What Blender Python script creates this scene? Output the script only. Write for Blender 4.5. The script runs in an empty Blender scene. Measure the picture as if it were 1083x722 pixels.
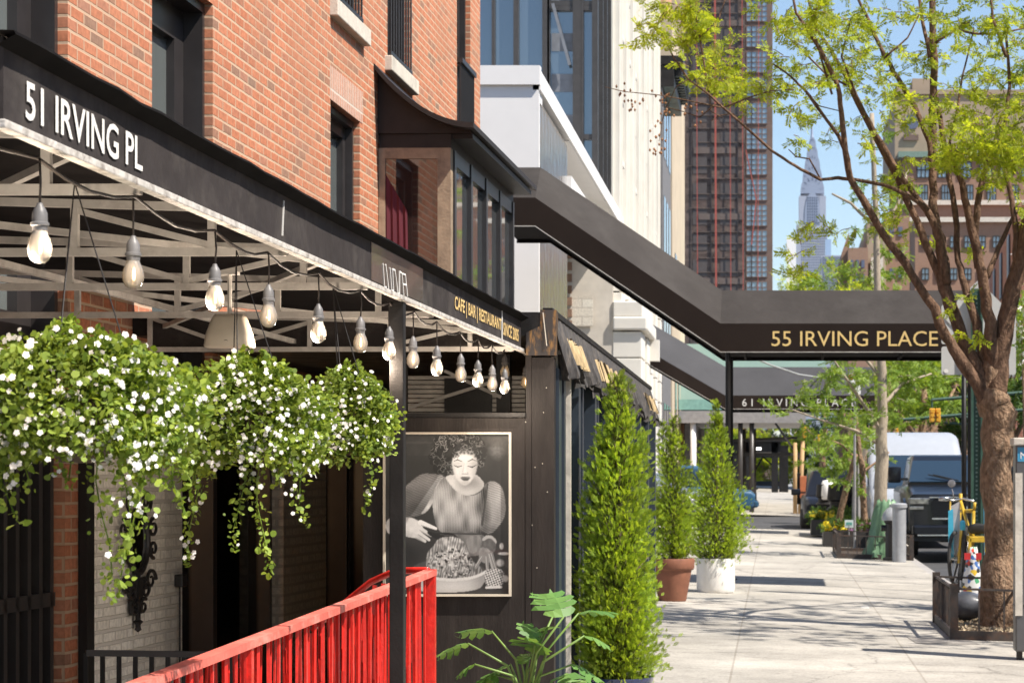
SUN_E, SKY_S, EXPO, HAZE = 4.8, .10, .82, .00004
import bpy, bmesh, math, random
import numpy as np
from mathutils import Vector, Matrix
R = math.radians
random.seed(7)
SC = bpy.context.scene
COL = SC.collection
F = 2500.0          # focal length in photo pixels (1083 wide)
VX, VY, EH = 820.0, 513.0, 1.65

def P(px, py, D):
    """photo pixel + distance down the street -> world point"""
    return Vector(((px - VX) / F * D, D, EH + (VY - py) / F * D))

def gz(x, y):
    """height of the sidewalk plane (rises up the street, falls to the kerb)"""
    return 0.008 * min(y, 240) - 0.03 * max(min(x, 2.62), -6)

# ---------------------------------------------------------------- materials
def nt(name):
    m = bpy.data.materials.new(name); m.use_nodes = True
    t = m.node_tree; t.nodes.clear()
    return m, t, t.nodes, t.links

def N(t, kind, **kw):
    n = t.nodes.new(kind)
    for k, v in kw.items():
        if k in n.inputs: n.inputs[k].default_value = v
        else: setattr(n, k, v)
    return n

def c4(c): return (c[0], c[1], c[2], 1.0)

def mat(name, col, rough=0.6, metal=0.0, var=0.18, scale=6.0, bump=0.0, bscale=40.0, coat=0.0, emit=None, estr=1.0,
        trans=0.0, alpha=1.0, spec=0.5, dirt=None, dscale=1.5, damt=0.45, island=False, stretch=None, rvar=0.0, bdist=.01):
    m, t, ns, ln = nt(name)
    out = N(t, 'ShaderNodeOutputMaterial'); b = N(t, 'ShaderNodeBsdfPrincipled')
    ln.new(b.outputs[0], out.inputs[0])
    b.inputs['Roughness'].default_value = rough; b.inputs['Metallic'].default_value = metal
    b.inputs['Coat Weight'].default_value = coat; b.inputs['Specular IOR Level'].default_value = spec
    b.inputs['Transmission Weight'].default_value = trans; b.inputs['Alpha'].default_value = alpha
    tc = N(t, 'ShaderNodeTexCoord'); src = tc.outputs['Object']
    if stretch:
        mp = N(t, 'ShaderNodeMapping'); mp.inputs['Scale'].default_value = stretch
        ln.new(src, mp.inputs[0]); src = mp.outputs[0]
    nz = N(t, 'ShaderNodeTexNoise'); nz.inputs['Scale'].default_value = scale; nz.inputs['Detail'].default_value = 5
    nz.inputs['Roughness'].default_value = 0.62
    ln.new(src, nz.inputs['Vector'])
    mr = N(t, 'ShaderNodeMapRange'); ln.new(nz.outputs['Fac'], mr.inputs[0])
    mr.inputs[1].default_value = 0.3; mr.inputs[2].default_value = 0.7
    mr.inputs[3].default_value = 1 - var; mr.inputs[4].default_value = 1 + var
    fac = mr.outputs[0]
    if island:
        g = N(t, 'ShaderNodeNewGeometry'); r2 = N(t, 'ShaderNodeMapRange')
        ln.new(g.outputs['Random Per Island'], r2.inputs[0]); r2.inputs[3].default_value = 0.75; r2.inputs[4].default_value = 1.25
        mu = N(t, 'ShaderNodeMath', operation='MULTIPLY'); ln.new(fac, mu.inputs[0]); ln.new(r2.outputs[0], mu.inputs[1]); fac = mu.outputs[0]
    vm = N(t, 'ShaderNodeVectorMath', operation='SCALE'); vm.inputs[0].default_value = col; ln.new(fac, vm.inputs['Scale'])
    cs = vm.outputs[0]
    if dirt:
        n2 = N(t, 'ShaderNodeTexNoise'); n2.inputs['Scale'].default_value = dscale; n2.inputs['Detail'].default_value = 7
        n2.inputs['Roughness'].default_value = 0.7
        ln.new(src, n2.inputs['Vector'])
        m2 = N(t, 'ShaderNodeMapRange'); ln.new(n2.outputs['Fac'], m2.inputs[0])
        m2.inputs[1].default_value = 0.5; m2.inputs[2].default_value = 0.68; m2.inputs[4].default_value = damt
        mx = N(t, 'ShaderNodeMix', data_type='RGBA'); ln.new(m2.outputs[0], mx.inputs[0]); ln.new(cs, mx.inputs[6])
        mx.inputs[7].default_value = c4(dirt); cs = mx.outputs[2]
    ln.new(cs, b.inputs['Base Color'])
    if rvar:
        m3 = N(t, 'ShaderNodeMapRange'); ln.new(nz.outputs['Fac'], m3.inputs[0]); m3.inputs[1].default_value = .3; m3.inputs[2].default_value = .7
        m3.inputs[3].default_value = max(0, rough - rvar); m3.inputs[4].default_value = rough + rvar; ln.new(m3.outputs[0], b.inputs['Roughness'])
    if bump:
        nb = N(t, 'ShaderNodeTexNoise'); nb.inputs['Scale'].default_value = bscale; nb.inputs['Detail'].default_value = 4
        ln.new(src, nb.inputs['Vector'])
        bp = N(t, 'ShaderNodeBump'); bp.inputs['Strength'].default_value = bump; bp.inputs['Distance'].default_value = bdist
        ln.new(nb.outputs['Fac'], bp.inputs['Height']); ln.new(bp.outputs[0], b.inputs['Normal'])
    if emit:
        b.inputs['Emission Color'].default_value = c4(emit); b.inputs['Emission Strength'].default_value = estr
    return m

def leafmat(name, c1, c2, tr=0.35, rough=0.55):
    m, t, ns, ln = nt(name)
    out = N(t, 'ShaderNodeOutputMaterial'); b = N(t, 'ShaderNodeBsdfPrincipled'); tl = N(t, 'ShaderNodeBsdfTranslucent')
    mx = N(t, 'ShaderNodeMixShader'); mx.inputs[0].default_value = tr
    g = N(t, 'ShaderNodeNewGeometry'); cr = N(t, 'ShaderNodeMix', data_type='RGBA')
    ln.new(g.outputs['Random Per Island'], cr.inputs[0]); cr.inputs[6].default_value = c4(c1); cr.inputs[7].default_value = c4(c2)
    tc = N(t, 'ShaderNodeTexCoord'); nz = N(t, 'ShaderNodeTexNoise'); nz.inputs['Scale'].default_value = 3.0
    ln.new(tc.outputs['Object'], nz.inputs['Vector'])
    mr = N(t, 'ShaderNodeMapRange'); ln.new(nz.outputs['Fac'], mr.inputs[0]); mr.inputs[1].default_value = .3; mr.inputs[2].default_value = .7
    mr.inputs[3].default_value = 0.7; mr.inputs[4].default_value = 1.3
    vm = N(t, 'ShaderNodeVectorMath', operation='SCALE'); ln.new(cr.outputs[2], vm.inputs[0]); ln.new(mr.outputs[0], vm.inputs['Scale'])
    ln.new(vm.outputs[0], b.inputs['Base Color'])
    v2 = N(t, 'ShaderNodeVectorMath', operation='MULTIPLY'); ln.new(vm.outputs[0], v2.inputs[0]); v2.inputs[1].default_value = (1.5, 1.35, 0.6)
    ln.new(v2.outputs[0], tl.inputs[0])
    b.inputs['Roughness'].default_value = rough; b.inputs['Specular IOR Level'].default_value = 0.3
    ln.new(b.outputs[0], mx.inputs[1]); ln.new(tl.outputs[0], mx.inputs[2]); ln.new(mx.outputs[0], out.inputs[0])
    return m

def brickmat(name, cols, mortar, bw=0.213, rh=0.068, mort=0.010, rough=0.85, bump=0.6, offset=0.5, dirt=None, damt=0.3, swap=False):
    """brick wall: u runs along the wall (x + y), v is height"""
    m, t, ns, ln = nt(name)
    out = N(t, 'ShaderNodeOutputMaterial'); b = N(t, 'ShaderNodeBsdfPrincipled'); ln.new(b.outputs[0], out.inputs[0])
    b.inputs['Roughness'].default_value = rough; b.inputs['Specular IOR Level'].default_value = 0.25
    tc = N(t, 'ShaderNodeTexCoord'); sp = N(t, 'ShaderNodeSeparateXYZ'); ln.new(tc.outputs['Object'], sp.inputs[0])
    ad = N(t, 'ShaderNodeMath', operation='ADD'); ln.new(sp.outputs[0], ad.inputs[0]); ln.new(sp.outputs[1], ad.inputs[1])
    cb = N(t, 'ShaderNodeCombineXYZ')
    if swap: ln.new(ad.outputs[0], cb.inputs[1]); ln.new(sp.outputs[2], cb.inputs[0])
    else: ln.new(ad.outputs[0], cb.inputs[0]); ln.new(sp.outputs[2], cb.inputs[1])
    nw = N(t, 'ShaderNodeTexNoise'); nw.inputs['Scale'].default_value = 9; ln.new(cb.outputs[0], nw.inputs['Vector'])
    wa = N(t, 'ShaderNodeVectorMath', operation='MULTIPLY_ADD'); ln.new(nw.outputs['Color'], wa.inputs[0])
    wa.inputs[1].default_value = (0.008, 0.008, 0); ln.new(cb.outputs[0], wa.inputs[2])
    br = N(t, 'ShaderNodeTexBrick'); ln.new(wa.outputs[0], br.inputs['Vector'])
    br.offset = offset; br.offset_frequency = 2; br.squash = 1.0
    br.inputs['Color1'].default_value = (0, 0, 0, 1); br.inputs['Color2'].default_value = (1, 1, 1, 1); br.inputs['Mortar'].default_value = (0.5, 0.5, 0.5, 1)
    br.inputs['Scale'].default_value = 1.0; br.inputs['Mortar Size'].default_value = mort; br.inputs['Mortar Smooth'].default_value = 0.3
    br.inputs['Brick Width'].default_value = bw; br.inputs['Row Height'].default_value = rh
    cr = N(t, 'ShaderNodeValToRGB'); ln.new(br.outputs['Color'], cr.inputs[0]); e = cr.color_ramp.elements
    cr.color_ramp.interpolation = 'LINEAR'
    e[0].position = 0; e[0].color = c4(cols[0]); e[1].position = 1; e[1].color = c4(cols[-1])
    for i, c in enumerate(cols[1:-1]): q = e.new((i + 1) / (len(cols) - 1)); q.color = c4(c)
    nz = N(t, 'ShaderNodeTexNoise'); nz.inputs['Scale'].default_value = 30; nz.inputs['Detail'].default_value = 6; ln.new(cb.outputs[0], nz.inputs['Vector'])
    mr = N(t, 'ShaderNodeMapRange'); ln.new(nz.outputs['Fac'], mr.inputs[0]); mr.inputs[1].default_value = .3; mr.inputs[2].default_value = .7; mr.inputs[3].default_value = .8; mr.inputs[4].default_value = 1.2
    vm = N(t, 'ShaderNodeVectorMath', operation='SCALE'); ln.new(cr.outputs[0], vm.inputs[0]); ln.new(mr.outputs[0], vm.inputs['Scale'])
    mx = N(t, 'ShaderNodeMix', data_type='RGBA'); ln.new(br.outputs['Fac'], mx.inputs[0]); ln.new(vm.outputs[0], mx.inputs[6]); mx.inputs[7].default_value = c4(mortar)
    cs = mx.outputs[2]
    if dirt:
        n2 = N(t, 'ShaderNodeTexNoise'); n2.inputs['Scale'].default_value = 0.9; n2.inputs['Detail'].default_value = 7; ln.new(cb.outputs[0], n2.inputs['Vector'])
        m2 = N(t, 'ShaderNodeMapRange'); ln.new(n2.outputs['Fac'], m2.inputs[0]); m2.inputs[1].default_value = .48; m2.inputs[2].default_value = .7; m2.inputs[4].default_value = damt
        mx2 = N(t, 'ShaderNodeMix', data_type='RGBA'); ln.new(m2.outputs[0], mx2.inputs[0]); ln.new(cs, mx2.inputs[6]); mx2.inputs[7].default_value = c4(dirt); cs = mx2.outputs[2]
    ln.new(cs, b.inputs['Base Color'])
    iv = N(t, 'ShaderNodeMath', operation='SUBTRACT'); iv.inputs[0].default_value = 1.0; ln.new(br.outputs['Fac'], iv.inputs[1])
    a2 = N(t, 'ShaderNodeMath', operation='MULTIPLY_ADD'); ln.new(nz.outputs['Fac'], a2.inputs[0]); a2.inputs[1].default_value = .3; ln.new(iv.outputs[0], a2.inputs[2])
    bp = N(t, 'ShaderNodeBump'); bp.inputs['Strength'].default_value = bump; bp.inputs['Distance'].default_value = 0.006
    ln.new(a2.outputs[0], bp.inputs['Height']); ln.new(bp.outputs[0], b.inputs['Normal'])
    return m

def glassmat(name, col, rough=0.03, wav=0.02, metal=0.0, spec=1.0, coat=1.0, wscale=2.5):
    """window pane seen from outside: dark room behind a reflecting sheet"""
    m, t, ns, ln = nt(name)
    out = N(t, 'ShaderNodeOutputMaterial'); b = N(t, 'ShaderNodeBsdfPrincipled'); ln.new(b.outputs[0], out.inputs[0])
    b.inputs['Base Color'].default_value = c4(col); b.inputs['Roughness'].default_value = rough; b.inputs['Metallic'].default_value = metal
    b.inputs['Specular IOR Level'].default_value = spec; b.inputs['Coat Weight'].default_value = coat; b.inputs['Coat Roughness'].default_value = rough
    b.inputs['Coat IOR'].default_value = 1.8
    tc = N(t, 'ShaderNodeTexCoord'); nz = N(t, 'ShaderNodeTexNoise'); nz.inputs['Scale'].default_value = wscale; ln.new(tc.outputs['Object'], nz.inputs['Vector'])
    bp = N(t, 'ShaderNodeBump'); bp.inputs['Strength'].default_value = wav * 10; bp.inputs['Distance'].default_value = 0.02
    ln.new(nz.outputs['Fac'], bp.inputs['Height']); ln.new(bp.outputs[0], b.inputs['Normal']); ln.new(bp.outputs[0], b.inputs['Coat Normal'])
    return m

# ---------------------------------------------------------------- mesh building
def uv_frame(n):
    n = n.normalized(); a = Vector((0, 0, 1)) if abs(n.z) < 0.95 else Vector((1, 0, 0))
    u = n.cross(a).normalized(); return u, n.cross(u).normalized() * -1

class MB:
    def __init__(s, frame=None): s.v = []; s.f = []; s.M = frame
    def add(s, vs, fs):
        o = len(s.v)
        s.v += [(s.M @ Vector(v)) if s.M else Vector(v) for v in vs]
        s.f += [tuple(i + o for i in f) for f in fs]; return s
    def face(s, pts): return s.add(pts, [tuple(range(len(pts)))])
    def box(s, x0, x1, y0, y1, z0, z1, cham=0.0):
        if x0 > x1: x0, x1 = x1, x0
        if y0 > y1: y0, y1 = y1, y0
        if z0 > z1: z0, z1 = z1, z0
        if cham <= 0:
            vs = [(x, y, z) for x in (x0, x1) for y in (y0, y1) for z in (z0, z1)]
            return s.add(vs, [(0, 1, 3, 2), (4, 6, 7, 5), (0, 4, 5, 1), (2, 3, 7, 6), (0, 2, 6, 4), (1, 5, 7, 3)])
        bm = bmesh.new(); bmesh.ops.create_cube(bm, size=1.0)
        for v in bm.verts: v.co = Vector(((x0 + x1) / 2 + v.co.x * (x1 - x0), (y0 + y1) / 2 + v.co.y * (y1 - y0), (z0 + z1) / 2 + v.co.z * (z1 - z0)))
        bmesh.ops.bevel(bm, geom=bm.edges[:], offset=cham, segments=2, affect='EDGES', profile=0.5)
        return s.bm(bm)
    def bm(s, bm):
        bm.verts.ensure_lookup_table(); bm.verts.index_update()
        s.add([v.co.copy() for v in bm.verts], [tuple(v.index for v in f.verts) for f in bm.faces]); bm.free(); return s
    def bar(s, p, q, w, h=None, up=None):
        h = h or w; p = Vector(p); q = Vector(q); d = (q - p).normalized()
        up = Vector(up) if up else (Vector((0, 0, 1)) if abs(d.z) < 0.9 else Vector((0, 1, 0)))
        u = d.cross(up).normalized(); v = u.cross(d).normalized()
        vs = []
        for c in (p, q):
            for a, b_ in ((-1, -1), (1, -1), (1, 1), (-1, 1)): vs.append(c + u * a * w / 2 + v * b_ * h / 2)
        return s.add(vs, [(0, 1, 2, 3), (7, 6, 5, 4), (0, 4, 5, 1), (1, 5, 6, 2), (2, 6, 7, 3), (3, 7, 4, 0)])
    def tube(s, pts, r, n=8, caps=True, wob=0.0):
        pts = [Vector(p) for p in pts]; L = len(pts)
        rs = r if isinstance(r, (list, tuple)) else [r] * L
        d0 = (pts[1] - pts[0]).normalized(); u, w = uv_frame(d0); vs = []; fs = []
        for i in range(L):
            d = (pts[min(i + 1, L - 1)] - pts[max(i - 1, 0)]).normalized()
            u = (u - d * u.dot(d)).normalized(); w = d.cross(u)
            for k in range(n):
                a = 2 * math.pi * k / n; rr = rs[i] * (1 + (random.uniform(-wob, wob) if wob else 0))
                vs.append(pts[i] + u * math.cos(a) * rr + w * math.sin(a) * rr)
        for i in range(L - 1):
            for k in range(n): fs.append((i * n + k, i * n + (k + 1) % n, (i + 1) * n + (k + 1) % n, (i + 1) * n + k))
        if caps: fs += [tuple(range(n))[::-1], tuple((L - 1) * n + k for k in range(n))]
        return s.add(vs, fs)
    def lathe(s, prof, c=(0, 0, 0), n=24, axis='z', sx=1.0):
        c = Vector(c); vs = []; fs = []
        for r_, z in prof:
            for k in range(n):
                a = 2 * math.pi * k / n; x, y = r_ * math.cos(a) * sx, r_ * math.sin(a)
                vs.append(c + (Vector((x, y, z)) if axis == 'z' else Vector((z, x, y)) if axis == 'x' else Vector((x, z, y))))
        for i in range(len(prof) - 1):
            for k in range(n): fs.append((i * n + k, i * n + (k + 1) % n, (i + 1) * n + (k + 1) % n, (i + 1) * n + k))
        if prof[0][0] > 1e-5: fs.append(tuple(range(n))[::-1])
        if prof[-1][0] > 1e-5: fs.append(tuple((len(prof) - 1) * n + k for k in range(n)))
        return s.add(vs, fs)
    def prism(s, poly, ext):
        """poly: 3-D outline, ext: extrusion vector"""
        n = len(poly); e = Vector(ext); vs = [Vector(p) for p in poly] + [Vector(p) + e for p in poly]
        return s.add(vs, [tuple(range(n)), tuple(range(n, 2 * n))[::-1]] + [(i, i + n, (i + 1) % n + n, (i + 1) % n) for i in range(n)])
    def loft(s, rings, caps=True):
        n = len(rings[0]); vs = [p for r_ in rings for p in r_]; fs = []
        for i in range(len(rings) - 1):
            for k in range(n): fs.append((i * n + k, i * n + (k + 1) % n, (i + 1) * n + (k + 1) % n, (i + 1) * n + k))
        if caps: fs += [tuple(range(n))[::-1], tuple((len(rings) - 1) * n + k for k in range(n))]
        return s.add(vs, fs)
    def text(s, txt, o, u, v, w, h, depth=0.003, bold=0.0, space=1.0, shear=0):
        cu = bpy.data.curves.new('txt', 'FONT'); cu.body = txt; cu.size = 1; cu.offset = bold; cu.space_character = space; cu.resolution_u = 3
        ob = bpy.data.objects.new('txt', cu); COL.objects.link(ob)
        dg = bpy.context.evaluated_depsgraph_get(); me = ob.evaluated_get(dg).to_mesh()
        cs = [x.co.copy() for x in me.vertices]; ps = [tuple(p.vertices) for p in me.polygons]
        ob.evaluated_get(dg).to_mesh_clear(); bpy.data.objects.remove(ob); bpy.data.curves.remove(cu)
        x0 = min(c.x for c in cs); x1 = max(c.x for c in cs); y0 = min(c.y for c in cs); y1 = max(c.y for c in cs)
        o = Vector(o); u = Vector(u).normalized(); v = Vector(v).normalized()
        vs = [o + u * (c.x - x0) / (x1 - x0) * w + v * (c.y - y0) / (y1 - y0) * h for c in cs]
        return s.add(vs, ps)
    def build(s, name, m, parent=None, smooth=False, angle=None):
        me = bpy.data.meshes.new(name)
        inv = parent.matrix_basis.inverted() if parent is not None else None
        if parent is not None and parent.parent is not None: inv = wm(parent).inverted()
        vs = [(inv @ x) if inv else x for x in s.v]
        me.from_pydata([tuple(x) for x in vs], [], s.f)
        if smooth:
            me.polygons.foreach_set('use_smooth', [True] * len(me.polygons))
            if angle: 
                try: me.set_sharp_from_angle(angle=R(angle))
                except Exception: pass
        me.materials.append(m)
        bm = bmesh.new(); bm.from_mesh(me); bmesh.ops.recalc_face_normals(bm, faces=bm.faces); bm.to_mesh(me); bm.free()
        ob = bpy.data.objects.new(name, me); COL.objects.link(ob)
        if parent is not None: ob.parent = parent
        return ob

def wm(o): return (wm(o.parent) if o.parent else Matrix()) @ o.matrix_basis

def thing(name, label, cat, loc=(0, 0, 0), rz=0.0, group=None):
    o = bpy.data.objects.new(name, None); COL.objects.link(o); o.empty_display_size = 0.2
    o.location = loc; o.rotation_euler = (0, 0, rz); o.matrix_basis = Matrix.Translation(Vector(loc)) @ Matrix.Rotation(rz, 4, 'Z')
    return tag(o, label, cat, group)
def tag(o, label, cat, group=None):
    o['label'] = label; o['category'] = cat
    if group: o['group'] = group
    return o
def struct(o): o['kind'] = 'structure'; return o
def kids(o): return [c for c in bpy.data.objects if c.parent == o]
def dup(o, loc=None, rz=None, label=None, parent=None):
    c = o.copy(); COL.objects.link(c)
    if parent: c.parent = parent
    if loc is not None: c.location = loc
    if rz is not None: c.rotation_euler = (0, 0, rz)
    if label: c['label'] = label
    for k in kids(o): dup(k, parent=c)
    return c

# instanced foliage merged in ONE mesh (fast, numpy)
def scatter(name, m, parent, tv, tf, pos, direc, scale, roll=None, smooth=False):
    """template verts tv (x=along, y=side, z=normal) copied to positions with directions"""
    tv = np.array(tv, float); n = len(pos); pos = np.array(pos, float); d = np.array(direc, float)
    d /= np.linalg.norm(d, axis=1)[:, None] + 1e-9
    ref = np.random.normal(size=(n, 3)) if roll is None else np.array(roll, float)
    s_ = np.cross(ref, d); s_ /= np.linalg.norm(s_, axis=1)[:, None] + 1e-9
    nn = np.cross(d, s_); sc = np.array(scale, float).reshape(n, 1, 1)
    V = (tv[None, :, 0:1] * d[:, None, :] + tv[None, :, 1:2] * s_[:, None, :] + tv[None, :, 2:3] * nn[:, None, :]) * sc + pos[:, None, :]
    V = V.reshape(-1, 3)
    if parent is not None:
        M = np.array(wm(parent).inverted()); V = V @ M[:3, :3].T + M[:3, 3]
    k = len(tv); ls = np.concatenate([np.array(f) for f in tf]); ln_ = np.array([len(f) for f in tf])
    loops = (ls[None, :] + (np.arange(n) * k)[:, None]).ravel(); tot = np.tile(ln_, n)
    me = bpy.data.meshes.new(name); me.vertices.add(len(V)); me.vertices.foreach_set('co', V.ravel())
    me.loops.add(len(loops)); me.loops.foreach_set('vertex_index', loops.astype(np.int32))
    me.polygons.add(len(tot)); me.polygons.foreach_set('loop_start', np.concatenate([[0], np.cumsum(tot)[:-1]]).astype(np.int32))
    try: me.polygons.foreach_set('loop_total', tot.astype(np.int32))
    except Exception: pass
    me.update(calc_edges=True); me.validate(); me.materials.append(m)
    ob = bpy.data.objects.new(name, me); COL.objects.link(ob)
    if parent is not None: ob.parent = parent
    return ob
np.random.seed(5)

# leaf templates
LEAF1 = ([(0, 0, 0), (.35, .22, .05), (1, 0, -.05), (.35, -.22, .05)], [(0, 1, 2), (0, 2, 3)])
def spray_template(npair, L, leaf, droop=0.1, w=0.4):
    vs = []; fs = []
    for i in range(npair):
        t = (i + 0.6) / npair * L
        for sd in (-1, 1):
            a = R(random.uniform(38, 65)) * sd; l = leaf * random.uniform(.75, 1.15); dx, dy = math.cos(a), math.sin(a)
            z0 = -droop * t * t; o = len(vs); zz = random.uniform(-.25, .25)
            px_, py_ = -dy, dx
            vs += [(t, 0, z0), (t + dx * l * .45 + px_ * l * w * .5, dy * l * .45 + py_ * l * w * .5, z0 + zz * l * .4),
                   (t + dx * l, dy * l, z0 + zz * l), (t + dx * l * .45 - px_ * l * w * .5, dy * l * .45 - py_ * l * w * .5, z0 + zz * l * .3)]
            fs += [(o, o + 1, o + 2), (o, o + 2, o + 3)]
    return vs, fs
def frond_template():
    """flat feathery conifer frond"""
    vs = []; fs = []
    def blade(x, y, a, l, w, z):
        dx, dy = math.cos(a), math.sin(a); o = len(vs)
        vs.extend([(x - dy * w * .5, y + dx * w * .5, z), (x + dy * w * .5, y - dx * w * .5, z), (x + dx * l * .7 + dy * w * .45, y + dy * l * .7 - dx * w * .45, z + .01),
                   (x + dx * l, y + dy * l, z - .02), (x + dx * l * .7 - dy * w * .45, y + dy * l * .7 + dx * w * .45, z + .01)])
        fs.append((o, o + 1, o + 2, o + 3, o + 4))
    blade(0, 0, 0, 1, .05, 0)
    for i in range(5):
        t = .15 + i * .16; l = .5 - .07 * i
        for sd in (-1, 1):
            blade(t, 0, sd * R(42), l, .05, random.uniform(-.04, .04))
            if i < 3: blade(t + l * .4 * math.cos(R(42)), sd * l * .4 * math.sin(R(42)), sd * R(8), l * .5, .045, random.uniform(-.04, .04))
    return vs, fs
FROND = frond_template()
def rnd_dirs(n, up=0.0):
    d = np.random.normal(size=(n, 3)); d /= np.linalg.norm(d, axis=1)[:, None]; d[:, 2] += up; return d
# ================================================================ materials
M = {}
M['brick'] = brickmat('brick_orange', [(.27, .17, .12), (.45, .165, .088), (.50, .185, .098), (.52, .20, .108), (.46, .17, .09), (.54, .22, .125), (.49, .18, .095), (.37, .19, .13)],
                      (.55, .39, .27), bump=.8, dirt=(.40, .21, .13), damt=.42, mort=.009)
M['soldier'] = brickmat('brick_lintel', [(.46, .24, .17), (.52, .27, .19), (.5, .3, .22)], (.58, .5, .42), bump=.5, swap=True, offset=0.0)
M['whitebrick'] = brickmat('painted_white_brick', [(.74, .70, .62), (.78, .74, .66), (.82, .78, .70)], (.62, .58, .52), mort=.012, bump=1.0, dirt=(.55, .51, .45), damt=.3)
M['black'] = mat('black_paint', (.015, .0135, .013), .45, spec=.25, var=.25, scale=4, bump=.15, bscale=60, rvar=.1)
M['blackwall'] = mat('black_board', (.024, .019, .017), .55, spec=.25, var=.3, scale=3, bump=.2, bscale=30, dirt=(.048, .040, .035), damt=.6, stretch=(3, 3, .7))
M['frame'] = mat('dark_window_frame', (.030, .026, .026), .38, var=.2)
M['canvas'] = mat('black_canvas', (.043, .037, .036), .75, spec=.1, var=.22, scale=2.5, bump=.35, bscale=9, dirt=(.11, .098, .088), dscale=2.2, damt=.55, bdist=.03)
M['canvas2'] = mat('charcoal_canvas', (.046, .040, .036), .75, spec=.15, var=.16, scale=1.4, bump=.7, bscale=2.2, bdist=.05, dirt=(.075, .068, .062), dscale=.9, damt=.4, stretch=(1, 1, .5))
M['valance'] = mat('brown_black_canvas', (.022, .015, .012), .8, spec=.12, var=.15, scale=1.5, bump=.2, bscale=6)
M['canvas3'] = mat('slate_canvas', (.055, .055, .060), .75, spec=.2, var=.12, scale=1.2, bump=.25, bscale=5)
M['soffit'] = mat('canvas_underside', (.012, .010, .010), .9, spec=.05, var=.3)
M['truss'] = mat('grey_painted_steel', (.56, .53, .49), .5, var=.2, scale=8, dirt=(.2, .17, .15), dscale=5, damt=.5, bump=.1)
M['trim'] = mat('chipped_white_trim', (.54, .51, .47), .6, spec=.2, var=.25, scale=20, dirt=(.16, .13, .11), dscale=15, damt=.85, bump=.5, bscale=60)
M['white'] = mat('white_letters', (.82, .80, .76), .6, var=.08)
M['gold'] = mat('gold_letters', (.72, .50, .20), .5, var=.15)
M['paleletter'] = mat('pale_letters', (.6, .58, .55), .6)
M['stone'] = mat('limestone', (.56, .51, .44), .8, var=.1, scale=3, bump=.2, dirt=(.40, .35, .29), dscale=1.2, damt=.4)
M['sill'] = mat('limestone_sill', (.60, .55, .47), .8, var=.12, scale=9, bump=.3, dirt=(.3, .27, .23), dscale=4, damt=.5)
M['glassdark'] = glassmat('dark_window_glass', (.035, .04, .045))
M['glassbay'] = glassmat('bay_window_glass', (.035, .02, .017), wav=.004, wscale=1.0)
M['glassblue'] = glassmat('curtain_wall_glass', (.12, .16, .20), .03, .02, metal=.45, wscale=.5)
M['glasspale'] = glassmat('pale_window_glass', (.16, .18, .175), .12, .02)
M['glassrefl'] = glassmat('reflecting_bay_glass', (.30, .33, .35), .03, .006, metal=.75, wscale=1.2)
M['baytan'] = mat('weathered_tan_frame', (.33, .245, .165), .6, var=.25, scale=9, dirt=(.1, .07, .05), dscale=5, damt=.6, bump=.3)
M['bayroof'] = mat('dark_copper_roof', (.024, .018, .016), .5, spec=.3, var=.3, scale=5, bump=.2)
M['curtain'] = mat('wine_curtain', (.10, .012, .022), .85, var=.3, scale=5, stretch=(12, 12, .4))
M['lip'] = mat('shade_dark_canvas_lip', (.010, .009, .009), .9, spec=.05, var=.3)  # canvas coloured darker so the underside of the lip looks shaded
M['iron'] = mat('black_iron', (.018, .016, .016), .45, var=.2)
M['red'] = mat('red_gloss_paint', (.62, .022, .015), .36, var=.18, scale=14, bump=.25, bscale=50, dirt=(.42, .03, .025), dscale=12, damt=.6, coat=.2)
M['redwood'] = mat('faded_red_rail', (.62, .13, .10), .5, var=.2, scale=6, bump=.4, bscale=30, dirt=(.70, .36, .30), dscale=7, damt=.7)
M['bulbcap'] = mat('grey_rubber_socket', (.16, .155, .155), .45, var=.2, scale=30)
M['cord'] = mat('brown_black_cable', (.03, .022, .018), .6)
M['filament'] = mat('lit_filament', (1, .7, .4), .5, emit=(1, .58, .24), estr=8)
M['speaker'] = mat('cream_speaker_plastic', (.52, .45, .36), .5, var=.1)
def bulbglass():
    m, t, ns, ln = nt('clear_bulb_glass'); out = N(t, 'ShaderNodeOutputMaterial')
    tr = N(t, 'ShaderNodeBsdfTransparent'); gl = N(t, 'ShaderNodeBsdfGlossy'); df = N(t, 'ShaderNodeBsdfTranslucent'); lw = N(t, 'ShaderNodeLayerWeight')
    tr.inputs[0].default_value = (.95, .92, .88, 1); gl.inputs['Roughness'].default_value = .05; df.inputs[0].default_value = (.9, .87, .80, 1)
    lw.inputs[0].default_value = .35
    a = N(t, 'ShaderNodeMixShader'); b = N(t, 'ShaderNodeMixShader'); d2 = N(t, 'ShaderNodeBsdfDiffuse'); d2.inputs[0].default_value = (.9, .87, .82, 1)
    am = N(t, 'ShaderNodeAddShader'); a.inputs[0].default_value = .42
    mm = N(t, 'ShaderNodeMixShader'); mm.inputs[0].default_value = .5; ln.new(df.outputs[0], mm.inputs[1]); ln.new(d2.outputs[0], mm.inputs[2])
    ln.new(tr.outputs[0], a.inputs[1]); ln.new(mm.outputs[0], a.inputs[2])
    ln.new(lw.outputs['Fresnel'], b.inputs[0]); ln.new(a.outputs[0], b.inputs[1]); ln.new(gl.outputs[0], b.inputs[2]); ln.new(b.outputs[0], out.inputs[0])
    return m
M['bulb'] = bulbglass()

M['amber'] = mat('amber_fill_bulb', (1, .6, .25), .3, emit=(1, .48, .14), estr=5)
prof_s0 = [(.0001, .135), (.012, .122), (.0172, .092), (.0165, .071), (.0001, .071)]; prof_g0 = [(.0001, 0), (.019, .008), (.0270, .030), (.0225, .055), (.0155, .073), (.0001, .0735)]
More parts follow.
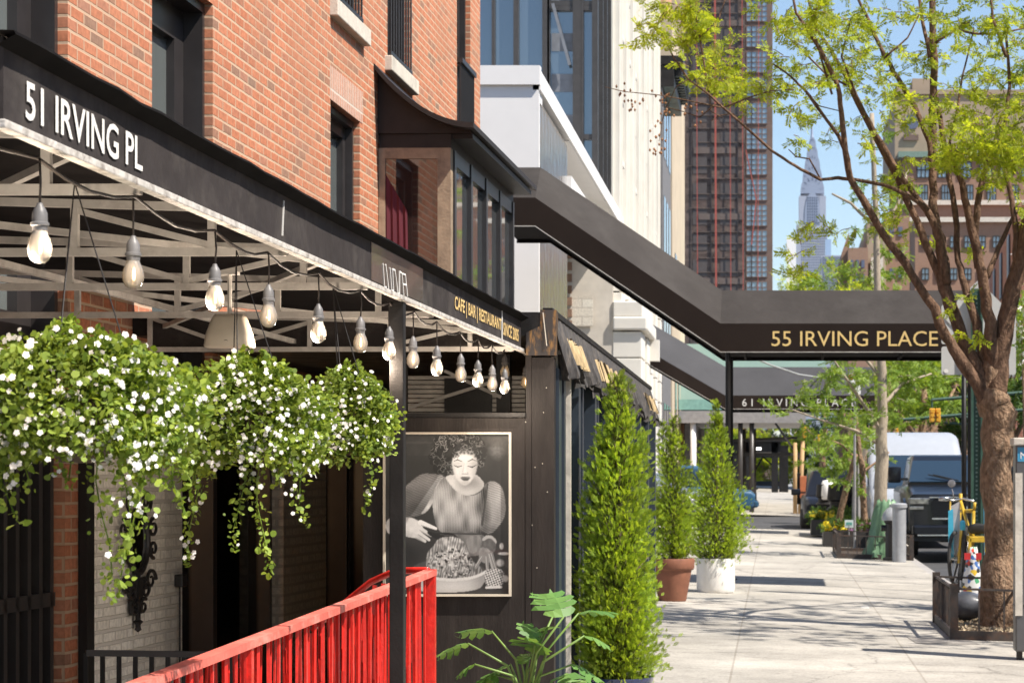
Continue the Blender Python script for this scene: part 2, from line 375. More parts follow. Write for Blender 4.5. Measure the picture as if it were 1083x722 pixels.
# ================================================================ left building frame
YAW = -0.024
LBO = Vector((-3.84, 0, 0))
LB = Matrix.Translation(LBO) @ Matrix.Rotation(YAW, 4, 'Z')
def lly(px, lx): return F * (3.84 - lx) / (880 - px)
def lz(py, ly): return EH + (VY - py) / F * ly
def MBL(): return MB(LB)

def wall_with_holes(mb, x, a0, a1, z0, z1, holes, t=0.25):
    """skin of a wall at local x with rectangular openings and their reveals (goes t inwards)"""
    ys = sorted({a0, a1} | {h[0] for h in holes} | {h[1] for h in holes}); ys = [y for y in ys if a0 <= y <= a1]
    zs = sorted({z0, z1} | {h[2] for h in holes} | {h[3] for h in holes}); zs = [z for z in zs if z0 <= z <= z1]
    for i in range(len(ys) - 1):
        for j in range(len(zs) - 1):
            cy, cz = (ys[i] + ys[i + 1]) / 2, (zs[j] + zs[j + 1]) / 2
            if any(h[0] < cy < h[1] and h[2] < cz < h[3] for h in holes): continue
            mb.face([(x, ys[i], zs[j]), (x, ys[i + 1], zs[j]), (x, ys[i + 1], zs[j + 1]), (x, ys[i], zs[j + 1])])
    for h in holes:
        y0, y1, q0, q1 = h[:4]
        mb.face([(x, y0, q0), (x - t, y0, q0), (x - t, y0, q1), (x, y0, q1)])
        mb.face([(x, y1, q0), (x - t, y1, q0), (x - t, y1, q1), (x, y1, q1)])
        mb.face([(x, y0, q1), (x - t, y0, q1), (x - t, y1, q1), (x, y1, q1)])
        mb.face([(x, y0, q0), (x - t, y0, q0), (x - t, y1, q0), (x, y1, q0)])

brick = thing('brick_building', 'orange brick townhouse with black framed windows and a curved roof bay above the 51 awning', 'building', LBO, YAW)
HA = (10.4, 11.88, 2.3, 4.9); HB = (13.35, 14.66, 2.3, 4.63); HC = (18.10, 19.22, 2.6, 4.60)
U1 = (18.2, 19.25, 5.39, 7.4); U2 = (20.42, 21.5, 5.36, 7.4); U3 = (24.2, 25.1, 5.30, 7.6); U0 = (13.4, 14.6, 5.6, 7.4)
GW = (13.97, 16.55, .2, 2.35)   # big shop window
GD = (10.2, 11.82, .0, 2.35); GX = (17.94, 19.9, .1, 2.35)
wb = MBL(); wall_with_holes(wb, 0, 3.0, 25.8, 2.35, 9.5, [HA, HB, HC, U1, U2, U3, U0], .22)
wb.face([(0, 25.8, -.1), (-8, 25.8, -.1), (-8, 25.8, 9.5), (0, 25.8, 9.5)])
wb.face([(0, 25.8, 9.5), (-8, 25.8, 9.5), (-8, 3, 9.5), (0, 3, 9.5)])
wb.face([(0, 3, -.1), (-8, 3, -.1), (-8, 3, 9.5), (0, 3, 9.5)])
wb.build('wall', M['brick'], brick)
# shop front level
g = MBL(); wall_with_holes(g, 0.004, 11.82, 12.03, -.2, 2.35, [], .2); g.box(-.2, .004, 11.821, 12.03, -.2, 2.348); g.build('brick_pier', M['brick'], brick)
g = MBL(); wall_with_holes(g, 0.0, 12.15, 20.4, -.2, 2.35, [GW, GX], .22); g.build('painted_wall', M['whitebrick'], brick)
g = MBL(); g.box(-.2, .05, 12.03, 12.15, -.2, 2.35); g.build('black_post', M['black'], brick)
g = MBL(); g.box(-.2, .03, 3, 10.2, -.2, 2.35); g.build('black_panel', M['black'], brick)
g = MBL(); g.box(-.22, .02, 20.4, 25.78, -.2, 2.35); g.build('black_panel', M['black'], brick)
def window(hole, name, depth=.15, gl='glassdark', split=True, lining=True, jut=0.0, fr='frame', rel=brick, hang=None, ww=.07):
    y0, y1, z0, z1 = hole[:4]; w = rel and MBL()
    e = .004
    if lining:   # deep black jamb lining
        w.box(-depth - .04, -.05 + jut, y0 + e, y0 + .05, z0 + e, z1 - e); w.box(-depth - .04, -.05 + jut, y1 - .05, y1 - e, z0 + e, z1 - e)
        w.box(-depth - .04, -.05 + jut, y0 + .05, y1 - .05, z1 - .06, z1 - e)
    w.box(-depth - .05, -depth + .03, y0 + .05, y0 + .05 + ww, z0 + e, z1 - .06); w.box(-depth - .05, -depth + .03, y1 - .05 - ww, y1 - .05, z0 + e, z1 - .06)
    w.box(-depth - .05, -depth + .03, y0 + .05 + ww, y1 - .05 - ww, z1 - .06 - ww, z1 - .06); w.box(-depth - .05, -depth + .03, y0 + .05 + ww, y1 - .05 - ww, z0 + e, z0 + ww)
    if split: w.box(-depth - .04, -depth + .02, y0 + .05 + ww, y1 - .05 - ww, (z0 + z1) / 2 - .03, (z0 + z1) / 2 + .03)
    o = w.build(name, M[fr], rel)
    gp = MBL(); gp.box(-depth - .03, -depth - .02, y0 + .05 + ww, y1 - .05 - ww, z0 + .05, z1 - .1); p = gp.build('pane', M[gl], o)
    return o
for h, d in ((HA, .2), (HB, .2), (HC, .14), (U1, .14), (U2, .14), (U3, .14), (U0, .14)):
    o = window(h, 'window', d, 'glasspale' if h in (HA, HB, HC) else 'glassdark', split=True, ww=.20 if h in (HA, HB) else .09)
    if h in (U1, U2, U0):
        s = MBL(); s.box(-.1, .065, h[0] - .12, h[1] + .12, h[2] - .15, h[2] - .02, .008); s.build('sill', M['sill'], o)
        gr = MBL(); k = 9
        for i in range(k):
            y = h[0] + .05 + (h[1] - h[0] - .1) * i / (k - 1)
            gr.tube([(.02, y, h[2] + .01), (.02, y, h[2] + 1.3)], .009, 6)
        for z in (h[2] + .03, h[2] + 1.28): gr.bar((.02, h[0] + .02, z), (.02, h[1] - .02, z), .02, .03)
        gr.build('grille', M['iron'], o)
    if h is U3:
        gr = MBL(); gr.bar((.03, h[0], 6.0), (.03, h[1] + .05, 6.0), .06, .05); gr.bar((.03, h[0], 5.33), (.03, h[1] + .05, 5.33), .04, .04)
        for i in range(13): y = h[0] + .02 + (h[1] - h[0]) * i / 12; gr.tube([(.03, y, 5.33), (.03, y, 6.0)], .010, 5)
        gr.box(-.05, -.02, h[0] + .01, h[1] - .01, 5.31, 5.98); gr.build('balcony_grille', M['iron'], o)
# soldier-course lintel over the third window
l = MBL(); l.box(-.05, .004, HC[0] - .02, HC[1] + .1, 4.602, 4.86); l.build('lintel', M['soldier'], brick)
# ---- oriel bay
bay = MBL(); by0, by1, bx = 20.0, 23.9, .62
bay.box(.0, bx - .02, by0 + .03, by1 - .03, 2.75, 2.95); bay.box(.0, bx + .04, by0 - .03, by1 + .03, 2.62, 2.76)
bay.box(.01, bx, by0, by1, 4.50, 4.62)
bo = bay.build('bay_window', M['bayroof'], brick)
f1 = MBL()
f1.box(.004, .06, by0, by0 + .06, 2.76, 4.5); f1.box(bx - .115, bx - .004, by0, by0 + .12, 2.76, 4.5)
f1.box(.06, bx - .115, by0, by0 + .06, 4.41, 4.5); f1.box(.06, bx - .115, by0, by0 + .06, 2.76, 2.85); f1.build('side_frame', M['baytan'], bo)
f2 = MBL()
for i in range(5):
    y = by0 + .13 + (by1 - .1 - by0 - .13) * i / 4
    f2.box(bx - .07, bx + .012, y, y + .09, 2.77, 4.5)
    if i < 4: f2.box(bx - .06, bx, y + .09, y + .90, 4.38, 4.5); f2.box(bx - .06, bx, y + .09, y + .90, 2.77, 2.85)
f2.box(bx - .07, bx, by1 - .06, by1, 2.76, 4.5); f2.build('front_mullions', M['frame'], bo)
gp = MBL(); gp.box(.06, bx - .115, by0 + .02, by0 + .03, 2.85, 4.41); gp.build('side_pane', M['glassbay'], bo)
for i in range(4):
    y = by0 + .22 + i * .918
    gp = MBL(); gp.box(bx - .04, bx - .03, y, y + .83, 2.85, 4.4); gp.build('front_pane', M['glassrefl'], bo)
    gp = MBL(); gp.box(bx - .036, bx - .026, y + .12, y + .2, 2.85, 3.9); gp.build('sash_bar', M['frame'], bo)
cu = MBL()
pts = []
for i in range(13):
    x = .05 + i * .018; pts.append((x, by0 + .012 + .006 * math.sin(i * 2.1)))
for i in range(12): cu.face([(pts[i][0], pts[i][1], 2.8), (pts[i + 1][0], pts[i + 1][1], 2.8), (pts[i + 1][0] - .02, pts[i + 1][1], 4.3 - .03 * i), (pts[i][0] - .02, pts[i][1], 4.3 - .03 * (i - 1))])
# the curtain hangs close behind the side pane
cu.build('curtain', M['curtain'], bo)
rf = MBL(); prof = []
for i in range(15):
    t = i / 14; prof.append((.84 * t, 5.14 - .50 * (1 - (1 - t) ** 2.0)))
top = [(x, z + .03) for x, z in prof]
rings = []
for yy in (by0 - .2, by1 + .15):
    rings.append([(x, yy, z) for x, z in prof] + [(x, yy, z + .045) for x, z in reversed(prof)])
rf.loft(rings); 
gab = [(0.002, by0 - .03, 4.62), (.80, by0 - .03, 4.62)] + [(x, by0 - .03, z) for x, z in reversed(prof[:-1])]
rf.prism(gab, (0, .05, 0)); rf.box(.0, .80, by0 + .02, by1, 4.58, 4.625)
rf.build('bay_roof', M['bayroof'], bo)
# ---- shop windows behind the seating area
def shopwin(h, bars):
    w = MBL(); y0, y1, z0, z1 = h
    w.box(-.2, -.08, y0 + .003, y0 + .07, z0, z1); w.box(-.2, -.08, y1 - .07, y1 - .003, z0, z1); w.box(-.2, -.08, y0 + .07, y1 - .07, z1 - .1, z1 - .003); w.box(-.2, -.06, y0 + .07, y1 - .07, z0 + .003, z0 + .35)
    for b in bars: w.box(-.2, -.02, b, b + .09, z0 + .35, z1 - .1)
    o = w.build('shop_window', M['frame'], brick); gpp = MBL(); gpp.box(-.16, -.155, y0 + .06, y1 - .06, z0 + .3, z1 - .08); gpp.build('pane', M['clearpane'], o)
M['shopglass'] = glassmat('shop_window_glass', (.030, .020, .016), .02, .01, wscale=1.5)
def clearpane():
    m, t, ns, ln = nt('clear_shop_glass'); out = N(t, 'ShaderNodeOutputMaterial'); tr = N(t, 'ShaderNodeBsdfTransparent'); gl = N(t, 'ShaderNodeBsdfGlossy'); lw = N(t, 'ShaderNodeLayerWeight'); mx = N(t, 'ShaderNodeMixShader')
    tr.inputs[0].default_value = (.82, .84, .84, 1); gl.inputs['Roughness'].default_value = .02; lw.inputs[0].default_value = .12; ln.new(lw.outputs['Fresnel'], mx.inputs[0]); ln.new(tr.outputs[0], mx.inputs[1]); ln.new(gl.outputs[0], mx.inputs[2]); ln.new(mx.outputs[0], out.inputs[0]); return m
M['clearpane'] = clearpane()
shopwin(GW, (14.75,)); shopwin(GX, (18.8,))
M['warmwood'] = mat('amber_wood_panelling', (.42, .20, .08), .5, var=.3, scale=4, stretch=(1, 5, .4)); M['roomfloor'] = mat('room_floor', (.22, .17, .13), .6)
room = MBL(); room.box(-1.7, -1.65, 13.0, 20.6, .1, 2.6); room.box(-1.65, -.25, 20.5, 20.6, .1, 2.6); room.box(-1.65, -.25, 13.0, 13.1, .1, 2.6); room.build('inner_wall', M['warmwood'], brick)
room = MBL(); room.box(-1.65, -.25, 13.1, 20.5, .05, .1); room.build('inner_floor', M['roomfloor'], brick); room = MBL(); room.box(-1.65, -.25, 13.1, 20.5, 2.6, 2.65); room.build('inner_ceiling', M['whitebrick'], brick)
def chair(lab, x, y, rz, mt='iron'):
    t = thing('cafe_chair', lab, 'chair', LB @ Vector((x, y, .1)), rz, 'chairs inside the cafe'); fr = wm(t)
    m = MB(fr); m.box(-.2, .2, -.2, .2, .44, .47, .008); m.build('seat', M['warmwood'], t)
    m = MB(fr); m.tube([(-.18, .19, .47), (-.18, .23, .95), (0, .25, 1.02), (.18, .23, .95), (.18, .19, .47)], .011, 6); m.tube([(-.18, .21, .75), (0, .23, .78), (.18, .21, .75)], .009, 6); m.build('backrest', M[mt], t)
    for a, b_ in ((-1, -1), (1, -1), (-1, 1), (1, 1)): m = MB(fr); m.tube([(a * .17, b_ * .17, .45), (a * .2, b_ * .2, 0)], .011, 6); m.build('leg', M[mt], t)
chair('dark metal cafe chair behind the shop glass, nearer one', -.75, 14.6, .5); chair('dark metal cafe chair behind the shop glass, farther one', -.8, 15.9, -.4)
tb_ = thing('cafe_table', 'small round table behind the cafe glass between two chairs', 'table', LB @ Vector((-.75, 15.25, .1))); fr_ = wm(tb_)
m = MB(fr_); m.lathe([(.0001, .72), (.34, .72), (.34, .75), (.0001, .75)], (0, 0, 0), 24); m.build('tabletop', M['warmwood'], tb_); m = MB(fr_); m.lathe([(.22, 0), (.22, .02), (.03, .04), (.025, .72)], (0, 0, 0), 14); m.build('pedestal', M['iron'], tb_)
for k_, y in enumerate((14.4, 16.0, 18.6)):  # bulbs and point lights added to brighten the dark room behind the glass
    pl_ = thing('added_fill_lamp', 'added amber fill bulb inside the cafe, number %s from the door' % ('one', 'two', 'three')[k_], 'lamp', LB @ Vector((-.9, y, 1.9)), 0, 'added fill bulbs inside the cafe'); pl_['label'] = ('added amber fill bulb inside the cafe nearest the white wall', 'added amber fill bulb over the inner cafe table', 'added amber fill bulb in the farthest cafe window')[k_]
    m = MBL(); m.lathe(prof_s0, (-.9, y, 1.75), 12); m.build('socket', M['iron'], pl_, smooth=True); m = MBL(); m.lathe(prof_g0, (-.9, y, 1.75), 14); m.build('bulb', M['amber'], pl_, smooth=True); m = MBL(); m.tube([(-.9, y, 1.88), (-.9, y, 2.6)], .004, 5); m.build('cord', M['cord'], pl_)
    ld = bpy.data.lights.new('added_fill_light', 'POINT'); ld.energy = 26; ld.color = (1, .62, .32); ld.shadow_soft_size = .05; lo = bpy.data.objects.new('added_fill_light', ld); COL.objects.link(lo); lo.location = LB @ Vector((-.9, y, 1.70))

M['panelblue'] = mat('blue_black_frame', (.030, .040, .055), .4)
d = MBL(); d.box(-.2, -.1, 10.2, 11.82, 0, 2.35); gate = d.build('entry_door', M['black'], brick)
d = MBL()
for i in range(8):
    y = 10.55 + i * .165; d.box(-.09, -.03, y, y + .05, .1, 2.2)
d.box(-.1, -.03, 10.3, 11.78, 1.05, 1.12); d.build('door_bars', M['iron'], gate)
for i in range(3):
    d = MBL(); d.box(-.098, -.094, 10.75 + i * .33, 10.93 + i * .33, .3, 2.1); d.build('door_pane', M['glassdark'], gate)
# low iron rail in front of the white wall
lr = thing('low_iron_railing', 'low black iron railing before the white painted brick wall', 'railing', LB @ Vector((.45, 12.2, 0)))
m = MBL(); ly0, ly1 = 11.6, 14.3
zt = EH - (690 - VY) / F * 11.2
m = MB(); Ra, Rb = P(91, 690, 11.6), P(262, 692, 11.9)
m.bar(Ra, Rb, .035, .03)
for i in range(11): q_ = Ra.lerp(Rb, i / 10); m.bar(q_, (q_.x, q_.y, .08), .020, .020, up=(0, 1, 0))
m.build('bars', M['iron'], lr)

# ================================================================ awning of number 51
LXo = 2.14; Y0, Y1 = 4.90, 12.96; ZB, ZT = 2.39, 2.574
aw = thing('entrance_awning', 'black canvas awning lettered 51 IRVING PL over grey steel trusses, fronting the brick house', 'awning', LB @ Vector((LXo, 9.3, gz(-1.5, 9.3))), YAW)
m = MBL(); m.box(LXo - .012, LXo, Y0, Y1, ZB + .012, ZT - .004); m.box(.1, LXo - .012, Y0, Y0 + .012, ZB + .012, ZT - .004); m.box(.1, LXo - .012, Y1 - .012, Y1, ZB + .012, ZT - .004)
m.build('fascia', M['canvas'], aw)
m = MBL()   # roof skin with a lip folded over the edge, slightly wavy
n = 46; e = []; lp = MBL()
for i in range(n + 1):
    y = Y0 - .04 + (Y1 - Y0 + .08) * i / n; e.append((y, random.uniform(-.0035, .0035) - .012 * math.exp(-((y - 7.9) / 1.2) ** 2) * .3))
for i in range(n):
    (ya, da), (yb, db) = e[i], e[i + 1]
    m.face([(-.01, ya, ZT + .10), (LXo + .036, ya, ZT + da), (LXo + .036, yb, ZT + db), (-.01, yb, ZT + .10)])
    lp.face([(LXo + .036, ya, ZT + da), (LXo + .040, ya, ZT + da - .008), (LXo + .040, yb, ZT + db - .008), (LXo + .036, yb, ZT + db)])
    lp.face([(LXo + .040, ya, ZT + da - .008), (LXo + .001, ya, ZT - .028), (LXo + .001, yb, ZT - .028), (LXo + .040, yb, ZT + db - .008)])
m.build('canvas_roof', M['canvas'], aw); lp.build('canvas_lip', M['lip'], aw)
m = MBL(); m.face([(.05, Y0 + .02, ZT + .07), (LXo - .02, Y0 + .02, ZT - .02), (LXo - .02, Y1 - .02, ZT - .02), (.05, Y1 - .02, ZT + .07)]); m.build('canvas_lining', M['soffit'], aw)
m = MBL(); m.box(LXo - .022, LXo + .008, Y0 - .008, Y1 + .3, ZB - .009, ZB + .010, .003); m.box(.1, LXo - .022, Y0 - .008, Y0 + .02, ZB - .012, ZB + .012)
m.box(LXo - .02, LXo + .19, Y1 + .27, Y1 + .30, ZB - .012, ZB + .012); m.build('bottom_rail', M['trim'], aw)
def truss(y, peak=True, k=0):
    b = MBL(); w = .026; x0, x1 = .12, LXo - .03; zb = ZB; zt = ZT - .05
    b.bar((x0, y, zb), (x1, y, zb), w, w); b.bar((x0, y, zt + .06), (x1, y, zt), w, w)
    xs = [x0 + (x1 - x0) * t for t in (0, .22, .44, .66, .88)]
    for i, x in enumerate(xs):
        zz = zt + .06 * (1 - (x - x0) / (x1 - x0)); b.bar((x, y, zb + .013), (x, y, zz - .013), w * .9, w * .9, up=(0, 1, 0))
        if i < 4:
            zz2 = zt + .06 * (1 - (xs[i + 1] - x0) / (x1 - x0))
            if (i + k) % 3 == 0: continue
            if (i + k) % 2: b.bar((x, y + .005, zb + .02), (xs[i + 1], y + .005, zz2 - .02), w * .8, w * .8)
            else: b.bar((x, y + .005, zz - .02), (xs[i + 1], y + .005, zb + .02), w * .8, w * .8)
    b.build('truss', M['truss'], aw)
for k, y in enumerate((5.97, 7.55, 8.85, 10.3, 12.9)): truss(y, k=k)
m = MBL()
for x in (.9,): 
    m.bar((x, Y0 + .02, ZB + .045), (x, Y1 - .02, ZB + .045), .024, .024)
for a, b_ in ((5.97, 8.85), (8.85, 12.9)):
    m.bar((.2, a, ZB + .09), (2.0, b_, ZB + .085), .022, .022); m.bar((2.0, a, ZB + .12), (.2, b_, ZB + .125), .022, .022)
m.build('purlins', M['truss'], aw)
pp = lly(423, LXo - .03)
m = MBL(); m.box(LXo - .058, LXo - .002, pp - .028, pp + .028, gz(-1.5, 9), ZB - .012, .003); m.build('post', M['blackpost'] if 'blackpost' in M else M['black'], aw)
m = MBL(); m.box(LXo - .1, LXo + .04, pp - .07, pp + .07, gz(-1.5, 9), gz(-1.5, 9) + .012); m.build('base_plate', M['black'], aw)
m = MBL(); yb0 = lly(424, LXo); yb1 = lly(450, LXo)     # clear vinyl patch with the tall logo
M['patch'] = mat('glossy_vinyl_patch', (.075, .062, .052), .22, var=.3, stretch=(1, 8, 1), scale=4, coat=.4)
ya, yc = lly(395, LXo), lly(449, LXo)
m.box(LXo, LXo + .0025, ya, yc, ZB + .016, ZT - .02); m.build('vinyl_patch', M['patch'], aw)
def fl(px, py): y = lly(px, LXo); return (LXo + .004, y, lz(py, y))
m = MBL()
def stroke(mb, pts, wpx=1.6):
    for a, b_ in zip(pts[:-1], pts[1:]):
        mb.bar(fl(395 + a[0] / 10.32, 255 + a[1] / 10.32), fl(395 + b_[0] / 10.32, 255 + b_[1] / 10.32), .0022, wpx * 10 / F, up=(0, 0, 1) if abs(a[0] - b_[0]) > abs(a[1] - b_[1]) else (0, 1, 0))
for s in ([(120, 258), (137, 512)], [(137, 512), (156, 515)], [(150, 270), (182, 530)], [(195, 303), (214, 548)], [(214, 548), (236, 555)], [(222, 318), (236, 555)], [(222, 318), (250, 330)], [(250, 330), (283, 582)],
          [(300, 345), (300, 582)], [(283, 582), (300, 586)], [(300, 345), (325, 362)], [(325, 362), (346, 605)], [(330, 368), (362, 378)], [(362, 378), (386, 612)], [(340, 480), (372, 490)]): stroke(m, s)
m.build('logo', M['white'], aw)
def ftext(txt, pa, pb, za, zb, mm, bold=0.0, name='lettering', out=.004):
    y0 = lly(pa, LXo); y1 = lly(pb, LXo); t = MBL(); t.text(txt, (LXo + out, y0, za), (0, 1, 0), (0, 0, 1), y1 - y0, zb - za, bold=bold); return t.build(name, M[mm], aw)
ftext('51 IRVING PL', 34, 155.5, 2.420, 2.502, 'white', .012)
ftext('CAFE | BAR | RESTAURANT', 482, 531, 2.425, 2.502, 'gold', .02, 'gold_lettering'); ftext('SINCE 2005', 533, 549, 2.425, 2.492, 'gold', .02, 'gold_lettering')
m = MBL(); y = lly(302, LXo); m.bar((LXo + .002, y, 2.42), (LXo + .002, y + .02, 2.53), .004, .006, up=(0, 1, 0)); y = lly(532, LXo); m.bar((LXo + .002, y, 2.40), (LXo + .002, y, 2.55), .004, .02, up=(0, 1, 0)); m.build('seam_repair', M['paleletter'], aw)

# ================================================================ string lights
sl = thing('string_lights', 'string of teardrop filament bulbs hanging under the edge of the 51 awning', 'string lights', LB @ Vector((2.08, 5.2, 2.3)), YAW)
BX = 2.09
bpx = [(50, 278), (147, 307), (232, 330), (288, 346), (340, 358), (384, 368), (414, 378), (439, 379), (464, 390), (489, 397), (507, 402), (522, 403), (535, 401)]
prof_s = [(.0001, .135), (.006, .134), (.0075, .128), (.012, .122), (.0165, .112), (.0172, .092), (.0205, .09), (.0205, .084), (.0172, .082), (.0165, .072), (.0001, .071)]
prof_g = [(.0001, 0), (.010, .0015), (.019, .008), (.0245, .018), (.0270, .030), (.0262, .042), (.0225, .055), (.0175, .066), (.0155, .073), (.0001, .0735)]
prof_f = [(.0001, .022), (.0028, .024), (.0036, .036), (.0022, .052), (.0001, .056)]
first = None; cab = MBL(); cp = []
for i, (px, py) in enumerate(bpx):
    y = lly(px, BX); z = 2.139 + (random.uniform(-.006, .006) if i else 0)
    hz = 2.372; cp.append((BX, y, hz))
    cab.tube([(BX, y, hz), (BX + .004 * random.uniform(-1, 1), y + .003, (hz + z + .13) / 2), (BX, y, z + .13)], .0028, 6)
    m = MBL(); m.lathe(prof_s, (BX, y, z), 14); so = m.build('socket', M['bulbcap'], sl, smooth=True, angle=40)
    m = MBL(); m.lathe(prof_g, (BX, y, z), 20); m.build('bulb', M['bulb'], so, smooth=True)
    m = MBL(); m.lathe(prof_f, (BX + .002, y, z), 6); m.build('filament', M['filament'], so)
    if i % 2 == 0: ld = bpy.data.lights.new('bulb_light', 'POINT'); ld.energy = 6.5; ld.color = (1, .82, .64); ld.shadow_soft_size = .03; lo = bpy.data.objects.new('bulb_light', ld); COL.objects.link(lo); lo.location = LB @ Vector((BX - .05, y, z - .02))
path = [(BX - .06, 4.4, 2.37), (BX - .01, 4.75, 2.345)]
for a, b_ in zip(cp[:-1], cp[1:]):
    for t in (0, .25, .5, .75): path.append((BX + .006 * random.uniform(-1, 1), a[1] + (b_[1] - a[1]) * t, 2.372 - .030 * 4 * t * (1 - t)))
path.append(cp[-1]); cab.tube(path, .0045, 6); cab.build('cable', M['cord'], sl, smooth=True)
sl2 = thing('string_lights', 'pair of amber filament bulbs hanging deeper inside the window above the framed print', 'string lights', P(545, 395, 13.6))
for (px, py) in ((534, 400), (556, 411)):
    c = P(px, py, 13.6); m = MB(); m.lathe(prof_s, c, 12); so = m.build('socket', M['bulbcap'], sl2, smooth=True)
    m = MB(); m.lathe(prof_g, c, 16); m.build('bulb', M['bulb'], so, smooth=True); m = MB(); m.lathe(prof_f, c, 6); m.build('filament', M['filament'], so)
    m = MB(); m.tube([c + Vector((0, 0, .13)), c + Vector((0, 0, .25))], .003, 5); m.build('cord', M['cord'], so)

# speaker
sp = thing('outdoor_speaker', 'cream outdoor loudspeaker hung under the 51 awning trusses', 'speaker', P(243, 370, 8.0))
c = P(243, 350, 8.0); m = MB(); rings = []
for z, w, d_ in ((-.056, .080, .055), (-.05, .083, .06), (-.01, .076, .055), (.04, .058, .045), (.056, .048, .035)):
    ring = []
    for k in range(16):
        a = 2 * math.pi * k / 16; ca, sa = math.cos(a), math.sin(a); q = 2 / 4
        ring.append(c + Vector((w * abs(ca) ** q * (1 if ca > 0 else -1), d_ * abs(sa) ** q * (1 if sa > 0 else -1), z)))
    rings.append(ring)
m.loft(rings); m.build('cabinet', M['speaker'], sp, smooth=True, angle=60)
m = MB(); m.tube([c + Vector((0, .0, .05)), c + Vector((0, 0, .2))], .008, 6); m.box(c.x - .03, c.x + .03, c.y - .02, c.y + .02, c.z + .19, c.z + .2); m.build('bracket', M['truss'], sp)
m = MB(); m.lathe([(.0001, 0), (.008, 0), (.008, .004), (.0001, .004)], c + Vector((.0, -.058, -.04)), 10, axis='y'); m.build('badge', M['iron'], sp)

# ================================================================ hanging baskets
M['basleaf'] = leafmat('trailing_leaf', (.10, .17, .022), (.30, .39, .07), .38)
M['petal'] = leafmat('white_petal', (.78, .76, .72), (.86, .84, .82), .25)
for n_ in M['petal'].node_tree.nodes:
    if n_.type == 'VECT_MATH' and n_.operation == 'MULTIPLY': n_.inputs[1].default_value = (1, 1, .95)
M['basket'] = mat('dark_wicker_basket', (.06, .04, .025), .8)
RL = ([], [])
for k in range(7):
    a = 2 * math.pi * k / 7; RL[0].append((.5 + .5 * math.cos(a) * (1.05 if k % 2 else .9), .46 * math.sin(a), .06 * math.cos(2 * a)))
RL[1].append(tuple(range(7)))
PT = ([], [])
for k in range(5):
    a = 2 * math.pi * k / 5; o = len(PT[0]); cc = lambda r_, d, z: (r_ * math.cos(a + d), r_ * math.sin(a + d), z + .03 * (k % 2))
    PT[0].extend([(0, 0, 0), cc(.55, -.62, .14), cc(.92, -.50, .12), cc(1.06, -.18, .06), cc(1.0, .2, .06), cc(.90, .52, .12), cc(.55, .62, .14)])
    PT[1].append(tuple(range(o, o + 7)))
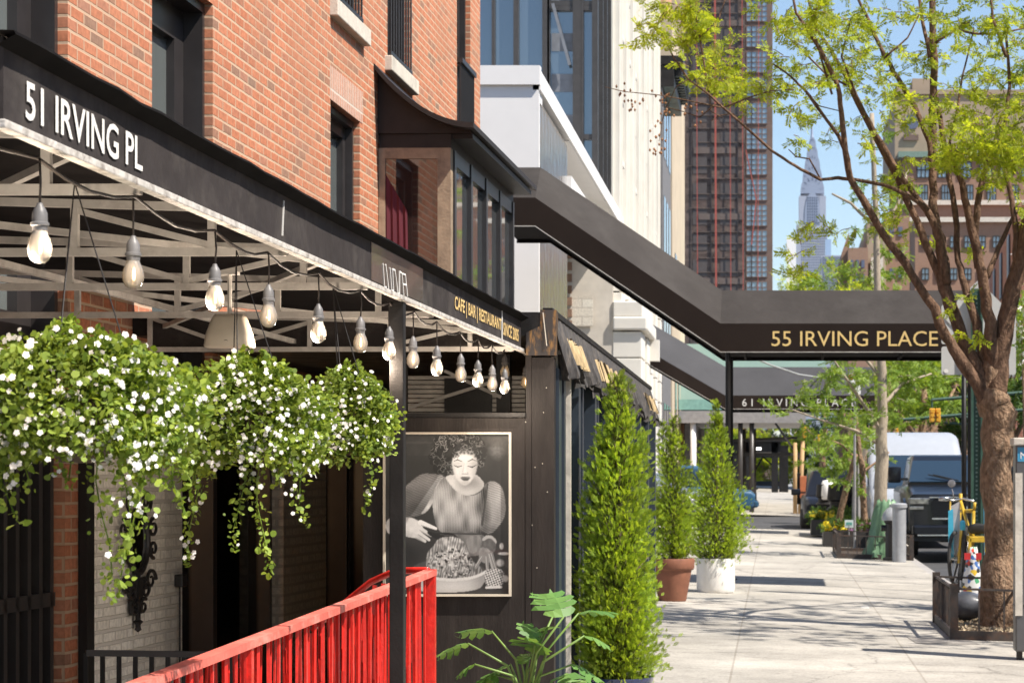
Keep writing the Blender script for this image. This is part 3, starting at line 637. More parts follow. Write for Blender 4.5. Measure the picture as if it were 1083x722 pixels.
def basket(label, px, D, cx, ztop, zbot, rx, trails, nleaf, nfl, hookpx):
    hook = P(hookpx[0], hookpx[1], D); X = (cx - VX) / F * D
    t = thing('hanging_flower_basket', label, 'hanging plant', (X, D, zbot), 0, 'hanging baskets of white bacopa under the awning')
    m = MB(); m.lathe([(rx * .2, ztop - .30), (rx * .36, ztop - .26), (rx * .46, ztop - .18), (rx * .5, ztop - .15)], (X, D, 0), 16); m.build('pot', M['basket'], t)
    m = MB()
    for a in (0.3, 2.4, 4.5): m.tube([(hook.x, D, 2.385), (X + rx * .5 * math.cos(a), D + rx * .5 * math.sin(a), ztop - .15)], .0019, 5)
    m.build('hanger', M['iron'], t)
    H = ztop - zbot; pos = []; di = []
    for i in range(nleaf):      # mounded dome with the skirt hanging over the rim
        a = random.uniform(0, 2 * math.pi); q = random.random()
        s = random.random() ** .6
        if q < .55: z = ztop - H * .50 * random.random() ** 1.1; w = rx * (1 - .35 * ((ztop - z) / (H * .62)) ** 2) * (0.30 + .70 * min(1, (ztop - z) / (.26 * H)))
        else: z = ztop - H * .50 * random.random(); w = rx * .95 * min(1, .5 + (ztop - z) / (.3 * H))
        lump = (1 + .20 * math.sin(3 * a + z * 14) + .13 * math.sin(7 * a + 5 * z)) * (1.0 if random.random() < .93 else random.uniform(1.05, 1.3))
        r_ = w * (.55 + .45 * s) * lump
        z += .035 * math.sin(2.3 * a + X * 9) * (1 if q < .55 else .3) + .02 * math.sin(6 * a)
        p = (X + r_ * math.cos(a), D + r_ * math.sin(a) * .85, z); pos.append(p); di.append((math.cos(a) * .7 + random.gauss(0, .4), math.sin(a) * .7 + random.gauss(0, .4), random.gauss(-.1, .5)))
    tr = MB(); stems = []
    for (dx, L, rr) in trails:
        a = random.uniform(3.6, 5.8); x0 = X + dx * rx; y0 = D + rx * .75 * math.sin(a) * math.sqrt(max(.05, 1 - min(.95, dx * dx))); z0 = ztop - .35 * H
        z1 = z0 - L; k = int(L / .0075); sp_ = [(x0, y0, z0)]
        for i in range(k):
            f = i / k; zz = z0 + (z1 - z0) * f; th = rr * (1 - .65 * f)
            bx_ = x0 + .02 * math.sin(f * 6 + dx * 9); pos_ = (bx_ + random.gauss(0, th), y0 + random.gauss(0, th), zz)
            for _ in range(2): pos.append((bx_ + random.gauss(0, th), y0 + random.gauss(0, th), zz)); di.append((random.gauss(0, .6), random.gauss(-.3, .6), random.gauss(-.3, .5)))
            if i % 10 == 0: sp_.append((bx_, y0, zz))
        stems.append(sp_)
    scatter('foliage', M['basleaf'], t, RL[0], RL[1], pos, di, np.random.choice([.012, .016, .02, .027], len(pos), p=[.25, .35, .28, .12]) * .88 * np.random.uniform(.85, 1.15, len(pos)))
    for s_ in stems:
        if len(s_) > 2: tr.tube(s_, .0018, 4)
    tr.build('stems', M['basleaf'], t)
    pos = np.array(pos); c = np.array((X, D, (ztop + zbot) / 2)); idx = []
    out = np.abs((pos - np.array((X, D, 0)))[:, 0]) / rx + np.maximum(0, -(pos[:, 1] - D)) / rx
    cand = np.argsort(-out + np.random.uniform(0, .9, len(out)))[:int(len(out) * .6)]
    seeds = pos[np.random.choice(cand, nfl // 3)]; fp = []
    for s_ in seeds:
        for _ in range(random.choice((1, 2, 3, 5))): fp.append(s_ + np.array((random.gauss(0, .018), random.gauss(-.02, .012), random.gauss(0, .016))))
    fp = np.array(fp); fd = fp - np.array((X, D, 0)); fd[:, 2] = 0.02
    rr = fd + np.random.normal(size=fd.shape) * .06 + np.array((0.06, -.16, .06))
    # petals lie in the local x/y plane, so the template normal must face outwards: roll axis trick
    nrm = rr / np.linalg.norm(rr, axis=1)[:, None]; dirs = np.cross(nrm, np.random.normal(size=nrm.shape))
    scatter('flowers', M['petal'], t, PT[0], PT[1], fp, dirs, np.random.uniform(.005, .0092, len(fp)), roll=nrm_roll(dirs, nrm))
    return t
def nrm_roll(d, n):
    # scatter builds side = ref x d and normal = d x side; ref = n gives side = n x d, normal = n
    return n
tw = lambda k, lo, hi, a, b, r0, r1: [(random.uniform(a, b), random.uniform(lo, hi), random.uniform(r0, r1)) for _ in range(k)]
basket('largest hanging basket of white flowers, before the white painted brick and iron mirror', 85, 5.75, 88, 2.005, 1.45, .275, tw(26, .08, .20, -.98, .98, .016, .036) + [(.50, .44, .034), (.30, .42, .03), (.62, .34, .03), (-.75, .30, .03), (-.5, .26, .03), (.9, .24, .02)], 11500, 720, (79, 191))
basket('middle hanging basket of white flowers with long trailing stems', 262, 7.4, 268, 2.03, 1.42, .225, tw(24, .07, .18, -.98, .98, .013, .03) + [(-.75, .42, .018), (-.05, .38, .02), (.25, .45, .022), (.8, .30, .025)], 9800, 600, (250, 262))
basket('smallest hanging basket of white flowers beside the black awning post', 377, 8.7, 372, 2.06, 1.5, .142, tw(18, .06, .16, -.95, .98, .012, .026) + [(.5, .32, .02)], 7200, 360, (352, 295))
# ================================================================ black partition with the framed print
WY = 13.0
def PX(px, D=WY): return (px - VX) / F * D
def PZ(py, D=WY): return EH + (VY - py) / F * D
pw = thing('black_partition', 'black painted board wall closing the end of the awning, carrying the framed print', 'partition wall', (PX(495), WY, 0))
m = MB(); m.box(PX(384), PX(556), WY, WY + .06, -.05, PZ(437)); m.build('panel', M['blackwall'], pw)
m = MB(); m.box(PX(556) + .001, PX(562.2), WY - .004, WY + .08, -.05, PZ(376)); m.box(PX(562.6), PX(586), WY - .006, WY + .10, -.05, PZ(378)); m.build('corner_post', M['blackwall'], pw)
m = MB(); m.box(PX(384), PX(556), WY - .02, WY + .07, PZ(441), PZ(436.5)); m.box(PX(426), PX(430), WY - .01, WY + .05, PZ(437), PZ(376)); m.build('ledge', M['black'], pw)
m = MB()
for px, py in ((575, 436), (578, 410), (556, 446), (566, 494), (574, 490), (563, 555), (568, 600), (579, 520), (572, 640), (569, 670)): m.lathe([(.003, 0), (.003, .003), (.0001, .004)], Vector((PX(px), WY - .010, PZ(py))), 6, axis='y')
m.build('screw_heads', M['sill'], pw)
# dark seating nook behind the opening above the partition
bl = thing('interior_blinds', 'grey slatted shades in the dark opening above the framed print', 'blinds', (PX(490), 14.6, 1.9))
m = MB()
for i in range(9): z = PZ(440, 14.6) + i * .028; m.box(PX(425, 14.6), PX(556, 14.6), 14.55 + .01 * (i % 2), 14.58 + .01 * (i % 2), z, z + .022)
m.bar((PX(470, 14.4), 14.4, PZ(392, 14.4)), (PX(530, 14.4), 14.4, PZ(420, 14.4)), .02); m.bar((PX(430, 14.4), 14.4, PZ(432, 14.4)), (PX(520, 14.4), 14.4, PZ(404, 14.4)), .02)
m.build('slats', M['truss'], bl)
m = MB(); m.box(PX(470, 14.5), PX(520, 14.5), 14.50, 14.53, PZ(438, 14.5), PZ(400, 14.5)); m.box(PX(527, 14.5), PX(541, 14.5), 14.4, 14.5, PZ(440, 14.5), PZ(376, 14.5)); m.build('dark_board', M['black'], bl)
# ---- the framed print (a flat photograph)
pf = thing('framed_print', 'framed black and white photograph of a curly haired woman preparing food, on the black partition', 'picture', (PX(473), WY - .01, PZ(630)))
x0, x1, z0, z1 = PX(406), PX(541), PZ(630), PZ(457)
M['pframe'] = mat('pale_picture_frame', (.62, .55, .45), .45, var=.08)
m = MB(); w = .0115
m.box(x0, x1, WY - .034, WY - .002, z0, z0 + w); m.box(x0, x1, WY - .034, WY - .002, z1 - w, z1); m.box(x0, x0 + w, WY - .034, WY - .002, z0 + w, z1 - w); m.box(x1 - w, x1, WY - .034, WY - .002, z0 + w, z1 - w)
m.build('frame', M['pframe'], pf)
PW_, PH_ = 216, 272
def poster_pixels():
    rng = np.random.RandomState(11); ux = np.linspace(-72, 432, PW_); uy = np.linspace(34, 682, PH_); X_, Y_ = np.meshgrid(ux, uy)
    def blur(a_, n=1):
        for _ in range(n): p = np.pad(a_, 1, mode='edge'); a_ = (p[:-2, 1:-1] + p[2:, 1:-1] + p[1:-1, :-2] + p[1:-1, 2:] + 2 * a_) / 6
        return a_
    def noise(sx, sy):
        nx, ny = max(2, int(504 / sx) + 2), max(2, int(648 / sy) + 2); g_ = rng.rand(ny, nx); fx = (X_ + 72) / 504 * (nx - 1.001); fy = (Y_ - 34) / 648 * (ny - 1.001)
        ix, iy = fx.astype(int), fy.astype(int); tx_, ty_ = fx - ix, fy - iy; tx_ = tx_ * tx_ * (3 - 2 * tx_); ty_ = ty_ * ty_ * (3 - 2 * ty_)
        return (g_[iy, ix] * (1 - tx_) + g_[iy, ix + 1] * tx_) * (1 - ty_) + (g_[iy + 1, ix] * (1 - tx_) + g_[iy + 1, ix + 1] * tx_) * ty_
    def pm(pts, sm=2, bl=1):
        pts = [tuple(map(float, p)) for p in pts]
        for _ in range(sm):
            q = []
            for i in range(len(pts)): a_, b_ = pts[i], pts[(i + 1) % len(pts)]; q += [(a_[0] * .75 + b_[0] * .25, a_[1] * .75 + b_[1] * .25), (a_[0] * .25 + b_[0] * .75, a_[1] * .25 + b_[1] * .75)]
            pts = q
        ins = np.zeros(X_.shape, bool)
        for i in range(len(pts)):
            (x0_, y0_), (x1_, y1_) = pts[i], pts[(i + 1) % len(pts)]
            if y0_ == y1_: continue
            c_ = ((y0_ > Y_) != (y1_ > Y_)) & (X_ < (x1_ - x0_) * (Y_ - y0_) / (y1_ - y0_) + x0_); ins ^= c_
        return blur(ins.astype(float), bl)
    def el(cx, cy, rx_, ry_, soft=.3, ang=0):
        c_, s_ = math.cos(R(ang)), math.sin(R(ang)); dx, dy = X_ - cx, Y_ - cy; d_ = np.sqrt(((dx * c_ + dy * s_) / rx_) ** 2 + ((-dx * s_ + dy * c_) / ry_) ** 2); return np.clip((1 + soft - d_) / (2 * soft), 0, 1)
    def seg(p, q, w0, w1, soft=1.2):
        p = np.array(p, float); q = np.array(q, float); d_ = q - p; L2 = (d_ ** 2).sum(); t = np.clip(((X_ - p[0]) * d_[0] + (Y_ - p[1]) * d_[1]) / L2, 0, 1)
        return np.clip((w0 + (w1 - w0) * t - np.hypot(X_ - p[0] - t * d_[0], Y_ - p[1] - t * d_[1])) / soft + .5, 0, 1)
    G_ = .035 + .03 * noise(60, 60) + .03 * noise(14, 14) * (Y_ < 120)
    def put(m_, v_):
        nonlocal G_; G_ = G_ * (1 - m_) + v_ * m_
    put(el(385, 90, 26, 34, .6) * .6, .16 + .1 * noise(7, 7)); put(el(360, 60, 30, 16, .6) * .4, .14); put(pm([(-72, 60), (120, 62), (120, 70), (-72, 72)]) * .5, .14); put(el(40, 130, 60, 60, .8) * .4, .09)
    put(el(-20, 520, 80, 50, .5), .02)
    fold = noise(26, 60); st = .5 + .5 * np.sin(X_ * .95 + 5 * fold + Y_ * .05); st2 = .5 + .5 * np.sin(Y_ * .95 + X_ * .25 + 6 * noise(40, 40))
    # left sleeve
    m_ = pm([(-20, 275), (20, 232), (75, 190), (120, 193), (172, 198), (156, 250), (122, 305), (95, 352), (40, 370), (-30, 372), (-60, 330)]); sh = .16 + .26 * st2 * (.5 + .8 * noise(30, 30)); put(m_, sh * (1.0 - .5 * el(60, 350, 80, 40, .8) + .35 * el(70, 230, 70, 30, .9)))
    put(pm([(64, 362), (104, 345), (150, 250), (168, 205), (150, 215), (118, 275), (92, 330)]), .5 * (.6 + .7 * noise(20, 20)))
    # blouse
    m_ = pm([(165, 198), (200, 215), (250, 284), (312, 278), (344, 222), (370, 230), (352, 330), (326, 430), (300, 450), (250, 442), (190, 442), (140, 428), (118, 340), (122, 268)])
    bl = .30 + .16 * (st - .5) + .34 * (fold - .5) + .12 * el(190, 320, 50, 90, .9) - .18 * el(330, 330, 24, 100, .7) - .12 * el(250, 430, 110, 26, .8) + .10 * el(260, 310, 40, 50, .9); put(m_, bl)
    put(pm([(140, 424), (325, 430), (336, 470), (318, 530), (240, 525), (150, 480)]), .13 + .12 * noise(14, 30)); put(pm([(250, 446), (322, 440), (312, 505), (270, 525)]), .20 + .14 * noise(8, 30)); put(seg((150, 436), (318, 438), 3, 4), .07)
    # right sleeve
    m_ = pm([(344, 222), (378, 224), (408, 250), (420, 320), (416, 372), (386, 412), (360, 440), (320, 430), (312, 400), (336, 330), (346, 270)]); put(m_, (.17 + .26 * st2 * (.5 + .8 * noise(22, 40))) * (1.05 + .5 * el(390, 290, 24, 60, .9) - .55 * el(335, 350, 16, 80, .7) - .4 * el(360, 425, 40, 16, .8)))
    put(seg((345, 235), (322, 400), 3, 5), .08)
    # hair
    hm_ = np.zeros(X_.shape)
    for i in range(130):
        a_ = rng.rand() * 6.283; q = .35 + .72 * rng.rand() ** .5; hm_ = np.maximum(hm_, el(222 + 104 * q * math.cos(a_), 112 + 86 * q * math.sin(a_), rng.uniform(9, 19), rng.uniform(9, 19), .25))
    put(hm_ * .97, .018)
    cur = np.zeros(X_.shape)
    for i in range(230):
        a_ = rng.rand() * 6.283; q = .3 + .82 * rng.rand() ** .6; cx, cy = 222 + 106 * q * math.cos(a_), 108 + 86 * q * math.sin(a_); r_ = rng.uniform(4.5, 11); d_ = np.hypot((X_ - cx), (Y_ - cy) * 1.1); an = np.arctan2(Y_ - cy, X_ - cx); a0 = rng.rand() * 6.28
        cur = np.maximum(cur, np.exp(-((d_ - r_) / 1.5) ** 2) * (np.cos(an - a0) > .1) * rng.uniform(.08, .42) * (1.3 if cx < 260 and cy < 110 else .7))
    G_ = G_ + cur * hm_
    # neck and chest
    put(pm([(196, 196), (168, 205), (190, 236), (215, 264), (250, 284), (300, 276), (338, 240), (312, 206), (290, 192)]), .56 + .12 * el(200, 230, 30, 20, .9) - .30 * el(258, 222, 34, 26, .7) - .14 * el(310, 240, 22, 26, .8))
    # face, tilted down
    put(pm([(200, 126), (220, 100), (262, 92), (294, 108), (304, 150), (298, 190), (280, 222), (258, 242), (238, 238), (214, 212), (199, 168)], 3, 2), .66 + .13 * el(238, 128, 30, 22, .9) + .08 * el(222, 180, 16, 20, .9) - .22 * el(300, 175, 14, 50, .9) - .12 * el(258, 238, 26, 12, .8) - .10 * el(203, 190, 8, 30, .8) + .08 * el(252, 182, 7, 22, .8))
    for (p, q, w0, w1, v) in (((208, 141), (222, 136), 1.6, 2.4, .12), ((222, 136), (240, 143), 2.4, 1.4, .14), ((264, 143), (282, 134), 1.6, 2.6, .12), ((282, 134), (300, 141), 2.4, 1.2, .14),
        ((208, 159), (222, 165), 1.4, 2.6, .05), ((222, 165), (240, 161), 2.6, 1.4, .06), ((264, 162), (282, 166), 1.4, 2.8, .05), ((282, 166), (299, 157), 2.8, 1.2, .05),
        ((249, 150), (243, 186), .7, 1.6, .48), ((240, 193), (262, 194), 1.5, 1.5, .30), ((262, 186), (265, 193), 1, 1.5, .36)): put(seg(p, q, w0, w1, 1.6) * .9, v)
    put(el(224, 152, 18, 8, .8) * .35, .36); put(el(283, 151, 18, 8, .8) * .35, .36)
    put(pm([(232, 208), (246, 204), (254, 206), (264, 203), (276, 207), (268, 219), (254, 224), (240, 219)], 2, 1), .11); put(seg((238, 210), (270, 209), .8, .8, 1.4) * .8, .62); put(el(254, 229, 14, 4, .8) * .5, .42)
    for i in range(26):
        cx = 200 + i * 4.1; cy = 98 + 10 * math.sin(i * 1.7) + .020 * (cx - 250) ** 2 * .35; d_ = np.hypot(X_ - cx, Y_ - cy); put(np.exp(-(d_ / 6.5) ** 2) * .9, .03); G_ = G_ + np.exp(-((d_ - 6) / 1.2) ** 2) * .16 * (np.cos(np.arctan2(Y_ - cy, X_ - cx) - i) > .2)
    for i in range(9): put(seg((206 + i * 3, 104 + i * 2), (203 + 2 * i + 5 * math.sin(i * 3), 128 + 4 * math.sin(i * 2)), 1.6, .8) * .7, .04)
    # left hand with spoon
    hand = .60 + .16 * noise(18, 18)
    put(pm([(-72, 372), (-10, 372), (20, 368), (55, 380), (86, 402), (60, 456), (25, 452), (-20, 440), (-72, 440)]), hand - .2 * el(10, 445, 60, 14, .8))
    for (p, q, w0, w1, dv) in (((70, 392), (132, 416), 11, 6, .08), ((62, 412), (112, 444), 10, 6, .0), ((56, 430), (104, 462), 10, 6, -.05), ((46, 444), (88, 468), 9, 6, -.12)): put(seg(p, q, w0, w1, 2), hand + dv); put(seg((p[0] + 4, p[1] + w0), (q[0], q[1] + w1), 1.3, 1.1, 1.5) * .8, .2)
    put(pm([(96, 424), (140, 438), (178, 430), (216, 440), (230, 462), (200, 476), (160, 470), (128, 457), (98, 440)]), .022); put(seg((150, 440), (205, 446), 1.2, 1.2) * .6, .2)
    # bowl and food
    put(pm([(20, 578), (90, 545), (200, 535), (300, 555), (348, 590), (330, 622), (60, 628)]), .09)
    strand = .5 + .5 * np.sin(X_ * .55 + 9 * noise(16, 40) + Y_ * .10); fd = .12 + .42 * strand * noise(9, 14) + .30 * noise(12, 12) ** 2
    m_ = pm([(140, 458), (180, 446), (238, 454), (262, 500), (278, 545), (326, 580), (318, 612), (260, 627), (160, 630), (106, 614), (90, 560), (98, 510), (124, 488)]); put(m_, fd * (1.0 + .45 * el(175, 510, 45, 50, .9) - .3 * el(260, 600, 70, 20, .8)))
    sp_ = np.zeros(X_.shape)
    for i in range(120): a_ = rng.rand() * 6.283; q = rng.rand() ** .5; put(el(195 + 95 * q * math.cos(a_), 560 + 62 * q * math.sin(a_), rng.uniform(2, 6), rng.uniform(2, 5), .5, rng.uniform(0, 90)) * m_, rng.choice([.03, .04, .55, .68]))
    put(pm([(28, 588), (100, 616), (200, 627), (300, 614), (350, 584), (336, 632), (300, 674), (60, 678), (28, 640)]), .30 + .32 * el(200, 650, 150, 40, 1.0) - .12 * el(320, 640, 30, 40, .8)); put(pm([(26, 584), (100, 610), (200, 621), (300, 608), (348, 578), (352, 588), (300, 620), (200, 633), (100, 622), (26, 596)]), .66)
    # right arm, hand
    put(pm([(326, 452), (352, 440), (380, 460), (380, 500), (362, 522), (314, 512)]), .10 + .08 * noise(10, 10)); put(pm([(320, 456), (350, 438), (382, 460), (380, 482), (372, 466), (350, 452), (326, 470)]), .46)
    put(pm([(312, 492), (345, 494), (364, 518), (360, 552), (326, 560), (306, 530)]), .22 + .16 * noise(12, 12))
    for (p, q, w0, w1, v) in (((352, 520), (372, 604), 9, 5, .30), ((340, 530), (346, 606), 9, 5, .26), ((322, 530), (296, 576), 8, 5, .28), ((360, 515), (382, 590), 7, 5, .22)): put(seg(p, q, w0, w1, 2), v); put(seg((p[0] - 2, p[1]), (q[0] - 2, q[1] - 4), 1.6, 1.2, 2) * .8, .55)
    ck = ((np.sin((X_ + Y_ * .5) * .42) * np.sin((Y_ - X_ * .4) * .42)) > 0).astype(float)
    put(pm([(330, 588), (370, 577), (410, 582), (416, 620), (400, 655), (360, 662), (335, 645)]), blur(.06 + .66 * ck, 1)); put(seg((340, 656), (400, 654), 5, 5, 2), .62)
    for (cx, cy, rx_, ry_, v) in ((412, 518, 22, 6, .68), (402, 488, 8, 13, .62), (396, 556, 16, 14, .42), (418, 620, 12, 13, .5), (425, 560, 10, 16, .10), (400, 600, 12, 6, .2)): put(el(cx, cy, rx_, ry_, .3), v)
    G_ = .9 * np.clip(G_, 0, 1) ** 1.18; G_ = np.clip(G_ * (.93 + .14 * rng.rand(*G_.shape)), .012, .85); return G_
pg = poster_pixels(); vs_p = []; fs_p = []
for j in range(PH_ + 1):
    for i in range(PW_ + 1): vs_p.append((x0 + w + (x1 - x0 - 2 * w) * i / PW_, WY - .012, z1 - w - (z1 - z0 - 2 * w) * j / PH_))
for j in range(PH_):
    for i in range(PW_): a_ = j * (PW_ + 1) + i; fs_p.append((a_, a_ + 1, a_ + PW_ + 2, a_ + PW_ + 1))
pmsh = bpy.data.meshes.new('print'); inv_ = pf.matrix_basis.inverted(); pmsh.from_pydata([tuple(inv_ @ Vector(v)) for v in vs_p], [], fs_p)
ca_ = pmsh.color_attributes.new('tone', 'FLOAT_COLOR', 'CORNER'); arr = np.ones((PW_ * PH_, 4, 4), np.float32); arr[:, :, 0] = pg.ravel()[:, None]; arr[:, :, 1] = pg.ravel()[:, None] * .97; arr[:, :, 2] = pg.ravel()[:, None] * .95
ca_.data.foreach_set('color', arr.ravel())
mm_, t_, ns_, ln_ = nt('print_emulsion'); o_ = N(t_, 'ShaderNodeOutputMaterial'); b_ = N(t_, 'ShaderNodeBsdfPrincipled'); at_ = N(t_, 'ShaderNodeVertexColor', layer_name='tone'); ln_.new(at_.outputs[0], b_.inputs['Base Color']); b_.inputs['Roughness'].default_value = .35; b_.inputs['Coat Weight'].default_value = .25; ln_.new(b_.outputs[0], o_.inputs[0])
pmsh.materials.append(mm_); po_ = bpy.data.objects.new('print', pmsh); COL.objects.link(po_); po_.parent = pf
m = MB(); m.box(x0 + .004, x1 - .004, WY - .0105, WY - .004, z0 + .004, z1 - .004); m.build('backing', M['black'], pf)

# ================================================================ cafe annex beyond the partition
XA = -1.25
ca = thing('cafe_annex', 'narrow black enclosed cafe front with tall windows and a tattered gold lettered awning strip', 'cafe front', (XA, 13.2, 0))
m = MB(); m.box(-3.62, XA - .03, 12.975, 23.6, 2.47, 2.60); m.box(-3.3, XA - .06, 23.5, 23.6, -.05, 2.47)
m.build('roof', M['black'], ca)
m = MB(); m.box(XA - .08, XA + .0, 13.12, 23.6, -.05, .42); m.box(XA - .08, XA, 13.12, 23.6, 2.30, 2.47)
ys = [13.12 + i * .655 for i in range(17)]
for i, y in enumerate(ys): m.box(XA - .09, XA + (.02 if i % 2 else .05), y, y + (.09 if i % 2 else .15), .42, 2.30)
m.build('window_frame', M['panelblue'], ca)
for i in range(16):
    m = MB(); m.box(XA - .05, XA - .04, ys[i] + .06, ys[i + 1] + .02, .42, 2.30); m.build('pane', M['glassdark'], ca)
m = MB(); m.box(XA + .0, XA + .035, 13.2, 13.24, .4, 2.4); m.box(XA + .0, XA + .03, 14.1, 14.13, .4, 2.3); m.build('downpipe', M['sill'], ca)
# box end of the awning + tattered valance
M['rust'] = mat('rust_stained_black', (.028, .022, .02), .6, var=.3, dirt=(.34, .17, .04), dscale=16, damt=.8, stretch=(1.6, 1, .5))
m = MB(); a = PX(572); b_ = PX(588.5); m.prism([(a, 12.97, PZ(328)), (b_, 12.97, PZ(328)), (b_, 12.97, PZ(376)), (PX(557), 12.97, PZ(376)), (PX(557), 12.97, PZ(352)), (a, 12.97, PZ(345))], (0, .12, 0)); m.build('awning_end', M['rust'], ca)
m = MB(); m.bar((PX(575), 12.965, PZ(331)), (PX(579), 12.96, PZ(366)), .004, .007, up=(0, 1, 0)); m.build('loose_cord', M['sill'], ca)
def tatter(mt, name, ya, yb, za, zb, x, ragged=True, seed=1, gap=0.0):
    rnd = random.Random(seed); mb = MB(); n = int((yb - ya) / .035); rows = 6
    ph = [rnd.uniform(0, 6) for _ in range(4)]; vs = {}
    cut = [rnd.uniform(0, .05) for _ in range(n + 1)]
    for i in range(n + 1):
        y = ya + (yb - ya) * i / n
        for j in range(rows + 1):
            t = j / rows; amp = .030 * t
            xx = x + amp * (math.sin(y * 26 + ph[0]) + .7 * math.sin(y * 47 + ph[1])) + .07 * t
            zz = za + (zb - za) * t - (cut[i] * t if ragged else 0) + .02 * t * math.sin(y * 5 + ph[2]); vs[i, j] = Vector((xx, y + .10 * t * t, zz))
    for i in range(n):
        for j in range(rows):
            if ragged and j == rows - 1 and rnd.random() < .25: continue
            mb.face([vs[i, j], vs[i + 1, j], vs[i + 1, j + 1], vs[i, j + 1]])
    return mb, vs
mb, vs = tatter(None, 'valance', 13.02, 23.4, 2.60, 2.29, -1.235, seed=4); M['tatter'] = mat('faded_black_awning_cloth', (.060, .055, .054), .8, var=.35, scale=10, stretch=(6, 6, .8), bump=.5, bscale=30, dirt=(.2, .17, .14), dscale=6, damt=.7)
mb.build('tattered_valance', M['tatter'], ca, smooth=True)
M['goldworn'] = mat('worn_gold_print', (.50, .37, .20), .75, var=.3, scale=12, stretch=(5, 5, .6), dirt=(.14, .11, .08), dscale=9, damt=.7)
for (pa, pb, seed) in ((597, 613, 1), (629, 640, 2), (643, 655, 3), (680, 690, 5)):
    ya = 1.21 * F / (VX - pa); yb = 1.21 * F / (VX - pb); m = MB(); k = max(4, int((yb - ya) / .05))
    for i in range(k):
        y = ya + (yb - ya) * i / k; t0, t1 = .34 + .05 * math.sin(i), .80; ww = (yb - ya) / k
        def on(yy, t): return Vector((-1.235 + .030 * t * (math.sin(yy * 26 + 1.3) + .7 * math.sin(yy * 47 + 2)) + .07 * t + .012, yy + .10 * t * t, 2.60 - .31 * t))
        if seed == 1 or i % 3 != 2: m.face([on(y, t0), on(y + ww * .93, t0), on(y + ww * .93, t1), on(y, t1)])
    m.build('gold_print', M['goldworn'], ca)
m = MB(); m.box(-1.28, -1.225, 13.0, 23.45, 2.595, 2.625); m.build('awning_bar', M['black'], ca)

# ================================================================ red railing
A = P(455, 605, 11.2); B = P(60, 758, 6.6); du = (B - A); du.z = 0; L = du.length; du.normalize(); sidev = Vector((-du.y, du.x, 0))
rr = thing('red_railing', 'bright red steel railing with a faded wooden top rail, running past the black awning post', 'railing', (A.x, A.y, gz(A.x, A.y)))
m = MB(); m.bar(A + Vector((0, 0, .0)) - du * .02, B, .055, .028); m.build('top_rail', M['redwood'], rr)
def railbars(off, step, wd, name, tilt=0.0, z0=.12, lean=0.0, x0=.12):
    k = 0; s_ = x0
    while s_ < L - .1:
        m = MB()
        p = A + (B - A) * (s_ / L) + sidev * off; g_ = gz(p.x, p.y) + z0
        q = Vector((p.x, p.y, g_)) + du * lean * (1 if k % 2 else -1)
        mid = p.lerp(q, .5) + sidev * random.uniform(-.008, .008) + du * random.uniform(-.006, .006); ww = wd * random.uniform(.8, 1.2)
        for k2 in range(10):
            a0, a1 = k2 / 10, (k2 + 1) / 10; A0 = p.lerp(q, a0); A1 = p.lerp(q, a1); ang = (a0 * 5 + k) if name == 'twisted_balusters' else .25 * math.sin(k * 2.1); upv = du.cross(Vector((0, 0, 1))) * math.cos(ang) + du * math.sin(ang)
            m.bar(A0 - Vector((0, 0, .02 if k2 == 0 else -.0005)), A1, ww, ww * .55, up=upv)
        s_ += step * random.uniform(.80, 1.2); k += 1
        m.build('baluster', M['red'], rr)
railbars(.0, .115, .018, 'balusters', lean=.012); railbars(-.05, .105, .014, 'inner_balusters', lean=.055, x0=.15); railbars(-.02, .17, .012, 'twisted_balusters', lean=-.03, x0=.2)
m = MB(); m.box(A.x - .025, A.x + .025, A.y - .025, A.y + .025, gz(A.x, A.y), A.z + .015); p = A + (B - A) * .62; m.box(p.x - .02, p.x + .02, p.y - .02, p.y + .02, gz(p.x, p.y), p.z); m.build('end_post', M['red'], rr)
m = MB(); m.bar(A + Vector((0, 0, -A.z + gz(A.x, A.y) + .13)), B + Vector((0, 0, -B.z + gz(B.x, B.y) + .13)), .035, .02); m.build('bottom_rail', M['red'], rr)
r2 = thing('red_railing', 'second red handrail, curved, rising behind the straight red railing', 'railing', (A.x - .3, A.y, .1))
pts = [P(330, 665, 11.9), P(366, 636, 11.8), P(392, 615, 11.75), P(412, 606, 11.7), P(430, 603, 11.6), P(452, 603, 11.35)]
m = MB(); m.tube(pts, .017, 8); m.build('hand_rail', M['red'], r2, smooth=True)
for i in range(14):
    m = MB(); t = i / 13; p = pts[0].lerp(pts[2], t * 1.9) if t < .5 else pts[2].lerp(pts[-1], (t - .5) * 2); m.bar(p - Vector((0, 0, .02)), (p.x + .015 * (-1) ** i, p.y, gz(p.x, p.y)), .022, .01)
    m.build('baluster', M['red'], r2)

# ================================================================ iron mirror on the white wall
my = 12.98
mi = thing('iron_mirror', 'oval mirror in an ornate black scrolled iron surround on the white brick wall', 'mirror', LB @ Vector((.02, my, 1.3)))
cz = lz(572, my)
def ell(ry, rz, n=28): return [(my + ry * math.cos(2 * math.pi * k / n), cz + rz * math.sin(2 * math.pi * k / n)) for k in range(n)]
hh = .165; wwi = .17
m = MBL(); a = ell(wwi * 1.0, hh * 1.06)
m.tube([(.035, y, z) for y, z in a] + [(.035, a[0][0], a[0][1])], .016, 8, caps=False)
def scroll(cy, cz_, r0, turns, dirn, a0):
    pts = []
    for i in range(22):
        t = i / 21; a_ = a0 + dirn * t * turns * 6.283; r_ = r0 * (1 - .75 * t); pts.append((.035, cy + r_ * math.cos(a_) * 1.6, cz_ + r_ * math.sin(a_)))
    m.tube(pts, [.012 - .006 * i / 21 for i in range(22)], 6)
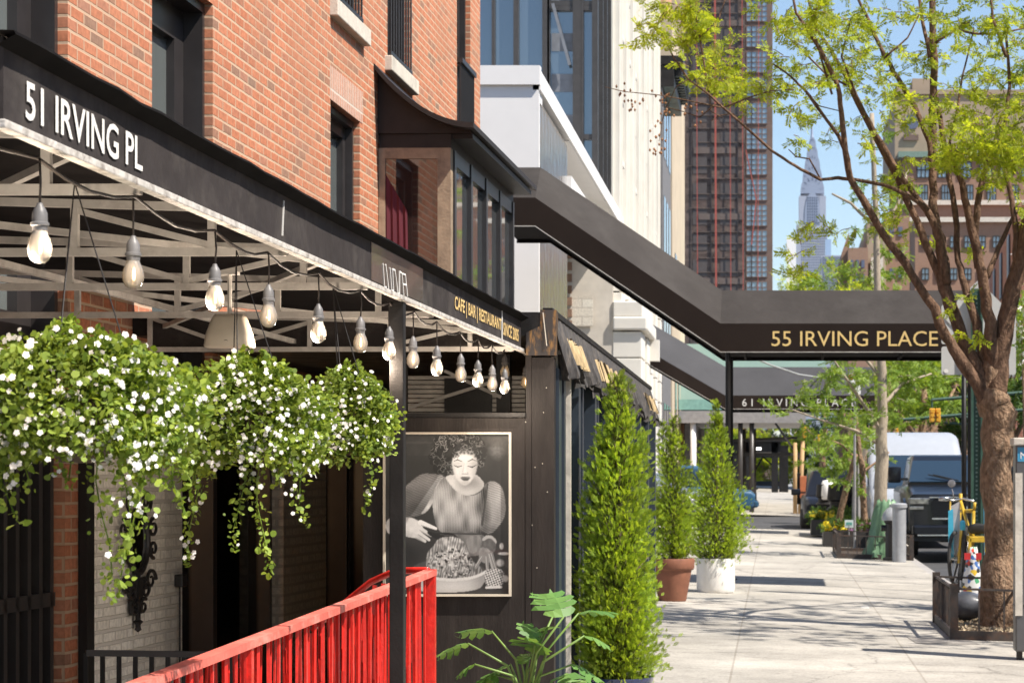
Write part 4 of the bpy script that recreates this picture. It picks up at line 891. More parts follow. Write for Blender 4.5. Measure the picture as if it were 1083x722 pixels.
for sd in (-1, 1):
    scroll(my + sd * .28, cz + .07, .055, 1.3, sd, 1.57); scroll(my + sd * .28, cz - .05, .05, 1.3, -sd, -1.57); scroll(my + sd * .23, cz - .22, .06, 1.3, sd, 0); scroll(my + sd * .13, cz - .27, .05, 1.2, -sd, 2); scroll(my + sd * .14, cz + .22, .06, 1.2, sd, -1)
    scroll(my + sd * .09, cz - .36, .045, 1.2, sd, 1.0)
m.bar((.03, my, cz - .15), (.03, my, cz - .47), .02, .035); m.lathe([(.0001, -.03), (.02, -.015), (.012, .01), (.03, .03), (.0001, .05)], (.03, my, cz - .47), 8)
m.box(.01, .03, my - .2, my + .2, cz - .27, cz - .2); m.box(.01, .03, my - .1, my + .1, cz - .40, cz - .27)
m.build('scrollwork', M['iron'], mi)
M['mirror'] = mat('mirror_glass', (.85, .88, .9), .02, 1.0, var=0)
m = MBL(); m.face([(.03, y, z) for y, z in ell(wwi * .93, hh)]); m.build('glass', M['mirror'], mi)
vs_ = thing('utility_box', 'small black wall box at the edge of the white painted brick', 'wall box', LB @ Vector((.03, 13.85, 1.1))); 
m = MBL(); m.box(.0, .05, 13.80, 13.9, lz(620, 13.85), lz(607, 13.85), .006); m.build('box', M['iron'], vs_); m = MBL(); m.tube([(.02, 13.85, lz(620, 13.85)), (.02, 13.85, .3)], .006, 5); m.build('conduit', M['iron'], vs_)

# ================================================================ broadleaf plant
M['bigleaf'] = leafmat('lobed_leaf', (.08, .19, .045), (.16, .29, .075), .3, rough=.48)
M['stem'] = mat('green_stem', (.16, .26, .06), .5)
bp_ = thing('leafy_plant', 'big lobed-leaf plant with upright green stems at the foot of the black partition', 'plant', (P(560, 722, 11.8).x, 11.8, 0))
def lobed(mb, c, size, az, pitch, roll=0):
    """pinnately lobed leaf: midrib along +x, deep irregular side lobes, drooping tip"""
    Mx = Matrix.Translation(c) @ Matrix.Rotation(az, 4, 'Z') @ Matrix.Rotation(-pitch, 4, 'Y') @ Matrix.Rotation(roll, 4, 'X')
    nl = 4; L_ = size * 1.1; zc = lambda u, v: -.30 * u * u / L_ - .35 * v * v / size + .02 * size * math.sin(u * 40)
    vs = []; fs = []; rib = []
    for i in range(nl + 1): u = L_ * (i / nl) ** .9; rib.append((u, 0, zc(u, 0)))
    for sd in (-1, 1):
        for i in range(nl):
            u0, u1 = rib[i][0], rib[i + 1][0]; w_ = size * .78 * math.sin(math.pi * (.18 + .74 * (i + .3) / nl)) * random.uniform(.85, 1.15); sw = .22 * w_; um = (u0 + u1) / 2
            pts = [rib[i], (u0 + .01 * size + sw * .2, sd * w_ * .48, 0), (um - .10 * size + sw * .7, sd * w_ * .80, 0), (um + sw * 1.0, sd * w_ * 1.02, 0), (um + .12 * size + sw * .9, sd * w_ * .84, 0), (u1 + sw * .10, sd * w_ * .46, 0), rib[i + 1]]
            pts = [(p[0], p[1], zc(p[0], p[1]) + (.03 * size * random.uniform(-1, 1) if 0 < k < 6 else 0)) for k, p in enumerate(pts)]
            o = len(vs); vs += pts; fs += [(o, o + 1, o + 5, o + 6), (o + 1, o + 2, o + 4, o + 5), (o + 2, o + 3, o + 4)]
    o = len(vs); vs += [rib[-1], (L_ * 1.02, size * .09, zc(L_, .1)), (L_ * 1.22, 0, zc(L_ * 1.2, 0)), (L_ * 1.02, -size * .09, zc(L_, .1))]; fs.append((o, o + 1, o + 2, o + 3))
    mb.add([Mx @ Vector(v) for v in vs], fs)
lm = MB(); sm = MB(); base = Vector((P(560, 760, 11.8).x, 11.8, PZ(765, 11.8)))
LV = [(520, 655, .24, 2.9, .2), (495, 668, .24, 3.0, -.1), (540, 690, .22, 3.2, -.2), (522, 700, .22, -2.4, -.6), (552, 690, .10, 1.5, 1.1), (596, 640, .26, 2.2, 1.0), (588, 632, .2, 2.6, .9), (612, 636, .26, .3, .3), (618, 660, .2, .1, -.1), (570, 680, .24, -1.8, .9), (566, 668, .18, 2.2, 1.2),
      (600, 700, .30, -.9, -.5), (606, 690, .26, -.3, -.2), (620, 708, .22, .1, -.4), (590, 712, .22, -1.8, -.8), (502, 690, .16, 3.3, -.3), (548, 720, .2, -2.2, -.3), (575, 655, .18, -1.5, .5)]
for i, (px, py, s_, az, pi_) in enumerate(LV):
    D = 11.8 + random.uniform(-.18, .22); c = P(px, py + 12, D); lobed(lm, c, s_ * .58, az, pi_, random.uniform(-.3, .3))
    b0 = base + Vector((random.uniform(-.06, .06), 0, 0)); mid = (b0 + c) / 2 + Vector((0, 0, .06)) + Vector(((c.x - b0.x) * -.12, 0, .03)); sm.tube([b0, mid, c], [.009, .007, .005], 6)
lm.build('leaves', M['bigleaf'], bp_); sm.build('stems', M['stem'], bp_, smooth=True)
m = MB(); g0 = gz(-1.2, 11.8); m.lathe([(.16, g0), (.2, g0 + .02), (.24, base.z - .02), (.26, base.z), (.22, base.z), (.2, base.z - .05)], (base.x, 11.8, 0), 24); 
M['bluepot'] = mat('navy_glazed_pot', (.012, .025, .10), .12, coat=.8, var=.1)
m.build('pot', M['bluepot'], bp_, smooth=True)

# ================================================================ potted cedars
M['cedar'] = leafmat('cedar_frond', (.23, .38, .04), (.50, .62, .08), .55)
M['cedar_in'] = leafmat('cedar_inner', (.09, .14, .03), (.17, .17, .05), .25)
M['bark'] = mat('grey_brown_bark', (.16, .115, .08), .9, var=.4, scale=14, bump=.9, bscale=26, stretch=(3, 3, .6))
M['terra'] = mat('terracotta', (.25, .10, .058), .7, var=.2, scale=7, dirt=(.20, .09, .05), dscale=4, damt=.6, bump=.15)
M['whitepot'] = mat('white_glazed_planter', (.76, .74, .71), .4, var=.06, dirt=(.5, .46, .4), dscale=2, damt=.35)
M['soil'] = mat('dark_soil', (.05, .035, .025), .95, bump=.8, bscale=60)
def cedar(label, px, D, ztop, zfol, R0, nf, pot, leaders=((0, 1.0),), fs=.075, seed=1, tone='cedar', pw=1.8, tb=.28):
    x = (px - VX) / F * D; g_ = gz(x, D); t = thing('potted_cedar', label, 'potted tree', (x, D, g_), 0, 'potted cedars along the building front')
    rnd = np.random.RandomState(seed); pos = []; di = []; H = ztop - zfol
    lobes = [(random.uniform(0, 6.28), random.uniform(0, 1), random.uniform(.15, .35)) for _ in range(16)]
    def rad(a, t_):
        r_ = R0 * (.90 + .10 * math.sin(9 * t_)) if t_ < tb else R0 * (1.0 - ((t_ - tb) / (1 - tb)) ** pw)
        for (la, lt, lr) in lobes:
            dd = ((t_ - lt) / .08) ** 2 + (math.sin((a - la) / 2) / .25) ** 2; r_ += R0 * lr * math.exp(-dd) * .7 * (1.1 - t_)
        return max(r_, .03)
    nb = int(nf / 26); pos2 = []; di2 = []; ro = []; br_ = MB()
    for i in range(nb):
        t0 = ((i + rnd.rand()) / nb) ** 1.15; a = i * 2.39996 + rnd.normal(0, .3); base = np.array((x, D, zfol + H * t0 * .93 - .03))
        if t0 > .60:
            l = leaders[rnd.randint(len(leaders))]; k = (t0 - .60) / .40; base[0] += l[0] * k ** .7; base[2] = zfol + H * (.60 + .40 * k * l[1]) - .04
        L_ = rad(a, t0) * rnd.uniform(.72, 1.18); el = .35 + .9 * t0 + rnd.normal(0, .15)
        out = np.array((math.cos(a), math.sin(a), 0.)); rise = L_ * (.55 + 1.0 * t0) + .03; base[2] -= rise * .55; tip = base + out * L_ + np.array((0, 0, rise))
        tip[2] = min(tip[2], zfol + H); nn = max(8, int(26 * (L_ / R0) ** .8 * rnd.uniform(.8, 1.3)))
        for j in range(nn):
            f = .22 + .80 * (j + rnd.rand()) / nn; c_ = base + (tip - base) * f + np.array((0, 0, -.10 * L_ * math.sin(math.pi * f))); sp_ = L_ * .20 * (1 - .4 * f) + .008
            c_ = c_ + rnd.normal(0, 1, 3) * sp_; d_ = (tip - base) / (np.linalg.norm(tip - base) + 1e-6) * .8 + out * .3 + rnd.normal(0, .38, 3) + np.array((0, 0, .35))
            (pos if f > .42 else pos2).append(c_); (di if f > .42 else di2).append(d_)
            if f > .42: tg = np.cross(np.array((0, 0, 1.)), out) + rnd.normal(0, .6, 3); ro.append(tg)
        if i % 3 == 0: br_.tube([tuple(base), tuple(base + (tip - base) * .6)], [.005, .002], 3, caps=False)
    br_.build('branches', M['bark'], t)
    scatter('foliage', M[tone], t, FROND[0], FROND[1], pos, di, rnd.uniform(fs * .5, fs * 1.1, len(pos)), roll=ro)
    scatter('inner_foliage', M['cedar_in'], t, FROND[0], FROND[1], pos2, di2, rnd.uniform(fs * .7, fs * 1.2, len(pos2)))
    m = MB(); m.tube([(x, D, g_ + .12), (x + .02, D, zfol + H * .3), (x, D + .01, zfol + H * .8)], [.028, .022, .006], 7)
    for k in range(26):
        a = random.uniform(0, 6.28); z = zfol - .04 + H * .75 * k / 26; r_ = rad(a, k / 30) * .85; m.tube([(x, D, z), (x + r_ * .5 * math.cos(a), D + r_ * .5 * math.sin(a), z + .05), (x + r_ * math.cos(a), D + r_ * math.sin(a), z + .16)], [.008, .005, .002], 4)
    m.build('trunk', M['bark'], t, smooth=True)
    kind, rp, hp = pot; m = MB()
    if kind == 'blue': m.lathe([(rp * .7, g_), (rp * .85, g_ + .03), (rp * .97, g_ + hp - .05), (rp * 1.06, g_ + hp - .03), (rp * 1.08, g_ + hp), (rp * .95, g_ + hp), (rp * .9, g_ + hp - .05)], (x, D, 0), 32); mm = 'bluepot'
    if kind == 'terra': m.lathe([(rp * .62, g_), (rp * .64, g_ + .01), (rp * .88, g_ + hp * .72), (rp * .95, g_ + hp * .73), (rp, g_ + hp * .78), (rp * 1.02, g_ + hp * .97), (rp, g_ + hp), (rp * .88, g_ + hp), (rp * .84, g_ + hp - .06)], (x, D, 0), 32); mm = 'terra'
    if kind == 'white': m.lathe([(rp * .93, g_), (rp * .96, g_ + .015), (rp * .99, g_ + .05), (rp, g_ + hp - .015), (rp * .985, g_ + hp), (rp * .9, g_ + hp), (rp * .88, g_ + hp - .05)], (x, D, 0), 36); mm = 'whitepot'
    m.build('pot', M[mm], t, smooth=True, angle=50)
    m = MB(); m.lathe([(.0001, g_ + hp - .045), (rp * .9, g_ + hp - .05)], (x, D, 0), 24); m.build('soil', M['soil'], t)
    return t
cedar('tallest potted cedar tree, the nearest one, in a glazed blue pot', 653, 14.3, EH + (VY - 392) / F * 14.3, EH + (VY - 716) / F * 14.3 + .03, .226, 17000, ('blue', .205, gz(-.95, 14.3) * 0 + (EH + (VY - 715) / F * 14.3 - gz(-.95, 14.3))), leaders=((-.01, 1.0), (.055, .93), (-.085, .45), (.0, .97)), fs=.050, seed=3)
cedar('slim dark potted cedar tree in a terracotta pot', 711, 28.4, EH + (VY - 438) / F * 28.4, EH + (VY - 588) / F * 28.4, .225, 7000, ('terra', .265, .51), leaders=((.02, 1.0), (-.12, .9)), fs=.065, seed=8, pw=1.6)
cedar('cone shaped potted cedar tree in a white cylinder planter beside the awning post', 757, 30.6, EH + (VY - 424) / F * 30.6, EH + (VY - 586) / F * 30.6, .37, 10500, ('white', .25, .44), leaders=((0, 1.0), (.05, .8)), fs=.065, seed=12, pw=1.25, tb=.12)
wp = thing('white_planter', 'empty white planter half hidden between the terracotta pot and the white cylinder planter', 'planter', (P(716, 0, 32.2).x, 32.2, 0))
m = MB(); g_ = gz(-1.3, 32.2); m.box(P(712, 0, 32.2).x, P(728, 0, 32.2).x, 32.1, 32.5, g_, g_ + .45, .01); m.build('box', M['whitepot'], wp)

# ================================================================ street awnings 55 and 61
M['goldclean'] = mat('gold_awning_letters', (.78, .56, .22), .5, var=.05)
def street_awning(label, D, px_bend, py_rt, py_rv, py_vb, px_end, px_slope0, rise_px, px_left, text, tpx, tpy, lm_, canv, dep=2.2):
    s = D / F; xb = (px_bend - VX) * s; xe = (px_end - VX) * s; xs = (px_slope0 - VX) * s; xl = (px_left - VX) * s
    zb = EH + (VY - py_vb) * s; zv = EH + (VY - py_rv) * s; zr = EH + (VY - py_rt) * (D + .75) / F; rise = rise_px * s
    g_ = gz(xb, D); t = thing('street_awning', label, 'awning', (xb, D + dep / 2, g_))
    sec = [(D, zb), (D, zv), (D + .75, zr), (D + dep - .75, zr), (D + dep, zv), (D + dep, zb)]
    path = [(xe, 0), (xb, 0), (xs, rise), (xl, rise)]
    top = MB()
    for (xa, ra), (xc, rc) in zip(path[:-1], path[1:]):
        k = max(1, int(abs(xa - xc) / .4))
        for j in range(k):
            t0, t1 = j / k, (j + 1) / k; X0, X1 = xa + (xc - xa) * t0, xa + (xc - xa) * t1; r0, r1 = ra + (rc - ra) * t0, ra + (rc - ra) * t1
            for i in (1, 2, 3): (y0, z0_), (y1, z1_) = sec[i], sec[i + 1]; top.face([(X0, y0, z0_ + r0), (X1, y0, z0_ + r1), (X1, y1, z1_ + r1), (X0, y1, z1_ + r0)])
    top.face([(xe, D, zv), (xe, D + .75, zr), (xe, D + dep - .75, zr), (xe, D + dep, zv)])
    top.build('canvas_roof', M[canv], t)
    val = MB()
    for (xa, ra), (xc, rc) in zip(path[:-1], path[1:]):
        for y in (D, D + dep): val.prism([(xa, y - .006, zb + ra), (xc, y - .006, zb + rc), (xc, y - .006, zv + rc), (xa, y - .006, zv + ra)], (0, .012, 0))
    val.box(xe - .006, xe + .006, D - .006, D + dep + .006, zb, zv); val.build('valance', M['valance'], t)
    sof = MB()
    for (xa, ra), (xc, rc) in zip(path[:-1], path[1:]): sof.face([(xa, D + .01, zb + .05 + ra), (xc, D + .01, zb + .05 + rc), (xc, D + dep - .01, zb + .05 + rc), (xa, D + dep - .01, zb + .05 + ra)])
    for y in (D + .03, D + dep - .03):
        for (xa, ra), (xc, rc) in zip(path[:-1], path[1:]): sof.bar((xa, y, zb + .02 + ra), (xc, y, zb + .02 + rc), .04, .04)
    x = xe - .02
    while x > xb - .05: sof.bar((x, D + .03, zb + .02), (x, D + dep - .03, zb + .02), .035, .035); x -= 1.1
    sof.build('soffit_frame', M['soffit'], t)
    pip = MB()
    for (xa, ra), (xc, rc) in zip(path[:-1], path[1:]): pip.bar((xa, D - .010, zb + .004 + ra), (xc, D - .010, zb + .004 + rc), .010, .010)
    pip.build('piping', M['truss'], t)
    for (x, y) in ((xb + .10, D + .05), (xb + .10, D + dep - .05), (xe - .08, D + .05), (xe - .08, D + dep - .05)):
        m = MB(); gg = gz(x, y); m.tube([(x, y, gg), (x, y, zb + .03)], .036, 10); m.lathe([(.09, gg), (.09, gg + .015), (.045, gg + .02), (.045, gg + .06)], (x, y, 0), 12); m.build('post', M['black'], t, smooth=True, angle=40)
    m = MB(); x0, x1 = [(p - VX) * s for p in tpx]; z1_, z0_ = [EH + (VY - p) * s for p in tpy]
    m.text(text, (x0, D - .010, z0_), (1, 0, 0), (0, 0, 1), x1 - x0, z1_ - z0_, bold=0 if lm_ == 'goldclean' else .004, space=1.0 if lm_ == 'goldclean' else 1.5); m.build('lettering', M[lm_], t)
    return t
street_awning('charcoal awning with gold 55 IRVING PLACE lettering crossing the sidewalk on black posts', 32.0, 762, 307, 342, 372.5, 1046, 566, 133, 528, '55 IRVING PLACE', (816, 992), (350, 366), 'goldclean', 'canvas2')
street_awning('slate grey awning with small white 61 IRVING PLACE lettering, beyond the 55 awning', 57.0, 767, 388, 418, 432.5, 925, 650, 68, 630, '61 IRVING PLACE', (785, 905), (421.5, 429.5), 'paleletter', 'canvas3', dep=2.6)
# ================================================================ ground
def groundmat():
    m, t, ns, ln = nt('sidewalk_concrete'); out = N(t, 'ShaderNodeOutputMaterial'); b = N(t, 'ShaderNodeBsdfPrincipled'); ln.new(b.outputs[0], out.inputs[0])
    b.inputs['Roughness'].default_value = .85; b.inputs['Specular IOR Level'].default_value = .3
    tc = N(t, 'ShaderNodeTexCoord'); P_ = tc.outputs['Object']
    br = N(t, 'ShaderNodeTexBrick'); br.offset = 0; br.inputs['Scale'].default_value = 1; br.inputs['Brick Width'].default_value = 1.53; br.inputs['Row Height'].default_value = 1.53
    br.inputs['Mortar Size'].default_value = .010; br.inputs['Mortar Smooth'].default_value = .2; br.inputs['Color1'].default_value = (.93, .93, .93, 1); br.inputs['Color2'].default_value = (1.05, 1.05, 1.05, 1); br.inputs['Mortar'].default_value = (.76, .74, .72, 1)
    mp = N(t, 'ShaderNodeMapping'); mp.inputs['Location'].default_value = (.35, .6, 0); ln.new(P_, mp.inputs[0]); ln.new(mp.outputs[0], br.inputs['Vector'])
    n1 = N(t, 'ShaderNodeTexNoise'); n1.inputs['Scale'].default_value = .8; n1.inputs['Detail'].default_value = 8; n1.inputs['Roughness'].default_value = .7; ln.new(P_, n1.inputs[0])
    m1 = N(t, 'ShaderNodeMapRange'); ln.new(n1.outputs['Fac'], m1.inputs[0]); m1.inputs[1].default_value = .3; m1.inputs[2].default_value = .7; m1.inputs[3].default_value = .62; m1.inputs[4].default_value = 1.16
    n2 = N(t, 'ShaderNodeTexNoise'); n2.inputs['Scale'].default_value = 45; n2.inputs['Detail'].default_value = 3; ln.new(P_, n2.inputs[0])
    m2 = N(t, 'ShaderNodeMapRange'); ln.new(n2.outputs['Fac'], m2.inputs[0]); m2.inputs[1].default_value = .3; m2.inputs[2].default_value = .7; m2.inputs[3].default_value = .80; m2.inputs[4].default_value = 1.16
    vo = N(t, 'ShaderNodeTexVoronoi'); vo.inputs['Scale'].default_value = 2.3; ln.new(P_, vo.inputs['Vector'])   # gum spots
    m3 = N(t, 'ShaderNodeMapRange'); ln.new(vo.outputs['Distance'], m3.inputs[0]); m3.inputs[1].default_value = .04; m3.inputs[2].default_value = .06; m3.inputs[3].default_value = .45; m3.inputs[4].default_value = 1.0
    a = N(t, 'ShaderNodeMath', operation='MULTIPLY'); ln.new(m1.outputs[0], a.inputs[0]); ln.new(m2.outputs[0], a.inputs[1])
    n4 = N(t, 'ShaderNodeTexNoise'); n4.inputs['Scale'].default_value = 2.6; n4.inputs['Detail'].default_value = 9; n4.inputs['Roughness'].default_value = .75; n4.inputs['Distortion'].default_value = .6; ln.new(P_, n4.inputs[0])
    m4 = N(t, 'ShaderNodeMapRange'); ln.new(n4.outputs['Fac'], m4.inputs[0]); m4.inputs[1].default_value = .52; m4.inputs[2].default_value = .66; m4.inputs[3].default_value = 1.0; m4.inputs[4].default_value = .72
    vc = N(t, 'ShaderNodeTexVoronoi', feature='DISTANCE_TO_EDGE'); vc.inputs['Scale'].default_value = .33; wv = N(t, 'ShaderNodeVectorMath', operation='MULTIPLY_ADD'); ln.new(n4.outputs['Color'], wv.inputs[0]); wv.inputs[1].default_value = (.5, .5, 0); ln.new(P_, wv.inputs[2]); ln.new(wv.outputs[0], vc.inputs['Vector'])
    m5 = N(t, 'ShaderNodeMapRange'); ln.new(vc.outputs['Distance'], m5.inputs[0]); m5.inputs[1].default_value = .001; m5.inputs[2].default_value = .0045; m5.inputs[3].default_value = .6; m5.inputs[4].default_value = 1.0
    c0 = N(t, 'ShaderNodeMath', operation='MULTIPLY'); ln.new(m3.outputs[0], c0.inputs[0]); ln.new(m4.outputs[0], c0.inputs[1])
    c1 = N(t, 'ShaderNodeMath', operation='MULTIPLY'); ln.new(c0.outputs[0], c1.inputs[0]); ln.new(m5.outputs[0], c1.inputs[1])
    c = N(t, 'ShaderNodeMath', operation='MULTIPLY'); ln.new(a.outputs[0], c.inputs[0]); ln.new(c1.outputs[0], c.inputs[1])
    vm = N(t, 'ShaderNodeVectorMath', operation='SCALE'); ln.new(br.outputs['Color'], vm.inputs[0]); ln.new(c.outputs[0], vm.inputs['Scale'])
    v2 = N(t, 'ShaderNodeVectorMath', operation='MULTIPLY'); ln.new(vm.outputs[0], v2.inputs[0]); v2.inputs[1].default_value = (.44, .41, .362); ln.new(v2.outputs[0], b.inputs['Base Color'])
    bp = N(t, 'ShaderNodeBump'); bp.inputs['Strength'].default_value = .5; bp.inputs['Distance'].default_value = .004; ln.new(n2.outputs['Fac'], bp.inputs['Height']); ln.new(bp.outputs[0], b.inputs['Normal'])
    return m
M['side'] = groundmat()
M['asphalt'] = mat('asphalt', (.055, .055, .058), .85, var=.25, scale=1.2, bump=.6, bscale=70, dirt=(.11, .105, .10), dscale=.5, damt=.6)
M['curbm'] = mat('granite_kerb', (.34, .32, .30), .8, var=.2, scale=20)
M['terrain'] = mat('city_ground', (.16, .15, .14), .9, var=.2, scale=.2)
def sheet(name, x0, x1, y0, y1, dz, mt, nx=1, ny=12, flat=None):
    m = MB()
    for i in range(nx):
        for j in range(ny):
            xs = (x0 + (x1 - x0) * i / nx, x0 + (x1 - x0) * (i + 1) / nx); ys_ = (y0 + (y1 - y0) * j / ny, y0 + (y1 - y0) * (j + 1) / ny)
            m.face([(x, y, (gz(x, y) if flat is None else .008 * min(y, 240) + flat) + dz) for x, y in ((xs[0], ys_[0]), (xs[1], ys_[0]), (xs[1], ys_[1]), (xs[0], ys_[1]))])
    return struct(m.build(name, M[mt]))
CX = 2.62
sheet('ground', -4000, 4000, -400, 240, -.60, 'terrain', ny=6, flat=0); m = MB(); m.face([(-4000, 240, 1.32), (4000, 240, 1.32), (4000, 6000, 1.32), (-4000, 6000, 1.32)]); struct(m.build('ground', M['terrain']))
sheet('sidewalk', -6, CX - .15, -30, 62, 0, 'side', nx=1)
sheet('sidewalk', -6, CX - .15, 80, 196, 0.0, 'side', nx=1); 
sheet('road', CX, 11.5, -30, 240, 0, 'asphalt', flat=-.19); sheet('road', -60, CX, 62, 80, 0, 'asphalt', flat=-.05)
for y0, y1 in ((-30, 62), (80, 196)):
    m = MB(); 
    for j in range(int((y1 - y0) / 3)):
        ya, yb = y0 + j * 3 + .008, y0 + j * 3 + 2.992; za, zb_ = gz(CX, ya), gz(CX, yb)
        m.loft([[Vector((CX - .15, ya, za - .3)), Vector((CX, ya, za - .3)), Vector((CX, ya, za)), Vector((CX - .15, ya, za + .003))], [Vector((CX - .15, yb, zb_ - .3)), Vector((CX, yb, zb_ - .3)), Vector((CX, yb, zb_)), Vector((CX - .15, yb, zb_ + .003))]])
    struct(m.build('kerb', M['curbm']))
sheet('sidewalk', 11.5, 16, -30, 60, 0, 'side', flat=-.06); sheet('sidewalk', 11.5, 16, 80, 196, 0, 'side', flat=-.06)
# shallow cracks / patches
m = MB()
for (x, y, w_, h_) in ((1.35, 22.6, .62, .9),): 
    m.face([(x, y, gz(x, y) + .004), (x + w_, y + .1, gz(x + w_, y) + .004), (x + w_ - .1, y + h_, gz(x + w_, y + h_) + .004), (x - .05, y + h_ - .1, gz(x, y + h_) + .004)])
M['patchm'] = mat('sidewalk_patch', (.24, .22, .20), .9, var=.2, bump=.4); struct(m.build('sidewalk_patch', M['patchm']))
m = MB(); g_ = gz(1.2, 28.3); m.box(1.02, 1.12, 28.0, 29.2, g_ + .002, g_ + .006); M['coverm'] = mat('pale_cover', (.62, .59, .54), .7); struct(m.build('sidewalk_strip', M['coverm']))

# ================================================================ buildings behind
M['whiteclad'] = mat('white_cladding', (.82, .80, .78), .45, var=.03, scale=2)
M['whitestone'] = mat('white_limestone', (.68, .65, .59), .75, var=.06, scale=1.5, bump=.15, dirt=(.60, .53, .43), dscale=.9, damt=.25)
M['mull'] = mat('dark_mullion', (.05, .045, .042), .4)
gb = thing('glass_building', 'glass fronted modern building with a white boxed terrace beside the brick house', 'building', (-3.5, 35, .1))
# box storey: white end wall + ribbed glass street side
D0, D1 = 35.0, 40.1; zt = PZ(70, D0); xr = PX(570, D0)
m = MB(); m.box(-8, xr, D0, D0 + .12, 0.0, PZ(88, D0)); m.box(-8, xr + .02, D0 - .06, D0 + .14, PZ(88, D0) - .03, zt); m.box(-8, xr - .01, D0 + .05, D0 + .6, zt - .5, zt - .02); m.build('end_wall', M['whiteclad'], gb)
m = MB(); m.box(-8, xr - .1, D0 + .13, D1, .0, PZ(88, D0) + .1); m.build('core', M['whiteclad'], gb)
M['ribglass'] = glassmat('ribbed_glass', (.17, .16, .155), .16, .03, wscale=4)
k = 10
for i in range(k):
    y0 = D0 + .14 + (D1 - D0 - .14) * i / k; m = MB(); m.box(xr - .09, xr - .03, y0 + .015, y0 + (D1 - D0 - .14) / k - .015, .2, zt - .45); m.build('ribbed_pane', M['ribglass'], gb)
zpar = EH + 6.13
m = MB(); m.prism([(xr + .03, D0, zpar), (xr + .03, 54, zpar), (xr + .03, 54, zpar - .28), (xr + .03, D0, zpar - .28)], (-.12, 0, 0)); m.box(-8, xr, D1, 54, zpar - .3, zpar - .15); m.build('parapet', M['whiteclad'], gb)
m = MB(); m.prism([(xr + .05, D0 + 5, zpar - .9), (xr + .05, 48.3, zpar - .9), (xr + .05, 48.3, zpar - 1.15), (xr + .05, D0 + 5, zpar - 1.15)], (-.1, 0, 0)); 
# glass tower volume
Dg0, Dg1 = 47.6, 52.4; xg = PX(632, Dg0); ztop = 24
m.build('beam', M['whiteclad'], gb)
m = MB(); m.box(-12, xg - .05, Dg0 + .06, Dg1, zpar - .1, ztop); m.build('glass_volume', M['glassblue'], gb)
cols = [-7.9, PX(521, Dg0), PX(545, Dg0), PX(578, Dg0), PX(609, Dg0), PX(614.5, Dg0)]
m = MB()
for px, w_ in ((522, .06), (546, .10), (577.5, .14), (580.5, .05), (610.5, .17), (616, .05), (629.5, .12)):
    x = PX(px, Dg0); m.box(x - w_ / 2, x + w_ / 2, Dg0 - .08, Dg0 + .05, zpar - .1, ztop)
for z in (PZ(145, Dg0), PZ(4, Dg0), PZ(72, Dg0) + 1.2): m.box(PX(580, Dg0), xg, Dg0 - .05, Dg0 + .055, z - .05, z + .05)
for y in (48.9, 50.1, 51.3): m.box(xg - .05, xg + .02, y - .04, y + .04, zpar - .1, ztop)
m.build('mullions', M['mull'], gb)
m = MB()
M['shade'] = mat('grey_roller_shades', (.16, .17, .19), .6)
for i in range(7): z = PZ(140, Dg0) + i * .82; m = MB(); m.box(PX(583, Dg0), PX(608, Dg0), Dg0 + .045, Dg0 + .055, z, z + .36); m.build('window_shade', M['shade'], gb)
m = MB(); m.bar((PX(585, Dg0), Dg0 - .1, PZ(5, Dg0)), (PX(603, Dg0), Dg0 - .1, PZ(70, Dg0)), .06, .05, up=(0, 1, 0)); m.build('reflection_streak', M['shade'], gb)  # grey bar standing in for a diagonal reflection in the glass

# white limestone building with piers, brackets and rusticated base
ws = thing('limestone_building', 'white limestone building with rusticated piers beyond the glass fronted building', 'building', (-3.6, 52.8, .4))
xS = -3.62; S0, S1 = 52.7, 72.2
m = MB(); m.box(-14, xS, S0, S1, 0.2, 30); m.build('wall', M['whitestone'], ws)
m = MB()
y = S0 + .05; i = 0
while y < S1 - .8:
    for k in range(16):
        z = .4 + k * .62
        if z < 7: m.box(xS, xS + .20, y, y + 1.0, z, z + .585, .012)
    m.box(xS, xS + .14, y + .08, y + .92, 7.3, 30); m.box(xS, xS + .34, y - .06, y + 1.06, 6.9, 7.28, .03)
    m.box(xS + .02, xS + .17, y + .3, y + .38, 7.3, 30); m.box(xS + .02, xS + .17, y + .62, y + .70, 7.3, 30)
    y += 2.5
m.build('pier', M['whitestone'], ws)
m = MB()
for k in range(8):
    z = .3 + k * .60; m.box(xS, -2.98, S0 - .05, S0 + 1.5, z, z + .57, .015); m.box(xS, -2.98, S0 + 2.3, S0 + 3.7, z, z + .57, .015)
m.box(xS, -3.05, S0, S0 + 3.65, .3, 4.9); m.box(xS, -2.85, S0 - .15, S0 + 3.85, 5.1, 5.4, .04); m.box(xS, -2.95, S0 - .08, S0 + 3.75, 5.4, 5.75, .03); m.loft([[Vector((-2.98 + d, S0 + 3.7 + dy, 5.1 - dz)) for dy in (-.3, .05) for d in ((0, .22) if dy < 0 else (.22, 0))] for dz, _ in ((0, 0), (.5, 0))]); m.build('portico', M['whitestone'], ws)
